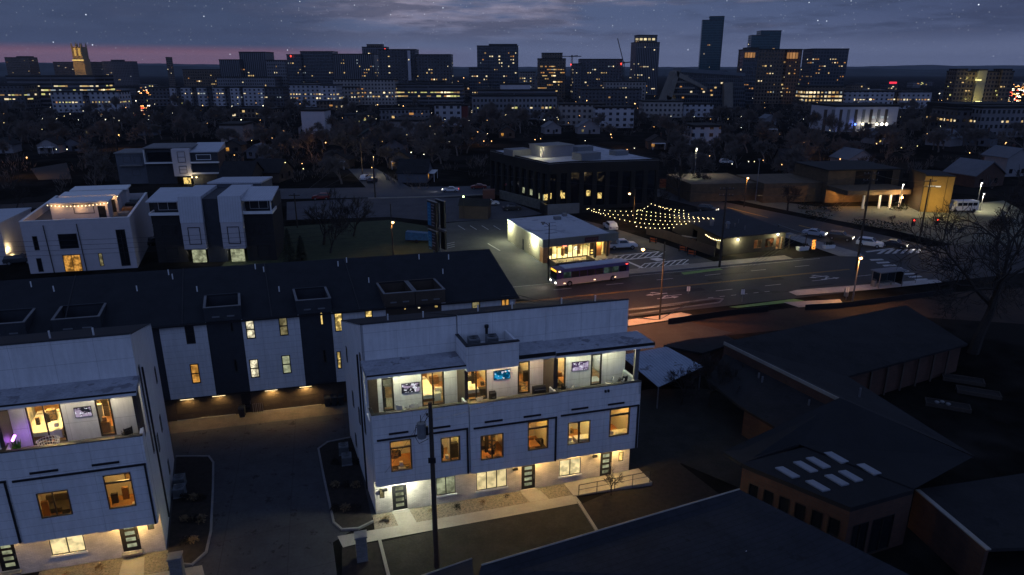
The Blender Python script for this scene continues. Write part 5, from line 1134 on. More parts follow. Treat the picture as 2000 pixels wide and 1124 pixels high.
for k in range(3):
    y = 5.5 + k * 6.6; x0, x1 = 3.6 + k * .5, 12.6 + k * .6
    o = MB(wf).box(x0, x1, y, y + 4.2, 7.7, 10.9).build('penthouse', m_lw, wh); MB(wf).box(x0 - .25, x1 + .5, y - .9, y + 4.4, 10.903, 11.12).build('canopy', m_white, o)
    if k < 2:
        MB(wf).box(x1 - 1.6, x1 - .4, y - .06, y - .003, 7.75, 10.1).build('door', m_dglass, o)
        fm2 = MB(wf)
        for (a, b, c, d) in ((x1 - 5.4, x1 - 2.2, 8.9, 8.98), (x1 - 5.4, x1 - 2.2, 10.5, 10.58), (x1 - 5.4, x1 - 5.32, 8.983, 10.497), (x1 - 2.28, x1 - 2.2, 8.983, 10.497)): fm2.box(a, b, y - .08, y - .003, c, d)
        fm2.build('wall_frame', m_black, o)
        string_lights(wf(x0 - .2, y - .5, 10.7), wf(x1 + .2, y - .5, 10.75), ('front', 'rear')[k] + ' string of warm bulbs on the roof terrace of the white house', 16, .35 if k == 0 else .1, None, bulb=.07, mt=b_str)
        lamp(wf(x0 + 1, y - .9, 10.4), (1, .55, .22), 22, .3); lamp(wf(x1 - .6, y - .9, 10.5), (1, .55, .22), 22, .3); lamp(wf((x0 + x1) / 2, y - .9, 10.0), (1, .55, .22), 18, .3)
for k, s in enumerate((3.4, 8.4)): MB(wf).tube([(s, -.15, 8.2), (s, -.15, 7.8), (s + .2, -.15, 0)], .07, 6).build('downspout', m_black, wh)
for k in range(5): MB(wf).box(13.6, 15.4, 3 + k * 4.6, 4.8 + k * 4.6, 7.703, 8.35).build('terrace_furniture', (m_dk, m_ac, m_oak)[k % 3], wh)
chair(wf(6.0, 2.6, 7.7), R(40), 'pale lounge chair on the front roof terrace of the white house', 1)
# duplex with white metal bays
D0 = G(308, 515); da = 4.7; df = frame(D0, da, 10)
du = thing('duplex_house', D0, 'dark duplex with two white metal bays and white balconies', 'house')
def ds(x, y): return FAC(x, y, D0, da)
for a, b in ((0, 5.2), (15.6, 20.7)): MB(df).box(a, b, .6, 12, -.3, 8.6).build('side_block', m_dkbrk, du)
MB(df).box(8.8, 12.2, .3, 13, -.3, 11.4).build('centre_block', m_slate, du)
for a, b in ((5.2, 9.0), (11.9, 15.7)):
    o = MB(df).box(a, b, -.7, 11, 2.6, 7.4).build('bay', m_lw, du)
    MB(df).hexa([(a - .05, -.75, 7.403), (b + .05, -.75, 7.403), (b + .05, 12, 7.403), (a - .05, 12, 7.403)], [(a - .05, -.2, 11.9), (b + .05, -.2, 11.9), (b + .05, 12, 12.0), (a - .05, 12, 12.0)]).build('metal_roof', m_stand, du)
    window(du, sub(df, -.7), a + 1.0, b - .7, 3.5, 6.6, '1', L_DIM if a > 6 else m_dglass, d0=-.05, fw=.12)
    MB(df).box(a + .9, b - .6, .25, .6, -.1, 2.2).build('glowing_entry', L_GRN, du); lamp(df(a + 1.2, -.2, 2.2), (1, .95, .7), 20, .06, du)  # entry box emits; the light in the recess is put into its material
for a, b, sgn in ((0, 5.0, 0), (15.8, 20.7, 1)):
    MB(df).box(a - .2, b + .2, .1, .35, 8.603, 9.1).box(a - .2, a + .05, .353, 5, 8.603, 9.1).box(b - .05, b + .2, .353, 5, 8.603, 9.1).build('balcony_rail', m_white, du)
    MB(df).box(a, b, 2.6, 12, 8.603, 11.0).build('top_storey', m_slate, du)
    MB(df).hexa([(a - .4, .1, 10.9), (b + .3, .1, 10.9), (b + .3, 9, 11.9), (a - .4, 9, 11.9)], [(a - .4, .1, 11.1), (b + .3, .1, 11.1), (b + .3, 9, 12.1), (a - .4, 9, 12.1)]).build('porch_roof', m_stand, du)
    MB(df).box(b - .2, b, .4, .6, 9.1, 10.897).build('porch_post', m_white, du)
    window(du, sub(df, 2.6), a + .8, b - .9, 9.1, 10.7, '2', L_DIM, fm=m_white, d0=-.06)
    window(du, sub(df, .6), a + 1.4, b - 1.2, 5.0, 6.8, '2', L_DIM if sgn else m_dglass, d0=-.06); window(du, sub(df, .6), a + 1.6, b - 1.3, .6, 2.8, '1', L_GRN, d0=-.06)
MB(df).hexa([(7.2, 13.2, -.3), (17, 13.2, -.3), (17, 26, -.3), (7.2, 26, -.3)], [(7.2, 13.2, 12.0), (17, 13.2, 12.0), (17, 26, 11.0), (7.2, 26, 11.0)]).build('rear_block', m_grey, du); MB(df).hexa([(7, 13, 12.003), (17.2, 13, 12.003), (17.2, 26.2, 11.1), (7, 26.2, 11.1)], [(7, 13, 12.3), (17.2, 13, 12.3), (17.2, 26.2, 11.4), (7, 26.2, 11.4)]).build('rear_roof', m_stand, du)
# sliver of a white house at the left edge
e0 = G(-40, 520); ef = frame(e0, 15); t = thing('white_house', e0, 'white house cut off by the left edge, with one wall light', 'house')
MB(ef).box(-8, 4.4, 0, 14, -.3, 7.2).build('wall', m_lw, t); MB(ef).box(-8.2, 4.6, -.2, 14.2, 7.203, 7.5).build('roof', m_stand, t); window(t, sub(ef, 0), 1.2, 2.4, 3, 6, '1', m_dglass); MB(ef).box(4.42, 4.6, 1, 1.3, 2.6, 2.9).build('wall_lamp', B_WARM, t); lamp(ef(4.9, 1.2, 2.6), (1, .75, .35), 60)
# modern grey and white houses further back
M0 = G(345, 362); mf = frame(M0, 8, 14); t = thing('modern_house', M0, 'grey modern house with a white two-window bay and corner balconies', 'house')
MB(mf).box(-17, -8.5, 4.5, 16, 0, 9.0).build('grey_block', m_grey, t); MB(mf).box(-8.497, -.2, 3, 16, 0, 10.2).build('grey_block', m_slate, t); MB(mf).box(-17.3, -8.5, 4.1, 16.3, 9.003, 9.3).build('roof', m_conc_d, t); MB(mf).box(-8.6, 5.4, 2.4, 16.3, 10.503, 10.8).build('roof', m_conc_d, t)
MB(mf).box(-8.4, -.3, 1.6, 2.997, 6.2, 6.5).box(-8.4, -8.2, 1.6, 2.997, 6.503, 10.2).build('balcony_frame', m_white, t); MB(mf).box(-16, -9.5, 3.2, 4.497, 5.4, 5.7).build('balcony_frame', m_conc_d, t); MB(mf).box(-7.6, -1.2, 2.9, 2.997, 6.8, 9.4).build('window_wall', m_dglass, t)
MB(mf).box(-.2, 4.8, 0, 16, 2.6, 10.5).build('white_bay', m_lw, t)
for z0, z1 in ((3.4, 5.6), (6.6, 9.8)): window(t, sub(mf, 0), 1.4, 3.6, z0, z1, 'dh', m_dglass, d0=-.06, fw=.12)
MB(mf).box(4.803, 12.5, 1, 15, 0, 9.4).build('dark_block', m_slate, t); MB(mf).hexa([(4.803, .6, 9.403), (13, .6, 9.403), (13, 15, 9.403), (4.803, 15, 9.403)], [(4.803, .6, 9.7), (13, .6, 9.7), (13, 15, 11), (4.803, 15, 11)]).build('side_roof', m_stand, t)
for z in (3.4, 6.6): MB(mf).box(4.9, 12.9, -.6, -.45, z, z + .25).box(4.9, 12.9, -.6, .997, z - .2, z - .003).build('balcony', m_white, t)
window(t, sub(mf, 1), 6.4, 10.6, 7.2, 8.8, '1', m_dglass, fm=m_white, d0=-.06, fw=.15)
MB(mf).box(2.2, 4.2, -.05, -.003, .3, 2.2).build('porch_window', L_YEL, t)
for s in (4.6, 5.9): MB(mf).ball(s, .2, 2.2, .2, 5).build('porch_lamp', B_WARM, t)
lamp(mf(5, -1, 2), (1, .8, .45), 90)
for z, s in ((6.4, -15), (6.4, -12), (2.4, -13)): window(t, sub(mf, 4.5), s, s + 2.2, z, z + 1.8, '1', m_dglass, d0=-.05)

# ================================================================ the low school buildings at lower right
m_sh2 = mat('grey_shingle', (.015, .015, .016), .95, .4, .4, .4, lines=[((.55, .83, 0), .45, .05, .4)], spots=(.5, .6, (.009, .009, .010))); m_sh3 = mat('blue_shingle', (.016, .018, .024), .9, .35, .35, .4, lines=[((-.4, .916, 0), .42, .05, .45), ((.916, .4, 0), 5.3, .05, .3)], spots=(.6, .62, (.010, .011, .014))); m_blkr = mat('black_roofing', (.009, .010, .012), .9, .3, .5, .1); m_rbrk = brick('red_brick', (.080, .034, .020), (.05, .035, .03), 0, 2)
def P(x, y, z): v = G(x, y, z); return (v.x, v.y, z)
def roofpoly(name, pts, m, par, th=.25):
    b = MB(); return b.hexa([(p[0], p[1], p[2] - th) for p in pts], pts).build(name, m, par)
def wallrun(name, pts, z0, m, par, th=.25):
    b = MB()
    for p, q in zip(pts, pts[1:]):
        p, q = Vector(p), Vector(q); d = (q - p); d.z = 0; d.normalize(); n = Vector((-d.y, d.x, 0)) * th
        b.hexa([(p.x, p.y, z0), (q.x, q.y, z0), (q.x + n.x, q.y + n.y, z0), (p.x + n.x, p.y + n.y, z0)], [(p.x, p.y, p.z), (q.x, q.y, q.z), (q.x + n.x, q.y + n.y, q.z), (p.x + n.x, p.y + n.y, p.z)])
    return b.build(name, m, par)
s0 = P(1415, 668, 5.6)
sc_ = thing('school_building', (s0[0], s0[1], 0), 'long low dark building with brick strip under its stepped roof', 'school building')
rA, rB = P(1415, 668, 5.6), P(1648, 782, 5.6); far = P(1770, 596, 4.4); fr2 = P(1890, 672, 3.6); inn = P(1655, 735, 3.6); low2 = P(1905, 892, 3.6)
roofpoly('upper_roof', [rA, inn, fr2, far], m_sh2, sc_); roofpoly('upper_roof', [rA, rB, (low2[0], low2[1], 3.6), inn], m_sh2, sc_)
v = (Vector(rB) - Vector(rA)).normalized(); n = Vector((v.y, -v.x, 0)) if True else None
if n.x > 0: n = -n
MB().hexa([tuple(Vector(rA) + n * .1 - Vector((0, 0, .3))), tuple(Vector(rB) + n * .1 - Vector((0, 0, .3))), tuple(Vector(rB) - Vector((0, 0, .3))), tuple(Vector(rA) - Vector((0, 0, .3)))], [tuple(Vector(rA) + n * .1 + Vector((0, 0, .03))), tuple(Vector(rB) + n * .1 + Vector((0, 0, .03))), tuple(Vector(rB) + Vector((0, 0, .03))), tuple(Vector(rA) + Vector((0, 0, .03)))]).build('eave_trim', m_conc, sc_)
dn = Vector((0, 0, 1.2))
wallrun('clerestory_wall', [tuple(Vector(rA) - Vector((0, 0, .3))), tuple(Vector(rB) - Vector((0, 0, .3)))], 3.9, m_rbrk, sc_)
eA, eB = P(1446, 794, 3.0), P(1530, 844, 3.0)
lA, lB = (rA[0] + .3, rA[1], 4.4), (rB[0], rB[1], 4.4)
roofpoly('lower_roof', [P(1380, 742, 3.0), eA, eB, P(1560, 860, 3.0), lB, lA], m_sh2, sc_)
wallrun('side_wall', [tuple(Vector(eA) - Vector((0, 0, .26)) + Vector((.4, 0, 0))), tuple(Vector(eB) - Vector((0, 0, .26)) + Vector((.4, 0, 0)))], 0, m_rbrk, sc_)
wallrun('court_wall', [(inn[0] + .3, inn[1] + .5, 3.3), (fr2[0] - .3, fr2[1] + .5, 3.3)], 0, m_rbrk, sc_)
for k in range(6):
    p = Vector(inn).lerp(Vector(fr2), .2 + k * .13); MB().box(p.x - .08, p.x + .08, p.y + .1, p.y + .3, 0, 3.3).build('porch_post', m_brown, sc_)
wallrun('rear_wall', [(far[0] - .3, far[1], 4.1), (rA[0], rA[1] + .3, 4.1)], 0, m_rbrk, sc_)
d1 = P(1478, 820, 1.2); MB().box(d1[0] - .4, d1[0] + .4, d1[1] - .2, d1[1] - .1, .3, 2.6).build('downspout', m_conc_d, sc_)
for (x, y) in ((1482, 735), (1489, 742), (1522, 738), (1580, 788), (1680, 765)): v = G(x, y, 4.3 if x < 1600 else 4.8); MB().cyl(v.x, v.y, 3.5, v.z + .35, .09, 6).build('vent_pipe', m_steel, sc_)
t = thing('brick_shed', G(1345, 690), 'small flat-roofed brick outbuilding left of the school roof', 'shed')
roofpoly('roof', [P(1296, 675, 3.0), P(1372, 690, 3.0), P(1440, 668, 3.0), P(1420, 655, 3.0), P(1340, 664, 3.0)], m_sh2, t); wallrun('wall', [(P(1298, 676, 3)[0], P(1298, 676, 3)[1] + .2, 2.74), (P(1372, 690, 3)[0], P(1372, 690, 3)[1] + .3, 2.74), (P(1436, 669, 3)[0], P(1436, 669, 3)[1] + .3, 2.74)], 0, m_rbrk, t)
t = thing('metal_carport', G(1300, 735), 'pale blue corrugated metal carport right of the middle block', 'carport')
c1, c2, c3, c4_ = P(1212, 694, 2.6), P(1302, 677, 2.9), P(1374, 716, 2.9), P(1286, 756, 2.6)
roofpoly('roof', [c1, c4_, c3, c2], mat('corrugated_metal', (.30, .36, .44), .6, .15, .5, .3, metal=.2, lines=[((math.cos(R(15)), math.sin(R(15)), 0), .35, .05, .6)], spots=(.5, .6, (.14, .16, .18))), t, .06)
for c in (c1, c2, c3, c4_): q = Vector(c).lerp((Vector(c1) + Vector(c3)) / 2, .06); MB().cyl(q.x, q.y, 0, c[2] - .1, .07, 6).build('post', m_steel, t)
# skylight hall
k0 = P(1660, 992, 4.6); sk = thing('skylight_hall', (k0[0], k0[1], 0), 'brick hall with eight pale skylights in its black roof', 'hall')
q1, q2, q3, q4 = P(1447, 905, 4.6), P(1662, 992, 4.6), P(1785, 957, 4.6), P(1600, 866, 4.6)
roofpoly('flat_roof', [q1, q2, q3, q4], m_blkr, sk, .35)
ap = P(1640, 777, 6.4)
roofpoly('hip_roof', [P(1412, 882, 3.9), q1, P(1560, 868, 4.7), ap], m_blkr, sk); b = MB(); b.face([P(1560, 868, 4.7), (q3[0], q3[1], 4.65), P(1900, 893, 4.0), ap]); b.build('hip_roof', m_blkr, sk)
wx0 = Vector((q1[0], q1[1], 0)); d = Vector((q2[0], q2[1], 0)) - wx0; an = math.degrees(math.atan2(d.y, d.x)); kf = frame(wx0, an); Lk = d.length
hk = [(Lk * (.10 + k * .148), Lk * (.10 + k * .148) + Lk * .10, 1.9, 3.3) for k in range(6)]
MB(kf).wall(.15, Lk, 0, 4.24, .3, hk).build('front_wall', m_rbrk, sk)
for h in hk: window(sk, kf, *h, kind='1', pane=m_dglass)
wx1 = Vector((q2[0], q2[1], 0)); d = Vector((q3[0], q3[1], 0)) - wx1; an = math.degrees(math.atan2(d.y, d.x)); kg = frame(wx1, an); L2 = d.length
hk = [(.5, 2.0, .1, 3.0), (2.3, 4.4, .1, 3.0)]
MB(kg).wall(.0, L2, 0, 4.24, .3, hk).build('side_wall', m_rbrk, sk)
for h in hk: window(sk, kg, *h, kind='2', pane=m_dglass)
m_sky = mat('skylight_dome', (.22, .235, .26), .3, .08, 1)
for (x, y) in ((1538, 922), (1573, 911), (1598, 903), (1633, 893), (1597, 948), (1634, 937), (1661, 929), (1697, 916)):
    a = [P(x - 24, y - 9, 4.72), P(x + 10, y + 11, 4.72), P(x + 25, y + 8, 4.72), P(x - 9, y - 11, 4.72)]
    MB().hexa([(p[0], p[1], 4.603) for p in a], a).build('skylight', m_sky, sk)
wl = thing('garden_wall', G(1850, 1030), 'brick wing wall with pale coping right of the skylight hall', 'wall'); pa, pb = P(1787, 958, 3.2), P(1925, 1075, 3.2)
wallrun('wall', [pa, pb], 0, m_rbrk, wl); wallrun('coping', [(pa[0], pa[1] - .05, 3.3), (pb[0], pb[1] - .05, 3.3)], 3.21, m_conc, wl, .35)
roofpoly('lean_to_roof', [(pa[0] + .3, pa[1] + .2, 3.15), (pb[0] + .3, pb[1] + .2, 3.15), P(2280, 1060, 2.6), P(2130, 905, 2.6)], m_sh2, wl)
# nearest roof at the bottom
f0 = P(1445, 957, 6.0); fo_ = thing('shingled_building', (f0[0], f0[1], 0), 'large blue-grey shingle roof filling the bottom right with one white vent', 'building')
e1, e2, e3 = P(940, 1106, 6.0), P(1445, 957, 6.0), P(1800, 1135, 5.2); fw_ = P(1560, 1300, 3.2); fl0 = P(880, 1330, 3.2)
roofpoly('roof', [e1, fl0, P(1900, 1250, 3.2), e3, e2], m_sh3, fo_, .2)
d_ = (Vector(e2) - Vector(e1)); MB().tube([tuple(Vector(e1) + Vector((0, .05, .02))), tuple(Vector(e2) + Vector((0, .05, .02)))], .06, 5).build('ridge_trim', m_conc, fo_)
b = MB(); b.face([e1, e2, tuple(Vector(e2) + Vector((-.8, 6, -3))), tuple(Vector(e1) + Vector((-.8, 6, -3)))]) if False else None
wallrun('back_wall', [(e1[0], e1[1] + .1, 5.7), (e2[0], e2[1] + .1, 5.7)], 0, m_rbrk, fo_); wallrun('gable_wall', [(e2[0] - .3, e2[1] - .3, 5.7), (e3[0] - .3, e3[1] - .3, 4.9)], 0, m_rbrk, fo_)
roofpoly('porch_roof', [P(815, 1128, 4.4), P(840, 1330, 3.2), P(935, 1240, 4.4), P(922, 1091, 4.4)], m_sh3, fo_, .2)
MB().tube([P(815, 1128, 4.42), P(922, 1091, 4.42)], .05, 5).build('ridge_trim', m_conc, fo_)
v = G(1455, 1088, 5.0); MB().cyl(v.x, v.y, v.z - .8, v.z + .45, .07, 7).build('vent_pipe', m_white, fo_)
# timber raised beds in the right-hand yard
for (x, y, l) in ((1850, 795, 'timber raised bed with pale bags on it in the dark yard'), (1910, 770, 'timber raised bed farther right in the dark yard'), (1880, 745, 'timber raised bed nearest the court wall')):
    g = G(x, y); o = thing('raised_bed', g, l, 'raised bed', None, R(-25)); MB().box(-2, 2, -.7, -.6, 0, .4).box(-2, 2, .6, .7, 0, .4).box(-2, -1.9, -.6, .6, 0, .4).box(1.9, 2, -.6, .6, 0, .4).build('frame', m_pole, o, local=True); MB().box(-1.9, 1.9, -.6, .6, .02, .3).build('soil', m_mulch, o, local=True)
    if x == 1850:
        for k in range(3): MB().ball(-1 + k * .5, -.2 + (k % 2) * .3, .42, .25, 5, sz=.6).build('bag', m_conc_d, o, local=True)

# ================================================================ signs, poles, lamps, bus stop
ps = thing('pylon_sign', G(846, 500), 'tall double-faced tenant sign with blue panels behind the garage row', 'sign')
g0 = G(846, 500); H1 = hz(846, 500, 394); pa_ = frame(g0, -55)
for k, y in enumerate((0, 1.7)):
    for z0, z1 in ((H1 - 4.9, H1), (1.2, H1 - 5.4)):
        o = MB(pa_).box(-1.6, 1.6, y, y + .35, z0, z1).build('cabinet', m_black, ps); MB(pa_).box(-1.66, 1.66, y - .06, y + .41, z1 + .003, z1 + .1).build('cap', m_conc, o)
        if k == 0:
            MB(pa_).box(-1.5, -.25, y - .04, y - .003, z0 + .4, z1 - .3).build('blue_panel', mat('sign_blue', (.02, .15, .30), .4, .15, 1), o)
            for q in range(8):
                z = z1 - .6 - q * .55
                if z > z0 + .3: MB(pa_).box(-.05, 1.1 - (q % 3) * .25, y - .03, y - .003, z, z + .2).build('sign_text', mat('sign_letter', (.20, .19, .22), .5, .2, 3), o)
            for q in range(5): MB(pa_).box(-1.3, -.5 - (q % 2) * .2, y - .06, y - .043, z1 - 1.2 - q * .6, z1 - 1.05 - q * .6).build('sign_text', mat('sign_letter_b', (.10, .28, .42), .5, .2, 3), o)
for s in (-1.2, 1.2): MB(pa_).cyl(s, .9, 0, H1 - .3, .14, 8).build('post', m_steel, ps)
MB(pa_).box(-3.4, 3.4, .5, 1.2, H1 - 5.3, H1 - 5.15).build('catwalk', m_pole, ps)
def street_lamp(x, yb, yl, label, arm=(1.6, 0), on=True, col=SOD, pw=900, pole=m_steel, extra=0, bulb=None):
    g = G(x, yb); h = hz(x, yb, yl); t = thing('street_lamp', g, label, 'street lamp')
    MB().tube([(0, 0, 0), (0, 0, h + extra)], [.13, .08], 8).build('post', pole, t, local=True)
    MB().tube([(0, 0, h - .5), (arm[0] * .5, arm[1] * .5, h - .1), (arm[0], arm[1], h)], .05, 6).build('arm', pole, t, local=True)
    hd = MB().box(arm[0] - .35, arm[0] + .35, arm[1] - .15, arm[1] + .15, h + .0, h + .16).build('lamp_head', m_steel, t, local=True)
    MB().ball(arm[0], arm[1], h - .10, .24 if bulb is None else .17, 5).build('bulb', (bulb or B_SOD) if on else m_conc, hd, local=True)
    if on: lamp(g + Vector((arm[0], arm[1] - .05, h - .5)), col, pw, .2, None, 142)
    return t
street_lamp(1237, 436, 377, 'lit amber street lamp beside the string lights garden', (-1.3, -.5), pw=420, pole=m_pole, extra=.8)
street_lamp(1453, 405, 347, 'lit amber street lamp on the far pavement of the cross street', (.1, -.4), pw=420, pole=m_pole)
street_lamp(1665, 588, 502, 'lit amber street lamp beside the bus shelter', (.05, -.3), pw=600, pole=m_steel, extra=.3)
street_lamp(1288, 625, 487, 'lit amber street lamp on a tall dark pole at the near pavement', (-2.8, .3), col=(1, .40, .14), pw=3000, pole=m_pole, extra=1.0)
street_lamp(768, 500, 433, 'lit amber street lamp on the green verge behind the garage row', (.3, -.2), pw=260, pole=m_pole, extra=3.2)
street_lamp(1071, 548, 436, 'unlit street lamp in front of the store with a double arm', (-1.0, .2), on=False, pole=m_pole)
for (x, yb, yl, l) in ((1755, 410, 360, 'tall pale lamp post in front of the church'), (1908, 400, 357, 'left pale lamp post behind the minibus'), (1914, 412, 378, 'right pale lamp post beside the minibus'), (1354, 372, 290, 'pale lamp post behind the trees right of the office')): street_lamp(x, yb, yl, l, (0, -.2), col=(1, .92, .62), pw=700, bulb=B_COOL)
street_lamp(1475, 395, 312, 'tall unlit pale post beside the amber lamp of the cross street', (0, .3), on=False)
P1, h1 = upole(1405, 522, 365, 'tall utility pole at the left corner of the bar', .2, 2)
P2, h2 = upole(1672, 528, 335, 'tall leaning utility pole at the street corner behind the shelter', .2, 2)
P3, h3 = upole(1795, 472, 350, 'tall utility pole left of the traffic signals', .18, 2)
P4, h4 = upole(1325, 392, 300, 'utility pole among the trees right of the office', .16, 1)
P5, h5 = upole(733, 388, 300, 'pale utility pole on the side street beyond the far road', .2, 1)
P6, h6 = upole(708, 340, 268, 'utility pole behind the pale one on the side street', .18, 1)
P7, h7 = upole(581, 445, 378, 'dark utility pole right of the duplex', .16, 1)
P8, h8 = upole(232, 310, 225, 'thin utility pole far behind the white house', .2, 1)
tops = [(p.location + Vector((0, 0, h - .3))) for p, h in ((P1, h1), (P2, h2), (P3, h3), (P5, h5), (P6, h6), (P7, h7))]
wire([tops[0], tops[1]], 'wire between the two tall poles of the main street', .8, .02); wire([tops[1], tops[2]], 'wire from the corner pole to the traffic signal pole', .6, .02); wire([tops[3], tops[4]], 'wire between the poles of the side street', .5, .025)
for k in range(4): wire([Vector(RW0) + Vector((-62, 38 + k * .8, 8.4 - k * 1.0)), Vector(RW0) + Vector((6, 54 + k * .8, 7.6 - k * .9))], 'one of four thin wires crossing in front of the white house and duplex', .7, .022, 'overhead_wire', 'wires behind the garage row')
for (a_, b_, l) in ((0, 3, 'long wire from the bar corner pole to the pale side street pole'), (5, 3, 'wire from the duplex pole to the pale side street pole'), (0, 2, 'wire from the bar corner pole to the traffic signal pole'), (4, 5, 'wire from the rear side street pole to the duplex pole')): wire([tops[a_] - Vector((0, 0, .9)), tops[b_] - Vector((0, 0, .9))], l, 1.0, .025)
for k in range(3): wire([tops[1] - Vector((0, 0, .5 + k * 1.0)), tuple(G(1288, 625, 10.2 - k * .7)), Vector((-9, 79, 10 - k * .7))], 'one of three wires strung along the near side of the main street', .9, .02, 'overhead_wire', 'street wires')
wire([Vector(RW0) + Vector((2, 58, 3.6)), tuple(G(768, 462, 2.5))], 'low pale wire across the green verge', .3, .02)
# traffic signals
t = thing('traffic_signal', G(1843, 470), 'traffic signal mast with two red heads over the cross street', 'traffic signal')
hm = hz(1843, 470, 425); MB().tube([(0, 0, 0), (0, 0, hm + .5)], [.14, .10], 8).build('post', m_black, t, local=True); va = (G(1770, 430, hm) - G(1843, 428, hm)); MB().tube([(0, 0, hm), (va.x, va.y, hm)], [.08, .05], 6).build('mast_arm', m_black, t, local=True)
for q in (.92, .28):
    o = MB().box(va.x * q - .3, va.x * q + .3, va.y * q - .15, va.y * q + .15, hm - 1.5, hm - .08).build('signal_head', m_black, t, local=True); MB().cyl(0, 0, 0, .1, .01, 4)
    for z in (0, 1, 2): MB().ball(va.x * q, va.y * q - .15, hm - .38 - z * .42, .17, 5).build('lens', B_RED if z == 0 else paint('dead_lens', (.10, .03, .02)), o, local=True)
# bus shelter
b0 = G(1715, 566); t = thing('bus_shelter', b0, 'glass bus shelter with benches on the street island', 'bus shelter', None, R(17))
for x in (0, 4.6):
    for y in (0, 1.5): MB().box(x - .05, x + .05, y - .05, y + .05, .1, 2.7).build('post', m_steel, t, local=True)
MB().box(-.3, 4.9, -.3, 1.8, 2.703, 2.85).build('roof', m_steel, t, local=True); MB().box(.06, 4.54, 1.48, 1.52, .4, 2.5).build('back_pane', glass('shelter_pane', (.5, .6, .65), .3), t, local=True); MB().box(.6, 3.8, .9, 1.3, .5, .56).box(.8, .9, 1.0, 1.2, .1, .497).box(3.5, 3.6, 1.0, 1.2, .1, .497).build('bench', m_conc, t, local=True)
MB().box(4.57, 4.63, .1, 1.4, .4, 2.4).build('poster_panel', m_dglass, t, local=True)
for (x, y, l) in ((1706, 561, 'dark litter bin left of the bus shelter'), (1652, 580, 'slim dark post on the island left of the shelter')):
    o = thing('litter_bin', G(x, y), l, 'bin'); MB().cyl(0, 0, .1, 1.15, .32, 10).build('body', m_ac, o, local=True); MB().cyl(0, 0, 1.153, 1.3, .35, 10, r1=.2).build('lid', m_black, o, local=True)
for (x, y, yt, l) in ((1344, 574, 560, 'white lane delineator sign standing on the median'), (1449, 590, 566, 'thin white sign post by the green bike lane'), (1652, 586, 562, 'thin dark sign post left of the street lamp')):
    o = thing('sign_post', G(x, y), l, 'sign post'); h = hz(x, y, yt); MB().cyl(0, 0, 0, h, .05, 6).build('post', m_steel, o, local=True); MB().box(-.25, .25, -.03, .03, h - .75, h).build('plate', m_white, o, local=True)
sh = thing('dark_shed', G(925, 428), 'dark open-fronted shed with a green light in the upper lot', 'shed', None, R(-8)); MB().box(-3.4, 3.4, 0, 4, 0, 3.0).build('wall', m_brown, sh, local=True); MB().hexa([(-3.6, -.3, 3.003), (3.6, -.3, 3.003), (3.6, 4.3, 3.003), (-3.6, 4.3, 3.003)], [(-3.6, 2, 4.4), (3.6, 2, 4.4), (3.6, 2.1, 4.4), (-3.6, 2.1, 4.4)]).build('roof', m_sh2, sh, local=True)
MB().cyl(-2.2, -.4, 0, 5.0, .05, 5).build('lamp_post', m_pole, sh, local=True); MB().ball(-2.2, -.4, 5.2, .22, 5).build('lamp_bulb', emit('green_bulb', (.75, 1, .35), 8), sh, local=True)
for (x, y, l) in ((1333, 492, 'leftmost orange barrier beside the garden fence'), (1350, 500, 'orange barrier right of its twin by the garden fence'), (1275, 475, 'orange barrier nearest the store')):
    o = thing('barrier', G(x, y), l, 'barrier', None, R(-40)); MB().box(-.8, .8, -.05, .05, .7, 1.0).box(-.8, .8, -.05, .05, .3, .5).build('rail', mat('orange_plastic', (.50, .10, .02), .6, .15, 2), o, local=True); [MB().box(s, s + .1, -.25, .25, 0, 1.05).build('foot', m_black, o, local=True) for s in (-.7, .6)]
o = thing('container', G(955, 388), 'small red container box beside the office', 'container'); MB().box(-1.6, 1.6, -1.2, 1.2, 0, 2.4).build('box', paint('rust', (.14, .05, .03), .7), o, local=True); MB().box(-1.5, 1.5, -1.25, -1.203, .1, 2.2).build('door', paint('rust', 0), o, local=True)
o = thing('orange_sign', G(1298, 372), 'orange work sign standing at the right corner of the office', 'sign'); MB().box(-1.5, 1.5, -.1, .1, .8, 3.2).build('panel', paint('orange_panel', (.36, .09, .03), .7), o, local=True); [MB().box(s, s + .1, -.05, .05, 0, .797).build('foot', m_black, o, local=True) for s in (-1.3, 1.2)]

# ================================================================ skyline
FAC_M = {}
def fm(k, *a, **kw):
    if k not in FAC_M: FAC_M[k] = facade('facade_' + k, *a, **kw)
    return FAC_M[k]
F_GLASS = fm('dark_glass', (.075, .085, .100), (.010, .014, .020), 3.5, 1.9, .8, .85, .15); F_TEAL = fm('teal_glass', (.015, .060, .072), (.010, .045, .058), 3.8, 1.6, .7, .85, .15); F_CONC = fm('concrete_grid', (.16, .16, .17), (.015, .018, .022), 3.6, 2.6, .5, .55)
F_BRN = fm('brown_grid', (.120, .088, .062), (.012, .010, .009), 3.4, 3.0, .6, .6); F_WHT = fm('white_flats', (.34, .34, .36), (.020, .022, .030), 3.2, 4.2, .5, .42); F_DRK = fm('dark_flats', (.070, .070, .078), (.010, .010, .012), 3.2, 3.4, .5, .5); F_TEAL2 = fm('blue_glass', (.05, .055, .065), (.012, .022, .032), 3.4, 3.2, .6, .7); F_BRN2 = fm('copper_bay', (.16, .075, .035), (.03, .018, .012), 3.4, 2.6, .6, .6); F_STR = fm('striped_tower', (.125, .125, .14), (.012, .016, .02), 60, 2.4, .98, .6); F_BAND = fm('banded_low', (.10, .10, .11), (.014, .016, .02), 3.6, 60, .55, .99); F_PALE = fm('pale_stone', (.28, .26, .24), (.03, .03, .035), 3.4, 3.2, .5, .5)
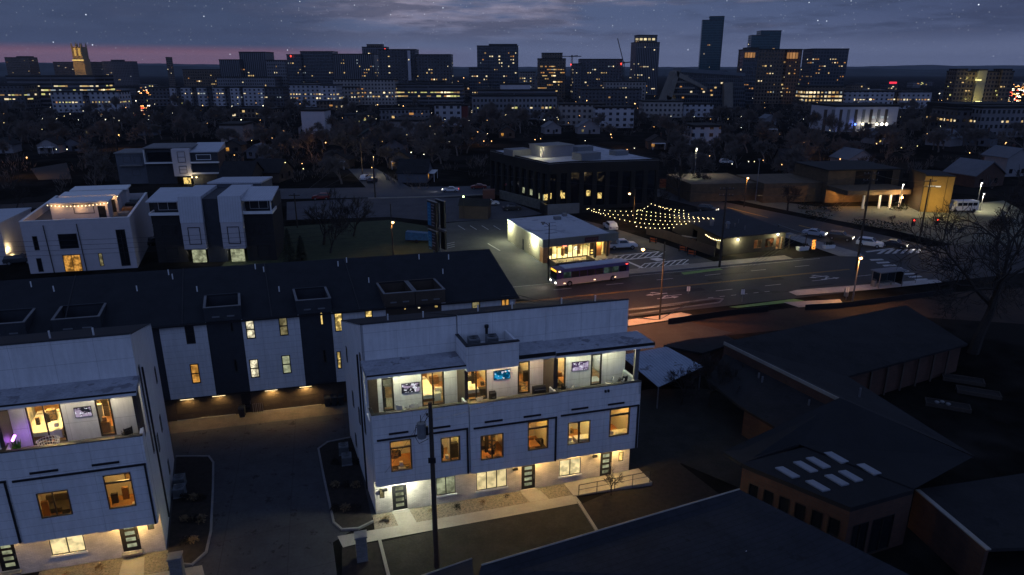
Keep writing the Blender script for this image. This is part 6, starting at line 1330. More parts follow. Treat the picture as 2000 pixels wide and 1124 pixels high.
CW = [emit('far_window_%s' % k, c, e) for k, c, e in (('a', (1, .68, .28), .75), ('b', (1, .82, .50), 1.0), ('c', (1, .46, .14), .5), ('d', (.80, .92, 1), .35), ('e', (.9, .86, .30), .75), ('f', (1, .60, .25), .3), ('g', (1, .78, .45), 1.8))]
QM = []
for m in CW:
    QM.append(MB().box(-.5, .5, -.08, .08, -.5, .5).build('window_master', m, None, local=True))
QME = []
for o in QM: QME.append(o.data); bpy.data.objects.remove(o)
rs = random.Random(11)
def tower(name, label, boxes, Y, rz, nlit, cols=(0, 0, 0, 1, 1, 2), cat='tower', pz=3.5, pu=2.6, ws=(1.45, 1.25), group=None, zmin=0, zband=None, cap=None):
    """boxes: (part, x0, x1, ytop, extra distance, depth, material) measured on the photo"""
    rz = R(rz); b0 = boxes[0]; c0 = D((b0[1] + b0[2]) / 2, b0[3], Y + b0[5] / 2); root = thing(name, (c0.x, c0.y, 0), label, cat, group, rz)
    cells = []; vc = Vector((-c0.x, -c0.y, 0)).normalized(); lx = Vector((math.cos(rz), math.sin(rz), 0)); ly = Vector((-math.sin(rz), math.cos(rz), 0))
    for (pn, x0, x1, yt, dY, dep, mt) in boxes:
        yy = Y + dY; c = D((x0 + x1) / 2, yt, yy + dep / 2); f = ray((x0 + x1) / 2, yt); W = (x1 - x0) * yy / f[1]
        w = max(3, (W - dep * abs(math.sin(rz)) * .9) / math.cos(rz)); H = D((x0 + x1) / 2, yt, yy).z
        d = Vector((c.x - c0.x, c.y - c0.y, 0)); cx, cy = d.dot(lx), d.dot(ly)
        o = MB().box(cx - w / 2, cx + w / 2, cy - dep / 2, cy + dep / 2, 0, H).build(pn, mt, root, local=True)
        MB().box(cx - w / 2 - .2, cx + w / 2 + .2, cy - dep / 2 - .2, cy + dep / 2 + .2, H + .003, H + 1.0).build('roof_edge', m_dbrk, o, local=True)
        z0 = 6; nz = int((H - 3 - z0) / pz)
        for k in range(max(0, nz)):
            z = z0 + pz * (k + .5)
            if zband and not zband[0] * H <= z <= zband[1] * H: continue
            for j in range(int(w / pu)): cells.append((o, cx - w / 2 + pu * (j + .5), cy - dep / 2, z, 0))
            sx = 1 if vc.dot(lx) > 0 else -1
            if abs(vc.dot(lx)) > .12:
                for j in range(int(dep / pu)): cells.append((o, cx + sx * w / 2, cy - dep / 2 + pu * (j + .5), z, 1))
    rs.shuffle(cells)
    pick = []; cs = {(id(q[0]), round(q[1], 2), round(q[2], 2), round(q[3], 2)): q for q in cells}
    for q in cells:
        if len(pick) >= nlit: break
        pick.append(q)
        for k in (1, 2):
            nb_ = cs.get((id(q[0]), round(q[1] + (pu * k if q[4] == 0 else 0), 2), round(q[2] + (0 if q[4] == 0 else pu * k), 2), round(q[3], 2)))
            if nb_ and rs.random() < .42: pick.append(nb_)
            else: break
    for (o, x, y, z, s) in list({id(q): q for q in pick}.values())[:98]:
        m4 = Matrix.Translation((x, y, z)) @ Matrix.Rotation(math.pi / 2 * s, 4, 'Z') @ Matrix.Diagonal((ws[0] * rs.uniform(.45, 1.35), 1, ws[1] * rs.uniform(.5, 1.15), 1))
        part_copy(QME[rs.choice(cols) if rs.random() < .72 else rs.choice((5, 5, 5, 3, 2, 6))], 'lit_window', root, m4)
    return root
T = tower
T('hospital_building', 'broad flat dark building at the far left on the pink horizon', [('block', 18, 64, 113, 0, 30, F_BRN), ('block', 38, 60, 111, 8, 20, F_BRN)], 1500, 0, 14)
T('college_wing', 'long low dark college building behind the golden tower', [('block', 110, 195, 122, 0, 25, F_BRN)], 1540, 0, 8)
T('campus_block', 'dark campus block on the ridge right of the golden tower', [('block', 205, 262, 121, 0, 25, F_DRK), ('block', 220, 240, 118, 20, 15, F_DRK)], 1500, 0, 8)
T('brick_tower', 'slim brick tower standing alone left of the skyline', [('shaft', 325.5, 334, 113, 0, 9, F_BRN)], 1350, 0, 3)
T('office_block', 'long low office with two rows of yellow lit windows at far left', [('block', 32, 205, 150, 0, 30, F_BAND), ('block', 5, 60, 168, -20, 20, F_DRK)], 640, 0, 80, (4, 1, 0, 4), zband=(.35, .95), ws=(3.4, 1.3), pu=3.2)
T('low_white_block', 'low white flats with a bright lit top corner at far left', [('block', 111, 172, 181, 0, 18, F_WHT), ('block', 181, 243, 181, 4, 18, F_WHT), ('link', 172, 181, 190, 2, 14, F_DRK)], 560, 0, 30, (4, 1, 0))
T('apartment_block', 'long white and dark flats below the left skyline', [('dark_block', 301, 560, 173, 2, 20, F_DRK)] + [('white_bay', x, x + w_, 172, -1, 16, F_WHT) for x, w_ in ((338, 11), (360, 19), (391, 17), (421, 22), (455, 18), (480, 40))], 660, 0, 45, (0, 1, 3))
T('brown_block', 'brown mid-rise flats left of the grey tower pair', [('block', 366, 441, 137, 0, 30, F_BRN)], 900, 0, 40)
T('grey_tower_pair', 'grey striped tower pair with a lit crown window', [('tower', 475, 527, 103, 10, 30, F_STR), ('tower', 437, 476, 118, 0, 30, F_STR), ('tower', 527, 566, 119, 0, 30, F_CONC), ('podium', 432, 545, 152, -25, 30, F_CONC)], 850, 0, 40, (1, 0, 1))
T('glass_slab', 'dark glass slab hotel left of centre with pale frame lines', [('slab', 566, 594, 108, 0, 26, F_GLASS), ('slab', 592, 655, 102, 4, 26, F_GLASS), ('slab', 655, 735, 107, 0, 26, F_STR)], 830, 0, 85, (0, 0, 1, 2, 3))
T('crown_tower', 'red-lit crown of a tower rising behind the glass slab', [('tower', 710, 757, 93, 0, 25, F_STR), ('crown', 718, 748, 88, 5, 15, F_BRN)], 1000, 0, 20, (2, 2, 0))
T('black_tower_pair', 'wide pair of nearly black towers split by a pale line', [('tower', 742, 815, 98, 4, 30, F_DRK), ('tower', 815, 883, 108, 0, 30, F_DRK), ('fin', 797, 800, 99, -2, 4, m_lw)], 800, 0, 60, (1, 1, 0))
T('white_lit_flats', 'bright white flats with lit balconies, left of centre', [('block', 570, 635, 167, 0, 20, F_WHT), ('block', 632, 662, 168, -8, 24, F_WHT), ('gable', 594, 622, 163, 3, 14, F_PALE)], 640, 0, 60, (1, 1, 0))
T('pale_lit_flats', 'long pale flats right of the bright white ones', [('block', 655, 775, 157, 0, 22, F_PALE), ('block', 660, 700, 172, -14, 14, F_PALE)], 680, 0, 75, (1, 1, 0, 3))
T('lit_garage', 'long low block with yellow-green lit floors below the black towers', [('block', 772, 906, 166, 0, 25, F_BAND), ('block', 800, 870, 160, 10, 20, F_BAND)], 690, 0, 70, (4, 4, 0), zband=(.25, .95), ws=(3.4, 1.3), pu=3.2)
T('glass_tower', 'broad glass tower standing alone in the centre of the skyline', [('tower', 932, 1013, 91, 0, 30, F_GLASS), ('podium', 917, 955, 134, -4, 30, F_GLASS), ('penthouse', 955, 1010, 88, 6, 18, F_GLASS)], 800, 0, 85, (0, 1, 1, 2))
T('pale_stair_tower', 'small pale block with lit panes right of the broad glass tower', [('block', 1014, 1046, 142, 0, 20, F_PALE)], 900, 0, 14, (1, 0))
T('stepped_tower', 'brown stepped tower with orange lit floors right of centre', [('tower', 1050, 1104, 116, 0, 28, F_BRN), ('crown', 1058, 1098, 105, 4, 18, F_BRN)], 850, 0, 70, (2, 0, 0, 2), ws=(2.6, 1.3))
T('dark_hotel', 'wide dark hotel block with a red roof light, right of centre', [('tower', 1131, 1213, 117, 0, 28, F_DRK), ('tower', 1118, 1134, 126, -4, 26, F_DRK)], 820, 0, 60, (1, 1, 0))
T('crowned_tower', 'tall slim tower with a bright lit crown left of the teal tower', [('tower', 1235, 1286, 84, 0, 24, F_STR), ('crown', 1241, 1282, 70, 3, 18, F_GLASS)], 950, 8, 60, (0, 1, 1))
T('teal_tower', 'tallest teal glass tower of the skyline', [('tower', 1369, 1412, 40, 0, 30, F_TEAL), ('core', 1384, 1416, 33, 6, 22, F_TEAL)], 1200, -12, 22, (1, 0))
T('teal_block', 'teal glass tower rising behind the brown flats', [('tower', 1481, 1523, 61, 4, 30, F_TEAL), ('tower', 1464, 1500, 70, 0, 24, F_TEAL)], 1150, -6, 30, (4, 4, 1), ws=(4, 1.5))
T('brown_flats', 'large brown lit apartment slab in front of the teal block', [('slab', 1450, 1558, 98, 0, 26, F_BRN), ('slab', 1578, 1648, 97, 60, 26, F_TEAL2), ('penthouse', 1455, 1478, 95, -1, 12, F_BRN), ('corner_bay', 1450, 1478, 99, -3, 10, F_GLASS), ('corner_bay', 1534, 1562, 99, -3, 12, F_BRN2)], 700, 0, 98, (0, 2, 2, 1))
T('lit_windows_block', 'square block full of yellow lit windows below the brown flats', [('block', 1563, 1640, 170, 0, 22, F_BRN)], 600, 0, 80, (1, 0, 1), ws=(2.4, 1.6), pu=3.2, pz=3.2)
T('white_flats', 'white flats with small dark windows right of the brown flats', [('block', 1628, 1682, 180, 0, 20, F_WHT), ('block', 1682, 1736, 180, 3, 20, F_WHT)], 610, 0, 20, (0, 1, 2))
T('white_flats', 'white flats with an orange stair strip, farther right', [('block', 1747, 1808, 181, 0, 20, F_WHT), ('stair', 1736, 1747, 182, 4, 16, F_BRN)], 610, 0, 26, (0, 2, 1))
T('grey_flats', 'grey flats with balconies at the right edge below the two-horned tower', [('block', 1885, 2010, 212, 0, 20, F_CONC), ('block', 1842, 1885, 216, 6, 20, F_DRK), ('roof', 1830, 2010, 207, 14, 24, m_sh2)], 352, 4, 30, (0, 1))
T('pale_strip_building', 'long pale ribbed block below the tall crowned tower', [('block', 1180, 1258, 161, 0, 24, F_PALE), ('block', 1130, 1250, 176, -40, 24, F_DRK)], 700, 0, 16, (0, 1))
T('columned_office', 'low modern office with pale columns and a rounded roof edge', [('block', 918, 1088, 189, 0, 26, F_CONC), ('roof_storey', 930, 1085, 178, 6, 20, F_BAND), ('plant_room', 976, 1036, 166, 10, 12, m_lw)], 480, 3, 34, (1, 0, 4))
T('strip_mall', 'low white lit shops with a blue glow', [('block', 1090, 1180, 206, 0, 14, F_PALE), ('block', 1160, 1236, 212, -20, 12, F_WHT)], 430, 0, 14, (1, 3))
T('warehouse_flats', 'lit low flats left of the slanted concrete building', [('block', 1252, 1330, 200, 0, 16, F_PALE), ('block', 1330, 1388, 205, 6, 16, F_WHT)], 500, 0, 34, (0, 2, 1))
T('white_box_house', 'white box-shaped house alone among dark trees right of centre', [('block', 1341, 1401, 249, 0, 14, F_WHT)], 312, 4, 2, (0,), cat='house')
T('white_flat_house', 'white flat-roofed house below the white lit flats', [('block', 596, 637, 221, 0, 12, F_WHT), ('roof', 594, 640, 218, -1, 13, m_lw)], 370, 0, 2, (0,), cat='house')
T('white_long_house', 'long white house with a red-lit neighbour in the centre', [('block', 850, 902, 207, 0, 10, F_WHT), ('wing', 902, 914, 208, 2, 9, paint('red_lit_wall', (.12, .02, .015), .8))], 420, 0, 3, (0,), cat='house')  # red light on the wing is put into its wall colour
T('flat_roof_office', 'low dark office with a pale roof edge in the middle of the trees', [('block', 768, 836, 240, 0, 18, F_DRK), ('roof', 766, 838, 238, -1, 20, m_conc_d)], 360, -3, 6, (1, 0))
T('pale_roof_shop', 'low dark shop with a pale flat roof left of centre', [('block', 440, 484, 248, 0, 14, F_DRK), ('roof', 438, 486, 246, -1, 16, m_conc_d)], 330, 3, 2, (3,))
t = T('floodlit_hall', 'low hall washed by blue and white floodlights at right', [('block', 1602, 1734, 212, 0, 24, F_DRK), ('roof', 1600, 1736, 209, -1, 26, m_lw)], 385, 5, 6, (3,))
for k, (x, c) in enumerate(((1640, (.2, .3, 1)), (1670, (.1, .2, 1)), (1685, (1, .95, .7)), (1696, (1, .95, .7)), (1712, (1, .95, .7)), (1722, (1, .95, .8)), (1731, (1, .95, .8)))):
    p = D(x, 246, 381); o = thing('floodlight', p, 'small bright floodlight at the foot of the floodlit hall', 'floodlight', 'floodlights of the hall'); MB().ball(0, 0, .8, .75 if k > 1 else .5, 5).cyl(0, 0, 0, .6, .1, 5).build('lamp_bulb', emit('flood_%d' % k, c, 5), o, local=True); lamp(p + Vector((0, 1.5, 1)), c, 26, .3)
for k in range(9): p0 = D(1606 + k * 15.5, 214, 384); MB().box(p0.x - .7, p0.x + .7, 383.6, 384.6, 0, p0.z).build('column', m_conc_d if k % 2 else m_brown, t)
t = T('two_horned_tower', 'broad dark tower at right with a yellow-lit centre strip', [('tower', 1866, 1962, 141, 0, 26, F_BRN), ('horn', 1862, 1882, 137, -3, 12, F_BRN), ('horn', 1950, 1968, 137, -3, 12, F_BRN), ('centre_strip', 1904, 1922, 138, -2, 10, m_tan)], 620, 0, 22, (0, 4))
for y in (155, 197): p = D(1913, y, 611); lamp(p, (1, .85, .25), 500, .4); MB(ident).box(p.x - 2.6, p.x + 2.6, p.y + 1.0, p.y + 1.4, p.z - 1, p.z - .5).build('uplight', emit('yellow_uplight', (1, .9, .35), 3), t)
# golden gothic tower
c = D(153, 86, 1500); g = thing('gothic_tower', (c.x, c.y, 0), 'golden floodlit gothic tower at far left', 'tower')
m_gst = mat('gothic_stone', (.34, .24, .12), .85, .2, .1); wz = 11.5; zt = c.z
MB().box(-wz, wz, -wz, wz, 0, zt - 30).build('shaft', m_gst, g, local=True)
MB().box(-9.5, 9.5, -9.5, 9.5, zt - 29.9, zt - 6).build('belfry', m_gst, g, local=True)
for sx in (-1, 0, 1):
    for sy in (-1, 1):
        MB().box(sx * 9 - 1.2, sx * 9 + 1.2, sy * 10 - 1.0, sy * 10 + 1.0, zt - 34, zt - 3).build('buttress', m_gst, g, local=True); MB().hexa([(sx * 9 - 1.2, sy * 10 - 1, zt - 2.99), (sx * 9 + 1.2, sy * 10 - 1, zt - 2.99), (sx * 9 + 1.2, sy * 10 + 1, zt - 2.99), (sx * 9 - 1.2, sy * 10 + 1, zt - 2.99)], [(sx * 9 - .1, sy * 10 - .1, zt + 3), (sx * 9 + .1, sy * 10 - .1, zt + 3), (sx * 9 + .1, sy * 10 + .1, zt + 3), (sx * 9 - .1, sy * 10 + .1, zt + 3)]).build('pinnacle', m_gst, g, local=True)
for sx in (-1, 1): MB().box(sx * 4.5 - 2, sx * 4.5 + 2, -9.9, -9.6, zt - 24, zt - 9).build('lit_lancet', emit('gold_lancet_%d' % sx, (1, .6, .15), .55), g, local=True)
MB().box(-11.8, 11.8, -11.9, -11.6, zt - 33, zt - 31.4).build('lit_cornice', emit('cornice_glow', (1, .70, .20), 1.3), g, local=True)  # cornice set to emit, in place of floodlight falling on the stone
for (x, y, z, pw) in ((-14, -30, zt - 44, 1500), (14, -30, zt - 44, 1500), (0, -22, zt - 14, 900)): lamp((c.x + x, c.y + y, z), (1, .62, .14), pw, 1)
# slanted concrete building
YB = 640; pp_ = [(1296, 208), (1322, 140), (1378, 172), (1384, 172), (1384, 205)]
def dd(x, y): v = D(x, y, YB); return v
c = dd(1370, 180); sl = thing('slanted_building', (c.x, c.y, 0), 'slanted terraced concrete building with a sloping frame', 'office building')
m_brut = mat('brutal_concrete', (.17, .155, .13), .85, .2, .05)
def slab(n, pts, d0, d1, m):
    P0 = [dd(*p) for p in pts]; b = MB(); b.hexa([(p.x, p.y + d0, p.z) for p in P0], [(p.x, p.y + d1, p.z) for p in P0]); return b.build(n, m, sl)
slab('dark_core', [(1318, 212), (1330, 138), (1420, 138), (1455, 158), (1458, 218)], 2, 30, F_GLASS)
slab('slanted_frame', [(1296, 200), (1320, 140), (1329, 138), (1309, 200)], -1, 25, m_brut); slab('slanted_frame', [(1322, 139), (1380, 171), (1380, 177), (1322, 150)], -1, 10, m_brut); slab('slanted_frame', [(1302, 186), (1345, 208), (1345, 214), (1302, 194)], -1, 10, m_brut)
for k in range(4): slab('floor_slab', [(1322 - k * 5, 147 + k * 12), (1345 + k * 6, 147 + k * 12), (1345 + k * 6, 150 + k * 12), (1322 - k * 5, 150 + k * 12)], .2, 9, m_brut)
slab('stair_pylon', [(1412, 219), (1412, 162), (1429, 161), (1429, 219)], -4, 10, m_brut); slab('roof_slab', [(1328, 141), (1330, 133), (1455, 143), (1455, 149)], -.5, 28, mat('slate_metal', (.09, .11, .13), .6, .1, .1))
for k in range(16): v = dd(rs.uniform(1330, 1450), rs.uniform(160, 210)); part_copy(QME[rs.choice((0, 1, 2))], 'lit_window', sl, Matrix.Translation((v.x - c.x, v.y - c.y - 1.2 + 2.9, v.z)) @ Matrix.Diagonal((1.8, 1, 1.3, 1)))
v = dd(1420, 217); lamp((v.x, v.y - 12, v.z + 1), (.95, 1, .6), 2600, .4)
for (x0, x1, y0, y1) in ((1454, 1476, 102, 113), (1536, 1560, 102, 115)):
    p, q = D(x0, y1, 695), D(x1, y0, 695); o = thing('lit_lounge', (p.x, p.y, p.z), 'orange lit top-floor lounge windows of the brown flats, ' + ('left corner' if x0 < 1500 else 'middle bay'), 'windows')
    for k in range(4): MB().box(p.x + (q.x - p.x) * k / 4 + .3, p.x + (q.x - p.x) * (k + 1) / 4 - .3, 695.0, 695.3, p.z, q.z - .5).build('pane', emit('lounge_glow_%d' % k, (1, .48, .18), .30 + .08 * (k % 3)), o)
p = D(1261, 76, 946); o = thing('crown_light', p, 'bright lit crown band of the slim tower left of the teal one', 'lights')
for k in range(5): MB().box(p.x - 13 + k * 5.4, p.x - 9.5 + k * 5.4, p.y - .6, p.y - .2, p.z - 2, p.z + .6).build('pane', emit('crown_pane_%d' % k, (1, .82, .45), .5 + .35 * (k % 3)), o)
# cranes
for (x, yt, Y, a, l) in ((1117, 112, 1000, 0, 'slim tower crane left of the dark hotel'), (1218, 125, 900, 1, 'luffing tower crane with raised jib right of the dark hotel')):
    v = D(x, yt, Y); o = thing('tower_crane', (v.x, v.y, 0), l, 'crane'); H = v.z
    b = MB()
    for sx in (-.9, .9):
        for sy in (-.9, .9): b.tube([(sx, sy, 0), (sx, sy, H)], .28, 4)
    for k in range(int(H / 4)): b.tube([(-.9, -.9, k * 4), (.9, -.9, k * 4 + 4)], .16, 4)
    b.build('mast', m_pole, o, local=True)
    MB().tube([(-13, 0, H + 1), (13 if not a else -6, 0, H + (1 if not a else 1))] if not a else [(0, 0, H + 1), (-9, 0, H + 30)], .5, 4).build('jib', m_pole, o, local=True); MB().tube([(0, 0, H + 1), (8, 0, H + 2)], .6, 4).build('counter_jib', m_pole, o, local=True); MB().box(-1.2, 1.2, -1.2, 1.2, H, H + 2.5).build('cab', m_pole, o, local=True)
for (x, y, Y) in ((1213, 127, 815), (752, 98, 990), (1115, 128, 995), (568, 112, 825)):
    v = D(x, y, Y); o = thing('beacon_light', v, 'red warning light on a roof of the skyline', 'beacon light', 'red roof beacons'); MB().ball(0, 0, 1.2, .9, 5).cyl(0, 0, -.5, .6, .2, 5).build('lens', B_RED, o, local=True)
v = D(1744, 164, 900); o = thing('red_sign', v, 'small glowing red rooftop sign on the right horizon', 'sign'); MB().box(-4.5, 4.5, -.4, .4, 0, 2.4).build('panel', emit('red_sign_glow', (1, .04, .08), 1.2), o, local=True); MB().box(-5, -4.6, -.2, .2, -30, 0).box(4.6, 5, -.2, .2, -30, 0).build('frame', m_pole, o, local=True)
# small low-rise blocks lost in the dark
for k in range(70):
    x = rs.uniform(-20, 2020); Y = rs.uniform(430, 1500); yb = 0
    if 1440 < x < 1660 and Y < 700: continue
    W = rs.uniform(12, 34); h = rs.uniform(4, 7 if Y < 800 else 13); v = Vector(((x - 1000) / 1280 * Y, Y, 0)); o = thing('low_building', v, 'small dark low-rise building lost among the trees below the skyline', 'building', 'low-rise buildings below the skyline', R(rs.uniform(-12, 12)))
    MB().box(-W / 2, W / 2, -8, 8, 0, h).build('block', rs.choice((F_DRK, F_BRN, F_DRK, F_CONC, F_BAND)), o, local=True); MB().box(-W / 2 - .3, W / 2 + .3, -8.3, 8.3, h + .003, h + .6).build('roof', rs.choice((m_dbrk, m_conc_d, m_sh2)), o, local=True)
    for q in range(rs.randint(1, 5)): part_copy(QME[rs.choice((0, 0, 1, 2, 4))], 'lit_window', o, Matrix.Translation((rs.uniform(-W / 2 + 1, W / 2 - 1), -8, rs.uniform(1.5, h - 1))) @ Matrix.Diagonal((rs.uniform(1.2, 3), 1, rs.uniform(1, 1.6), 1)))

# ================================================================ hills
def hill(Y, pts, dep, seed):
    b = MB(); rn = random.Random(seed); n = 150; top = []
    for k in range(n + 1):
        x = -200 + 2400 * k / n
        for (a, ya), (c, yc) in zip(pts, pts[1:]):
            if a <= x <= c: yy = ya + (yc - ya) * (x - a) / (c - a)
        top.append(D(x, yy + rn.uniform(-.5, .5), Y))
    for p, q in zip(top, top[1:]):
        b.face([(p.x, p.y, p.z), (q.x, q.y, q.z), (q.x, q.y - dep, -2), (p.x, p.y - dep, -2)]); b.face([(p.x, p.y, p.z), (p.x, p.y + dep, -2), (q.x, q.y + dep, -2), (q.x, q.y, q.z)])
    return tag(b.build('hills', mat('hill_wood', (.05, .06, .06), 1, .4, .004, 0, spec=0), None), kind='structure')
hill(7000, [(-200, 122), (60, 122), (150, 124), (300, 124), (500, 128), (900, 131), (1300, 131), (1650, 131), (1740, 129), (1800, 127), (1880, 129), (1960, 128), (2200, 129)], 1500, 3)
hill(4200, [(-200, 126), (100, 125), (240, 126), (340, 129), (480, 132), (700, 134), (1100, 136), (1500, 135), (1700, 134), (1800, 136), (2200, 133)], 900, 5)

# ================================================================ trees
TW = .03
def grow(seed, H, spread, lv=5, nb=3, r0=.28):
    rn = random.Random(seed); tr, cr = MB(), MB()
    def br(p, d, L, r, k):
        n = 3 if k < 2 else 2; P = [p]; dd_ = d.copy(); 
        for i in range(n):
            dd_ = (dd_ + Vector((rn.gauss(0, .13), rn.gauss(0, .13), rn.gauss(.03, .10)))).normalized(); P.append(P[-1] + dd_ * L / n)
        rr = [r * (1 - .45 * i / n) for i in range(n + 1)]
        (tr if k < 1 else cr).tube([tuple(v) for v in P], rr, 6 if k == 0 else (4 if k < 3 else 3), cap=False)
        if k >= lv: return
        m = nb + (1 if k == 0 else 0) + (rn.random() < .5)
        for j in range(m):
            f = rn.uniform(.45, 1.0) if j else 1.0; i = min(n - 1, int(f * n)); q = P[i].lerp(P[i + 1], min(1, f * n - i)); a = rn.uniform(0, 6.28) + j * 2.4; t = rn.uniform(.35, .95) * spread * (.55 if j == 0 else 1)
            e = dd_.cross(Vector((math.cos(a), math.sin(a), .2))).normalized(); nd = (dd_ * math.cos(t) + e * math.sin(t) + Vector((0, 0, .10))).normalized()
            br(q, nd, L * rn.uniform(.58, .80), max(r * .50, TW), k + 1)
    br(Vector((0, 0, -.2)), Vector((0, 0, 1)), H * .32, r0, 0)
    return tr, cr
proto = []
for k, (s, H, sp, lv) in enumerate(((3, 9, .95, 5), (8, 11, .8, 5), (21, 8, 1.1, 5), (5, 13, .85, 5))):
    tr, cr = grow(s, H, sp, lv, 3, .24)
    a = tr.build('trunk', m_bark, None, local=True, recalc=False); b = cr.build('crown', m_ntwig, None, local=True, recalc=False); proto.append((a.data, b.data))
    bpy.data.objects.remove(a); bpy.data.objects.remove(b)
# one-mesh copies for the far ones
far_t = []
TW = .045
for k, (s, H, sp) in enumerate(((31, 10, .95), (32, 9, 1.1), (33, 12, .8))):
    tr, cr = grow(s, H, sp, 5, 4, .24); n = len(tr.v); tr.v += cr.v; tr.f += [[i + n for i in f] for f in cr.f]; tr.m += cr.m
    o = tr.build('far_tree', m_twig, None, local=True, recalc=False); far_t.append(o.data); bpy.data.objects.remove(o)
TW = .034; rt = random.Random(5)
def tree(x, y, ytop, k, label, group=None):
    g = G(x, y); h = hz(x, y, ytop); H = (9, 11, 8, 13)[k] * 1.06; s = h / H
    t = thing('bare_tree', g, label, 'tree', group, rt.uniform(0, 6.28)); t.scale = (s, s, s)
    for me, n in zip(proto[k], ('trunk', 'crown')): o = bpy.data.objects.new(n, me); COL.objects.link(o); o.parent = t
    return t
# the big one at right gets a crown of its own
tr, cr = grow(77, 25, 1.2, 6, 3, .65); g = G(1900, 690); t = thing('bare_tree', g, 'very large bare tree at the right edge in front of the crossing', 'tree')
tr.build('trunk', m_bark, t, local=True, recalc=False); cr.build('crown', m_ntwig, t, local=True, recalc=False)
for (x, y, yt, k, l) in ((655, 468, 345, 3, 'big bare tree in the clump on the green verge'), (690, 462, 360, 1, 'bare tree at the right of the clump on the green verge'), (632, 478, 362, 0, 'slim bare tree at the left of the clump on the green verge'), (645, 495, 400, 1, 'small bare tree nearest the roof ridge on the green verge'),
    (1328, 392, 288, 3, 'bare tree at the kerb right of the office'), (1366, 382, 318, 2, 'rounded bare tree lit by the pale lamp right of the office'), (1538, 412, 340, 2, 'rounded bare tree lit from above beside the cross street'), (1742, 436, 415, 2, 'tiny bare tree in the church forecourt'),
    (1385, 795, 655, 2, 'dark bushy tree left of the low school roof'), (1330, 790, 690, 0, 'bare tree beside the blue metal carport'), (1432, 790, 690, 1, 'bare tree against the school roof'), (1194, 968, 905, 0, 'thin young tree in front of the entry ramp'), (1690, 345, 285, 2, 'bare tree behind the church roof'), (1990, 500, 380, 1, 'bare tree at the right edge beyond the crossing'), (1945, 480, 395, 2, 'bare tree right of the minibus'), (30, 420, 330, 3, 'dark bare tree at the left edge behind the white house'), (175, 350, 280, 1, 'bare tree behind the terraces of the white house'), (600, 300, 232, 3, 'dense dark tree far behind the duplex'), (1290, 420, 352, 0, 'small bare tree at the foot of the office corner')): tree(x, y, yt, k, l)
# conifers right of the duplex
def conifer(x, y, ytop, label, w=.26):
    g = G(x, y); h = hz(x, y, ytop); t = thing('conifer', g, label, 'tree'); b = MB(); rn = random.Random(int(x))
    MB().cyl(0, 0, 0, h * .9, .14, 6, r1=.03).build('trunk', m_bark, t, local=True)
    for k in range(650):
        z = rn.uniform(.05, 1) ** .8; r = (1 - z) * h * w * rn.uniform(.5, 1) + .08; a = rn.uniform(0, 6.28); c = Vector((math.cos(a) * r, math.sin(a) * r, z * h)); d = Vector((math.cos(a), math.sin(a), -.5)) * .38; e = Vector((-math.sin(a), math.cos(a), 0)) * .14
        b.face([tuple(c - d), tuple(c + e), tuple(c + d), tuple(c - e)])
    b.build('crown', m_leaf, t, local=True, recalc=False)
conifer(566, 512, 448, 'dark conifer right of the duplex, close to its wall'); conifer(590, 508, 462, 'shorter dark conifer second from the duplex'); conifer(1480, 742, 690, 'dark narrow evergreen by the school wall', .18)
# neighbourhood trees, all alike in the dark
def blocked(x, y):
    for (a, b, c, d) in ((220, 450, 285, 370), (950, 1300, 270, 425), (1300, 1420, 350, 420), (1420, 1860, 352, 470), (670, 745, 325, 395), (60, 150, 320, 360), (1330, 1410, 245, 290), (780, 860, 335, 360), (850, 1000, 355, 400), (1850, 1990, 385, 480)):
        if a < x < b and c < y < d: return True
    return False
n = 0
while n < 299:
    x = rt.uniform(-40, 2040); y = rt.choice((rt.uniform(205, 250), rt.uniform(235, 300), rt.uniform(262, 372)))
    if blocked(x, y) or (230 < x < 560 and y > 345): continue
    o = bpy.data.objects.new('bare_tree', rt.choice(far_t)); COL.objects.link(o); s = rt.uniform(.85, 1.4); g = G(x, y)
    o.location = g; o.rotation_euler = (0, 0, rt.uniform(0, 6.28)); o.scale = (s * 1.1, s * 1.1, s)
    tag(o, 'one of the many dark bare trees filling the neighbourhood below the skyline', 'tree', 'bare neighbourhood trees'); n += 1
# undergrowth between the houses, one mass
b = MB(); k = 0
while k < 620:
    x = rt.uniform(-60, 2060); y = rt.choice((rt.uniform(208, 260), rt.uniform(230, 375)))
    if blocked(x, y) or (230 < x < 560 and y > 345): continue
    k += 1; g = G(x, y); R_ = rt.uniform(1.2, 3.6); H_ = rt.uniform(1.5, 5)
    for q in range(34):
        a = rt.uniform(0, 6.28); r = R_ * math.sqrt(rt.random()); z = rt.uniform(0, H_); d = Vector((math.cos(a) * .4, math.sin(a) * .4, rt.uniform(.4, 1.2))).normalized() * rt.uniform(.4, 1.1); e = d.cross(Vector((rt.uniform(-1, 1), .3, .4))).normalized() * .09; c = g + Vector((math.cos(a) * r, math.sin(a) * r, z))
        b.face([tuple(c - d), tuple(c + e), tuple(c + d), tuple(c - e)])
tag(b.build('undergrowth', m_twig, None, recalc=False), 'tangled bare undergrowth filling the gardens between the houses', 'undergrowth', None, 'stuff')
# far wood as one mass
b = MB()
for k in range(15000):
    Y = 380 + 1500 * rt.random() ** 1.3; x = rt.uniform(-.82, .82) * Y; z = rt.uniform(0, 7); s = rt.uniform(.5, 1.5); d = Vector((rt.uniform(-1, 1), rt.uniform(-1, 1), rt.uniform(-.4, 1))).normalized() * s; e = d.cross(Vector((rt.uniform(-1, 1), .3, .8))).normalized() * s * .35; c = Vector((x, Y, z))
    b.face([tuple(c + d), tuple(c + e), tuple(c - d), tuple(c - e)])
tag(b.build('wood', m_twig, None, recalc=False), 'dark mass of distant bare woodland below the skyline', 'wood', None, 'stuff')

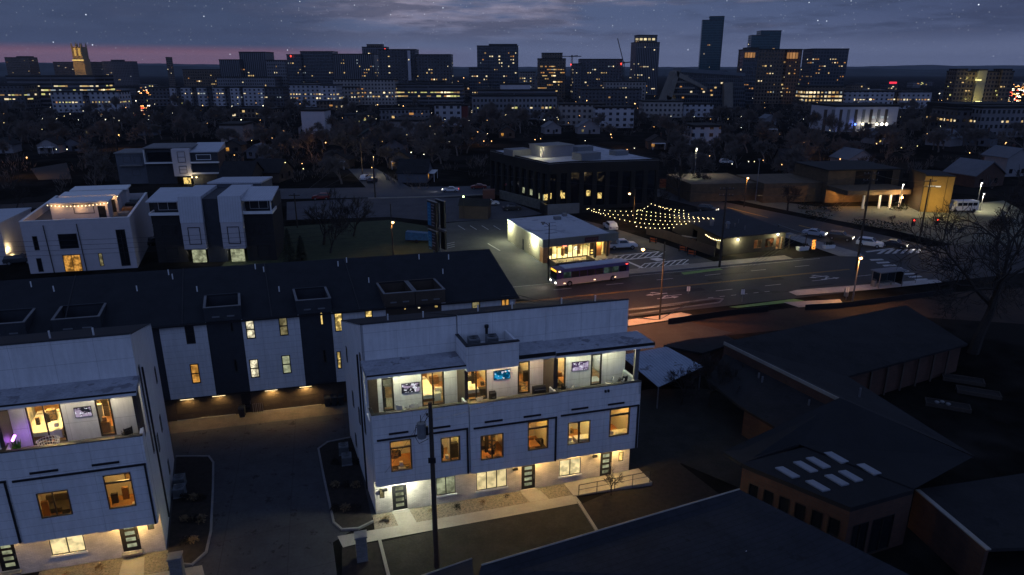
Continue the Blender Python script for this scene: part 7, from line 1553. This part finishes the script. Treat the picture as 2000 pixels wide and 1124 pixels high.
# ================================================================ houses in the trees
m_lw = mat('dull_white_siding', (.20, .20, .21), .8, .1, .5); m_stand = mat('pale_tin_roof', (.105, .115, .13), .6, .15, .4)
def house(x, y, w, d, h, rz, wm, rm, label, lit=None, porch=False):
    g = G(x, y); t = thing('gabled_house', g, label, 'house', None, R(rz)); rh = w * .30
    MB().box(-w / 2, w / 2, 0, d, 0, h).hexa([(-w / 2, 0, h), (w / 2, 0, h), (w / 2, d, h), (-w / 2, d, h)], [(-.05, 0, h + rh), (.05, 0, h + rh), (.05, d, h + rh), (-.05, d, h + rh)]).build('wall', wm, t, local=True)
    o = .4; b = MB()
    for s in (-1, 1): b.hexa([(s * (w / 2 + o), -o, h - .25), (0, -o, h + rh + .02), (0, d + o, h + rh + .02), (s * (w / 2 + o), d + o, h - .25)], [(s * (w / 2 + o), -o, h - .03), (0, -o, h + rh + .26), (0, d + o, h + rh + .26), (s * (w / 2 + o), d + o, h - .03)])
    r = b.build('roof', rm, t, local=True); MB().box(w * .2, w * .2 + .6, d * .5, d * .5 + .6, h, h + rh + 1.0).build('chimney', m_rbrk, r, local=True)
    for k, sx in enumerate((-.28, .22)):
        MB().box(w * sx - .6, w * sx + .6, -.06, .05, 1.0, 2.4).build('window', (lit if lit and k == 0 else m_dglass), t, local=True)
    MB().box(-.1, .9, -.05, .04, .1, 2.1).build('door', m_black, t, local=True)
    if porch: MB().box(-w * .35, w * .35, -2.0, -.1, 2.5, 2.7).box(-w * .33, -w * .33 + .15, -1.9, -1.75, 0, 2.5).box(w * .33 - .15, w * .33, -1.9, -1.75, 0, 2.5).build('porch', m_white, t, local=True)
    return t
HS = [(95, 300, 8, 10, 3.4, 8, m_lw, m_sh2, 'white gabled cottage at the head of the left lane', None, 1), (142, 296, 7, 9, 3.2, 10, m_grey, m_sh2, 'grey gabled cottage right of the white cottage on the left lane', None, 0), (5, 300, 8, 9, 3.4, 15, m_lw, m_sh2, 'white gabled house cut by the left edge', None, 0),
 (505, 362, 13, 9, 3.0, 92, m_brown, m_sh2, 'long low brown-roofed house behind the duplex', None, 0), (560, 352, 11, 9, 3.0, 85, m_brown, m_sh2, 'low dark house right of the long brown-roofed one', None, 0), (840, 352, 11, 9, 3.0, 88, m_grey, m_sh2, 'grey-roofed house right of the glowing orange doorway', L_ORG, 1), (782, 330, 8, 8, 3.4, 0, m_brown, m_sh2, 'house with a glowing orange doorway right of the side street', L_ORG, 1),
 (722, 290, 9, 10, 5.0, 12, m_slate, mat('green_roof', (.012, .024, .022), .9, .2, .5), 'tall house with a dark green gable roof on the side street', None, 0), (770, 300, 8, 8, 3.4, -5, m_grey, m_sh2, 'small grey house with white windows below the green gable', L_DIM, 0), (660, 330, 8, 8, 3.0, 0, m_brown, m_sh2, 'house lit orange by a street lamp behind the bare tree clump', L_ORG, 1), (500, 310, 7, 8, 3.0, 0, m_grey, m_stand, 'small pale-roofed house between the modern house and the street', None, 0),
 (455, 300, 7, 8, 3.2, 5, m_brown, m_sh2, 'small dark house right of the modern house with a warm window', L_ORG, 0), (600, 262, 9, 8, 3.2, 0, m_lw, m_sh2, 'pale low house below the white flat-roofed one', None, 0), (930, 275, 8, 8, 3.0, 0, m_brown, m_sh2, 'house with two amber lights left of the office roof', L_ORG, 0), (990, 270, 8, 8, 3.0, 0, m_brown, m_sh2, 'red-lit house just above the office roof', L_ORG, 0),
 (1080, 262, 9, 9, 3.4, 10, m_lw, m_stand, 'pale blue-roofed house above the office roof on the left', None, 0), (1150, 262, 12, 9, 3.4, 4, m_lw, m_stand, 'long pale-roofed house above the office roof on the right', L_DIM, 0), (1285, 292, 8, 8, 3.2, 0, m_brown, m_sh2, 'house with glowing orange windows right of the office roof', L_ORG, 1), (1505, 262, 8, 8, 3.2, 0, m_brown, m_sh2, 'house with a warm lit front left of the church', L_ORG, 1), (1505, 245, 7, 8, 4.0, 10, m_lw, m_stand, 'small white house above the warm lit one', None, 0),
 (1725, 282, 8, 9, 4.0, 20, m_lw, m_stand, 'white house with a steep roof behind the church', L_YEL, 1), (1680, 332, 10, 10, 3.5, 10, m_lw, m_stand, 'pale house just behind the church roof', None, 0), (1830, 285, 11, 10, 3.6, -60, m_lw, m_stand, 'house with a broad pale sloping roof at right', None, 0), (1905, 285, 11, 10, 3.6, -50, m_grey, m_sh2, 'house with a dark sloping roof beside the broad pale one', None, 0), (1985, 345, 9, 10, 6.0, 10, m_lw, m_stand, 'tall white house at the right edge', None, 0), (1930, 365, 12, 10, 3.5, 20, m_rbrk, m_stand, 'brick house with a pale roof at the right edge', None, 0), (1570, 330, 12, 9, 3.0, 80, m_brown, m_sh2, 'low dark house behind the church wing', L_ORG, 0), (285, 265, 8, 8, 3.2, 0, m_grey, m_sh2, 'small grey house above the modern house', None, 0), (180, 265, 8, 8, 3.2, 0, m_brown, m_sh2, 'small dark house above the left lane', L_DIM, 0), (1060, 235, 8, 8, 3.2, 0, m_lw, m_sh2, 'white house below the strip of lit shops', None, 0)]
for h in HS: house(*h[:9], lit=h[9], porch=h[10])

# ================================================================ lights in the distance
def bulb_mesh(name, m, r=1.0):
    o = MB().ball(0, 0, 0, r, 5).tube([(0, 0, -.9), (.25, .3, -6)], .12, 4, 1).build(name, [m, m_pole], None, local=True); d = o.data; bpy.data.objects.remove(o); return d
BM = {'o': bulb_mesh('far_lamp_o', emit('far_amber', (1, .52, .18), 5)), 'w': bulb_mesh('far_lamp_w', emit('far_white', (1, .90, .62), 5)), 'y': bulb_mesh('far_lamp_y', emit('far_yellow', (1, .80, .34), 5)), 'r': bulb_mesh('far_lamp_r', emit('far_red', (1, .12, .06), 4)), 'b': bulb_mesh('far_lamp_b', emit('far_blue', (.25, .35, 1), 5))}
NM = {'o': 'amber', 'w': 'white', 'y': 'yellow', 'r': 'red', 'b': 'blue'}
def far_lamp(x, y, k, s=1.0, hgt=6.0):
    r = ray(x, y); t = (hgt - HC) / r[2]; p = Vector((r[0] * t, r[1] * t, hgt)); q = max(.12, .00078 * t * FPX * s * (.8 if s >= .86 else .5))
    o = bpy.data.objects.new('street_lamp', BM[k]); COL.objects.link(o); o.location = p; o.scale = (q, q, max(q, hgt / 6.0 if q < hgt / 6 else q)) if False else (q, q, q)
    tag(o, 'tiny distant %s street lamp glowing in the dark neighbourhood' % NM[k], 'street lamp', 'distant %s street lamps' % NM[k]); return p
SPEC = [(453, 208, 'w', 1.3), (514, 207, 'w', 1.2), (424, 225, 'o', 1), (305, 224, 'o', 1), (316, 223, 'o', 1), (206, 234, 'w', 1.1), (83, 232, 'w', .8), (232, 264, 'o', 1.1), (525, 256, 'o', .8), (554, 256, 'o', 1.1), (508, 235, 'o', .7), (636, 279, 'o', 1.2), (752, 240, 'o', .9), (770, 231, 'o', 1), (729, 307, 'y', 1.2), (803, 298, 'w', 1.0), (828, 302, 'w', .8), (435, 287, 'o', .8), (840, 247, 'y', .7), (697, 218, 'w', .8), (606, 270, 'w', .7), (557, 318, 'y', .9), (850, 262, 'w', .7), (836, 263, 'w', .6),
 (933, 258, 'o', 1.1), (945, 276, 'o', .9), (960, 276, 'o', .9), (1045, 273, 'o', .9), (1193, 263, 'o', 1.1), (1232, 300, 'o', .9), (1088, 230, 'w', .7), (1146, 197, 'o', 1), (1104, 217, 'y', 1.2), (1108, 217, 'y', 1.2), (1130, 216, 'y', 1.2), (1138, 216, 'y', 1.2), (1120, 208, 'b', .9), (1240, 203, 'o', 1.3), (869, 234, 'w', .8), (988, 225, 'y', 1.5), (1571, 279, 'o', 1.1), (1673, 285, 'o', 1.3), (1641, 311, 'o', 1.2), (1712, 281, 'o', 1), (1965, 279, 'o', 1), (1894, 299, 'o', .9), (1621, 255, 'w', .8), (1837, 247, 'w', .7), (1929, 322, 'o', 1), (1268, 175, 'y', 1.3), (1268, 171, 'y', 1.2), (52, 308, 'o', 1.3), (131, 292, 'w', 1), (110, 292, 'w', .8), (100, 132, 'w', 1.2), (125, 145, 'w', 1.1), (273, 142, 'w', 1.1), (398, 133, 'w', 1.3), (434, 167, 'w', 1), (490, 152, 'w', 1.4), (490, 158, 'w', 1.4), (490, 164, 'w', 1.4), (539, 155, 'w', 1.4), (539, 161, 'w', 1.4), (436, 160, 'w', 1.3), (436, 166, 'w', 1.3), (1448, 228, 'w', .8), (1352, 255, 'o', .7), (1527, 322, 'o', .8), (1395, 272, 'o', .8), (1735, 265, 'o', .8)]
for s in SPEC:
    p = far_lamp(*s)
    if s[3] >= 1.1 and s[1] > 250: lamp(p + Vector((0, -.6, -.6)), SOD if s[2] == 'o' else (1, .8, .4), 330, .2)
for k in range(230):
    x = rt.gauss(740, 140) if k % 3 == 0 else rt.uniform(0, 2000); y = rt.uniform(176, 236) if k % 3 else rt.uniform(150, 190); far_lamp(x, y, rt.choice('ooowwy'), rt.uniform(.4, 1.0))
for k in range(70): far_lamp(rt.uniform(0, 2000), rt.uniform(232, 330), rt.choice('oooowy'), rt.uniform(.45, .85), 4.0)
# cars far away: a little body with its lamps
def car_mesh(name, m):
    b = MB().hexa([(-.9, -2.2, .3), (.9, -2.2, .3), (.9, 2.2, .3), (-.9, 2.2, .3)], [(-.8, -2.0, .95), (.8, -2.0, .95), (.8, 2.0, .95), (-.8, 2.0, .95)], 0).hexa([(-.75, -1.2, .95), (.75, -1.2, .95), (.75, 1.3, .95), (-.75, 1.3, .95)], [(-.65, -.7, 1.45), (.65, -.7, 1.45), (.65, .8, 1.45), (-.65, .8, 1.45)], 0)
    for s in (-.62, .62): b.ball(s, -2.25, .75, .42, 4, 1)
    o = b.build(name, [paint('dark', 0), m], None, local=True); d = o.data; bpy.data.objects.remove(o); return d
CMs = {'r': car_mesh('far_car_r', emit('brake_glow', (1, .09, .04), 5)), 'w': car_mesh('far_car_w', emit('beam_glow', (1, .82, .55), 6)), 'o': car_mesh('far_car_o', emit('amber_glow', (1, .45, .12), 5))}
def far_car(x, y, k, s, lab, grp):
    o = bpy.data.objects.new('car', CMs[k]); COL.objects.link(o); o.location = G(x, y); o.rotation_euler = (0, 0, math.atan2(-o.location.x, o.location.y) + rt.uniform(-.2, .2)); o.scale = (s, s, s); tag(o, lab, 'car', grp)
for k in range(26):
    y = rt.choice((rt.uniform(176, 194), rt.uniform(204, 238))); far_car(280 + (y - 205) * -.12 + rt.gauss(0, 7), y, rt.choice('rroow'), rt.uniform(.9, 1.3), 'one of the cars with glowing lights on the far avenue at left', 'cars on the far avenue')
for k in range(70):
    y = rt.uniform(164, 210); far_car(1985 - (y - 185) * .55 + rt.gauss(0, 10), y, rt.choice('rowwo'), rt.uniform(1.0, 1.6), 'one of the cars glowing in the motorway traffic at the right edge', 'cars on the motorway')
# haze over the whole town
m, nt, out = newmat('town_haze'); pv = nt.nodes.new('ShaderNodeVolumePrincipled')
pv.inputs['Color'].default_value = (.80, .86, 1, 1); pv.inputs['Density'].default_value = 5e-5; nt.links.new(pv.outputs[0], out.inputs['Volume'])
hb = MB().box(-9000, 9000, -300, 9500, -4, 190).build('haze', m, None); tag(hb, kind='stuff')
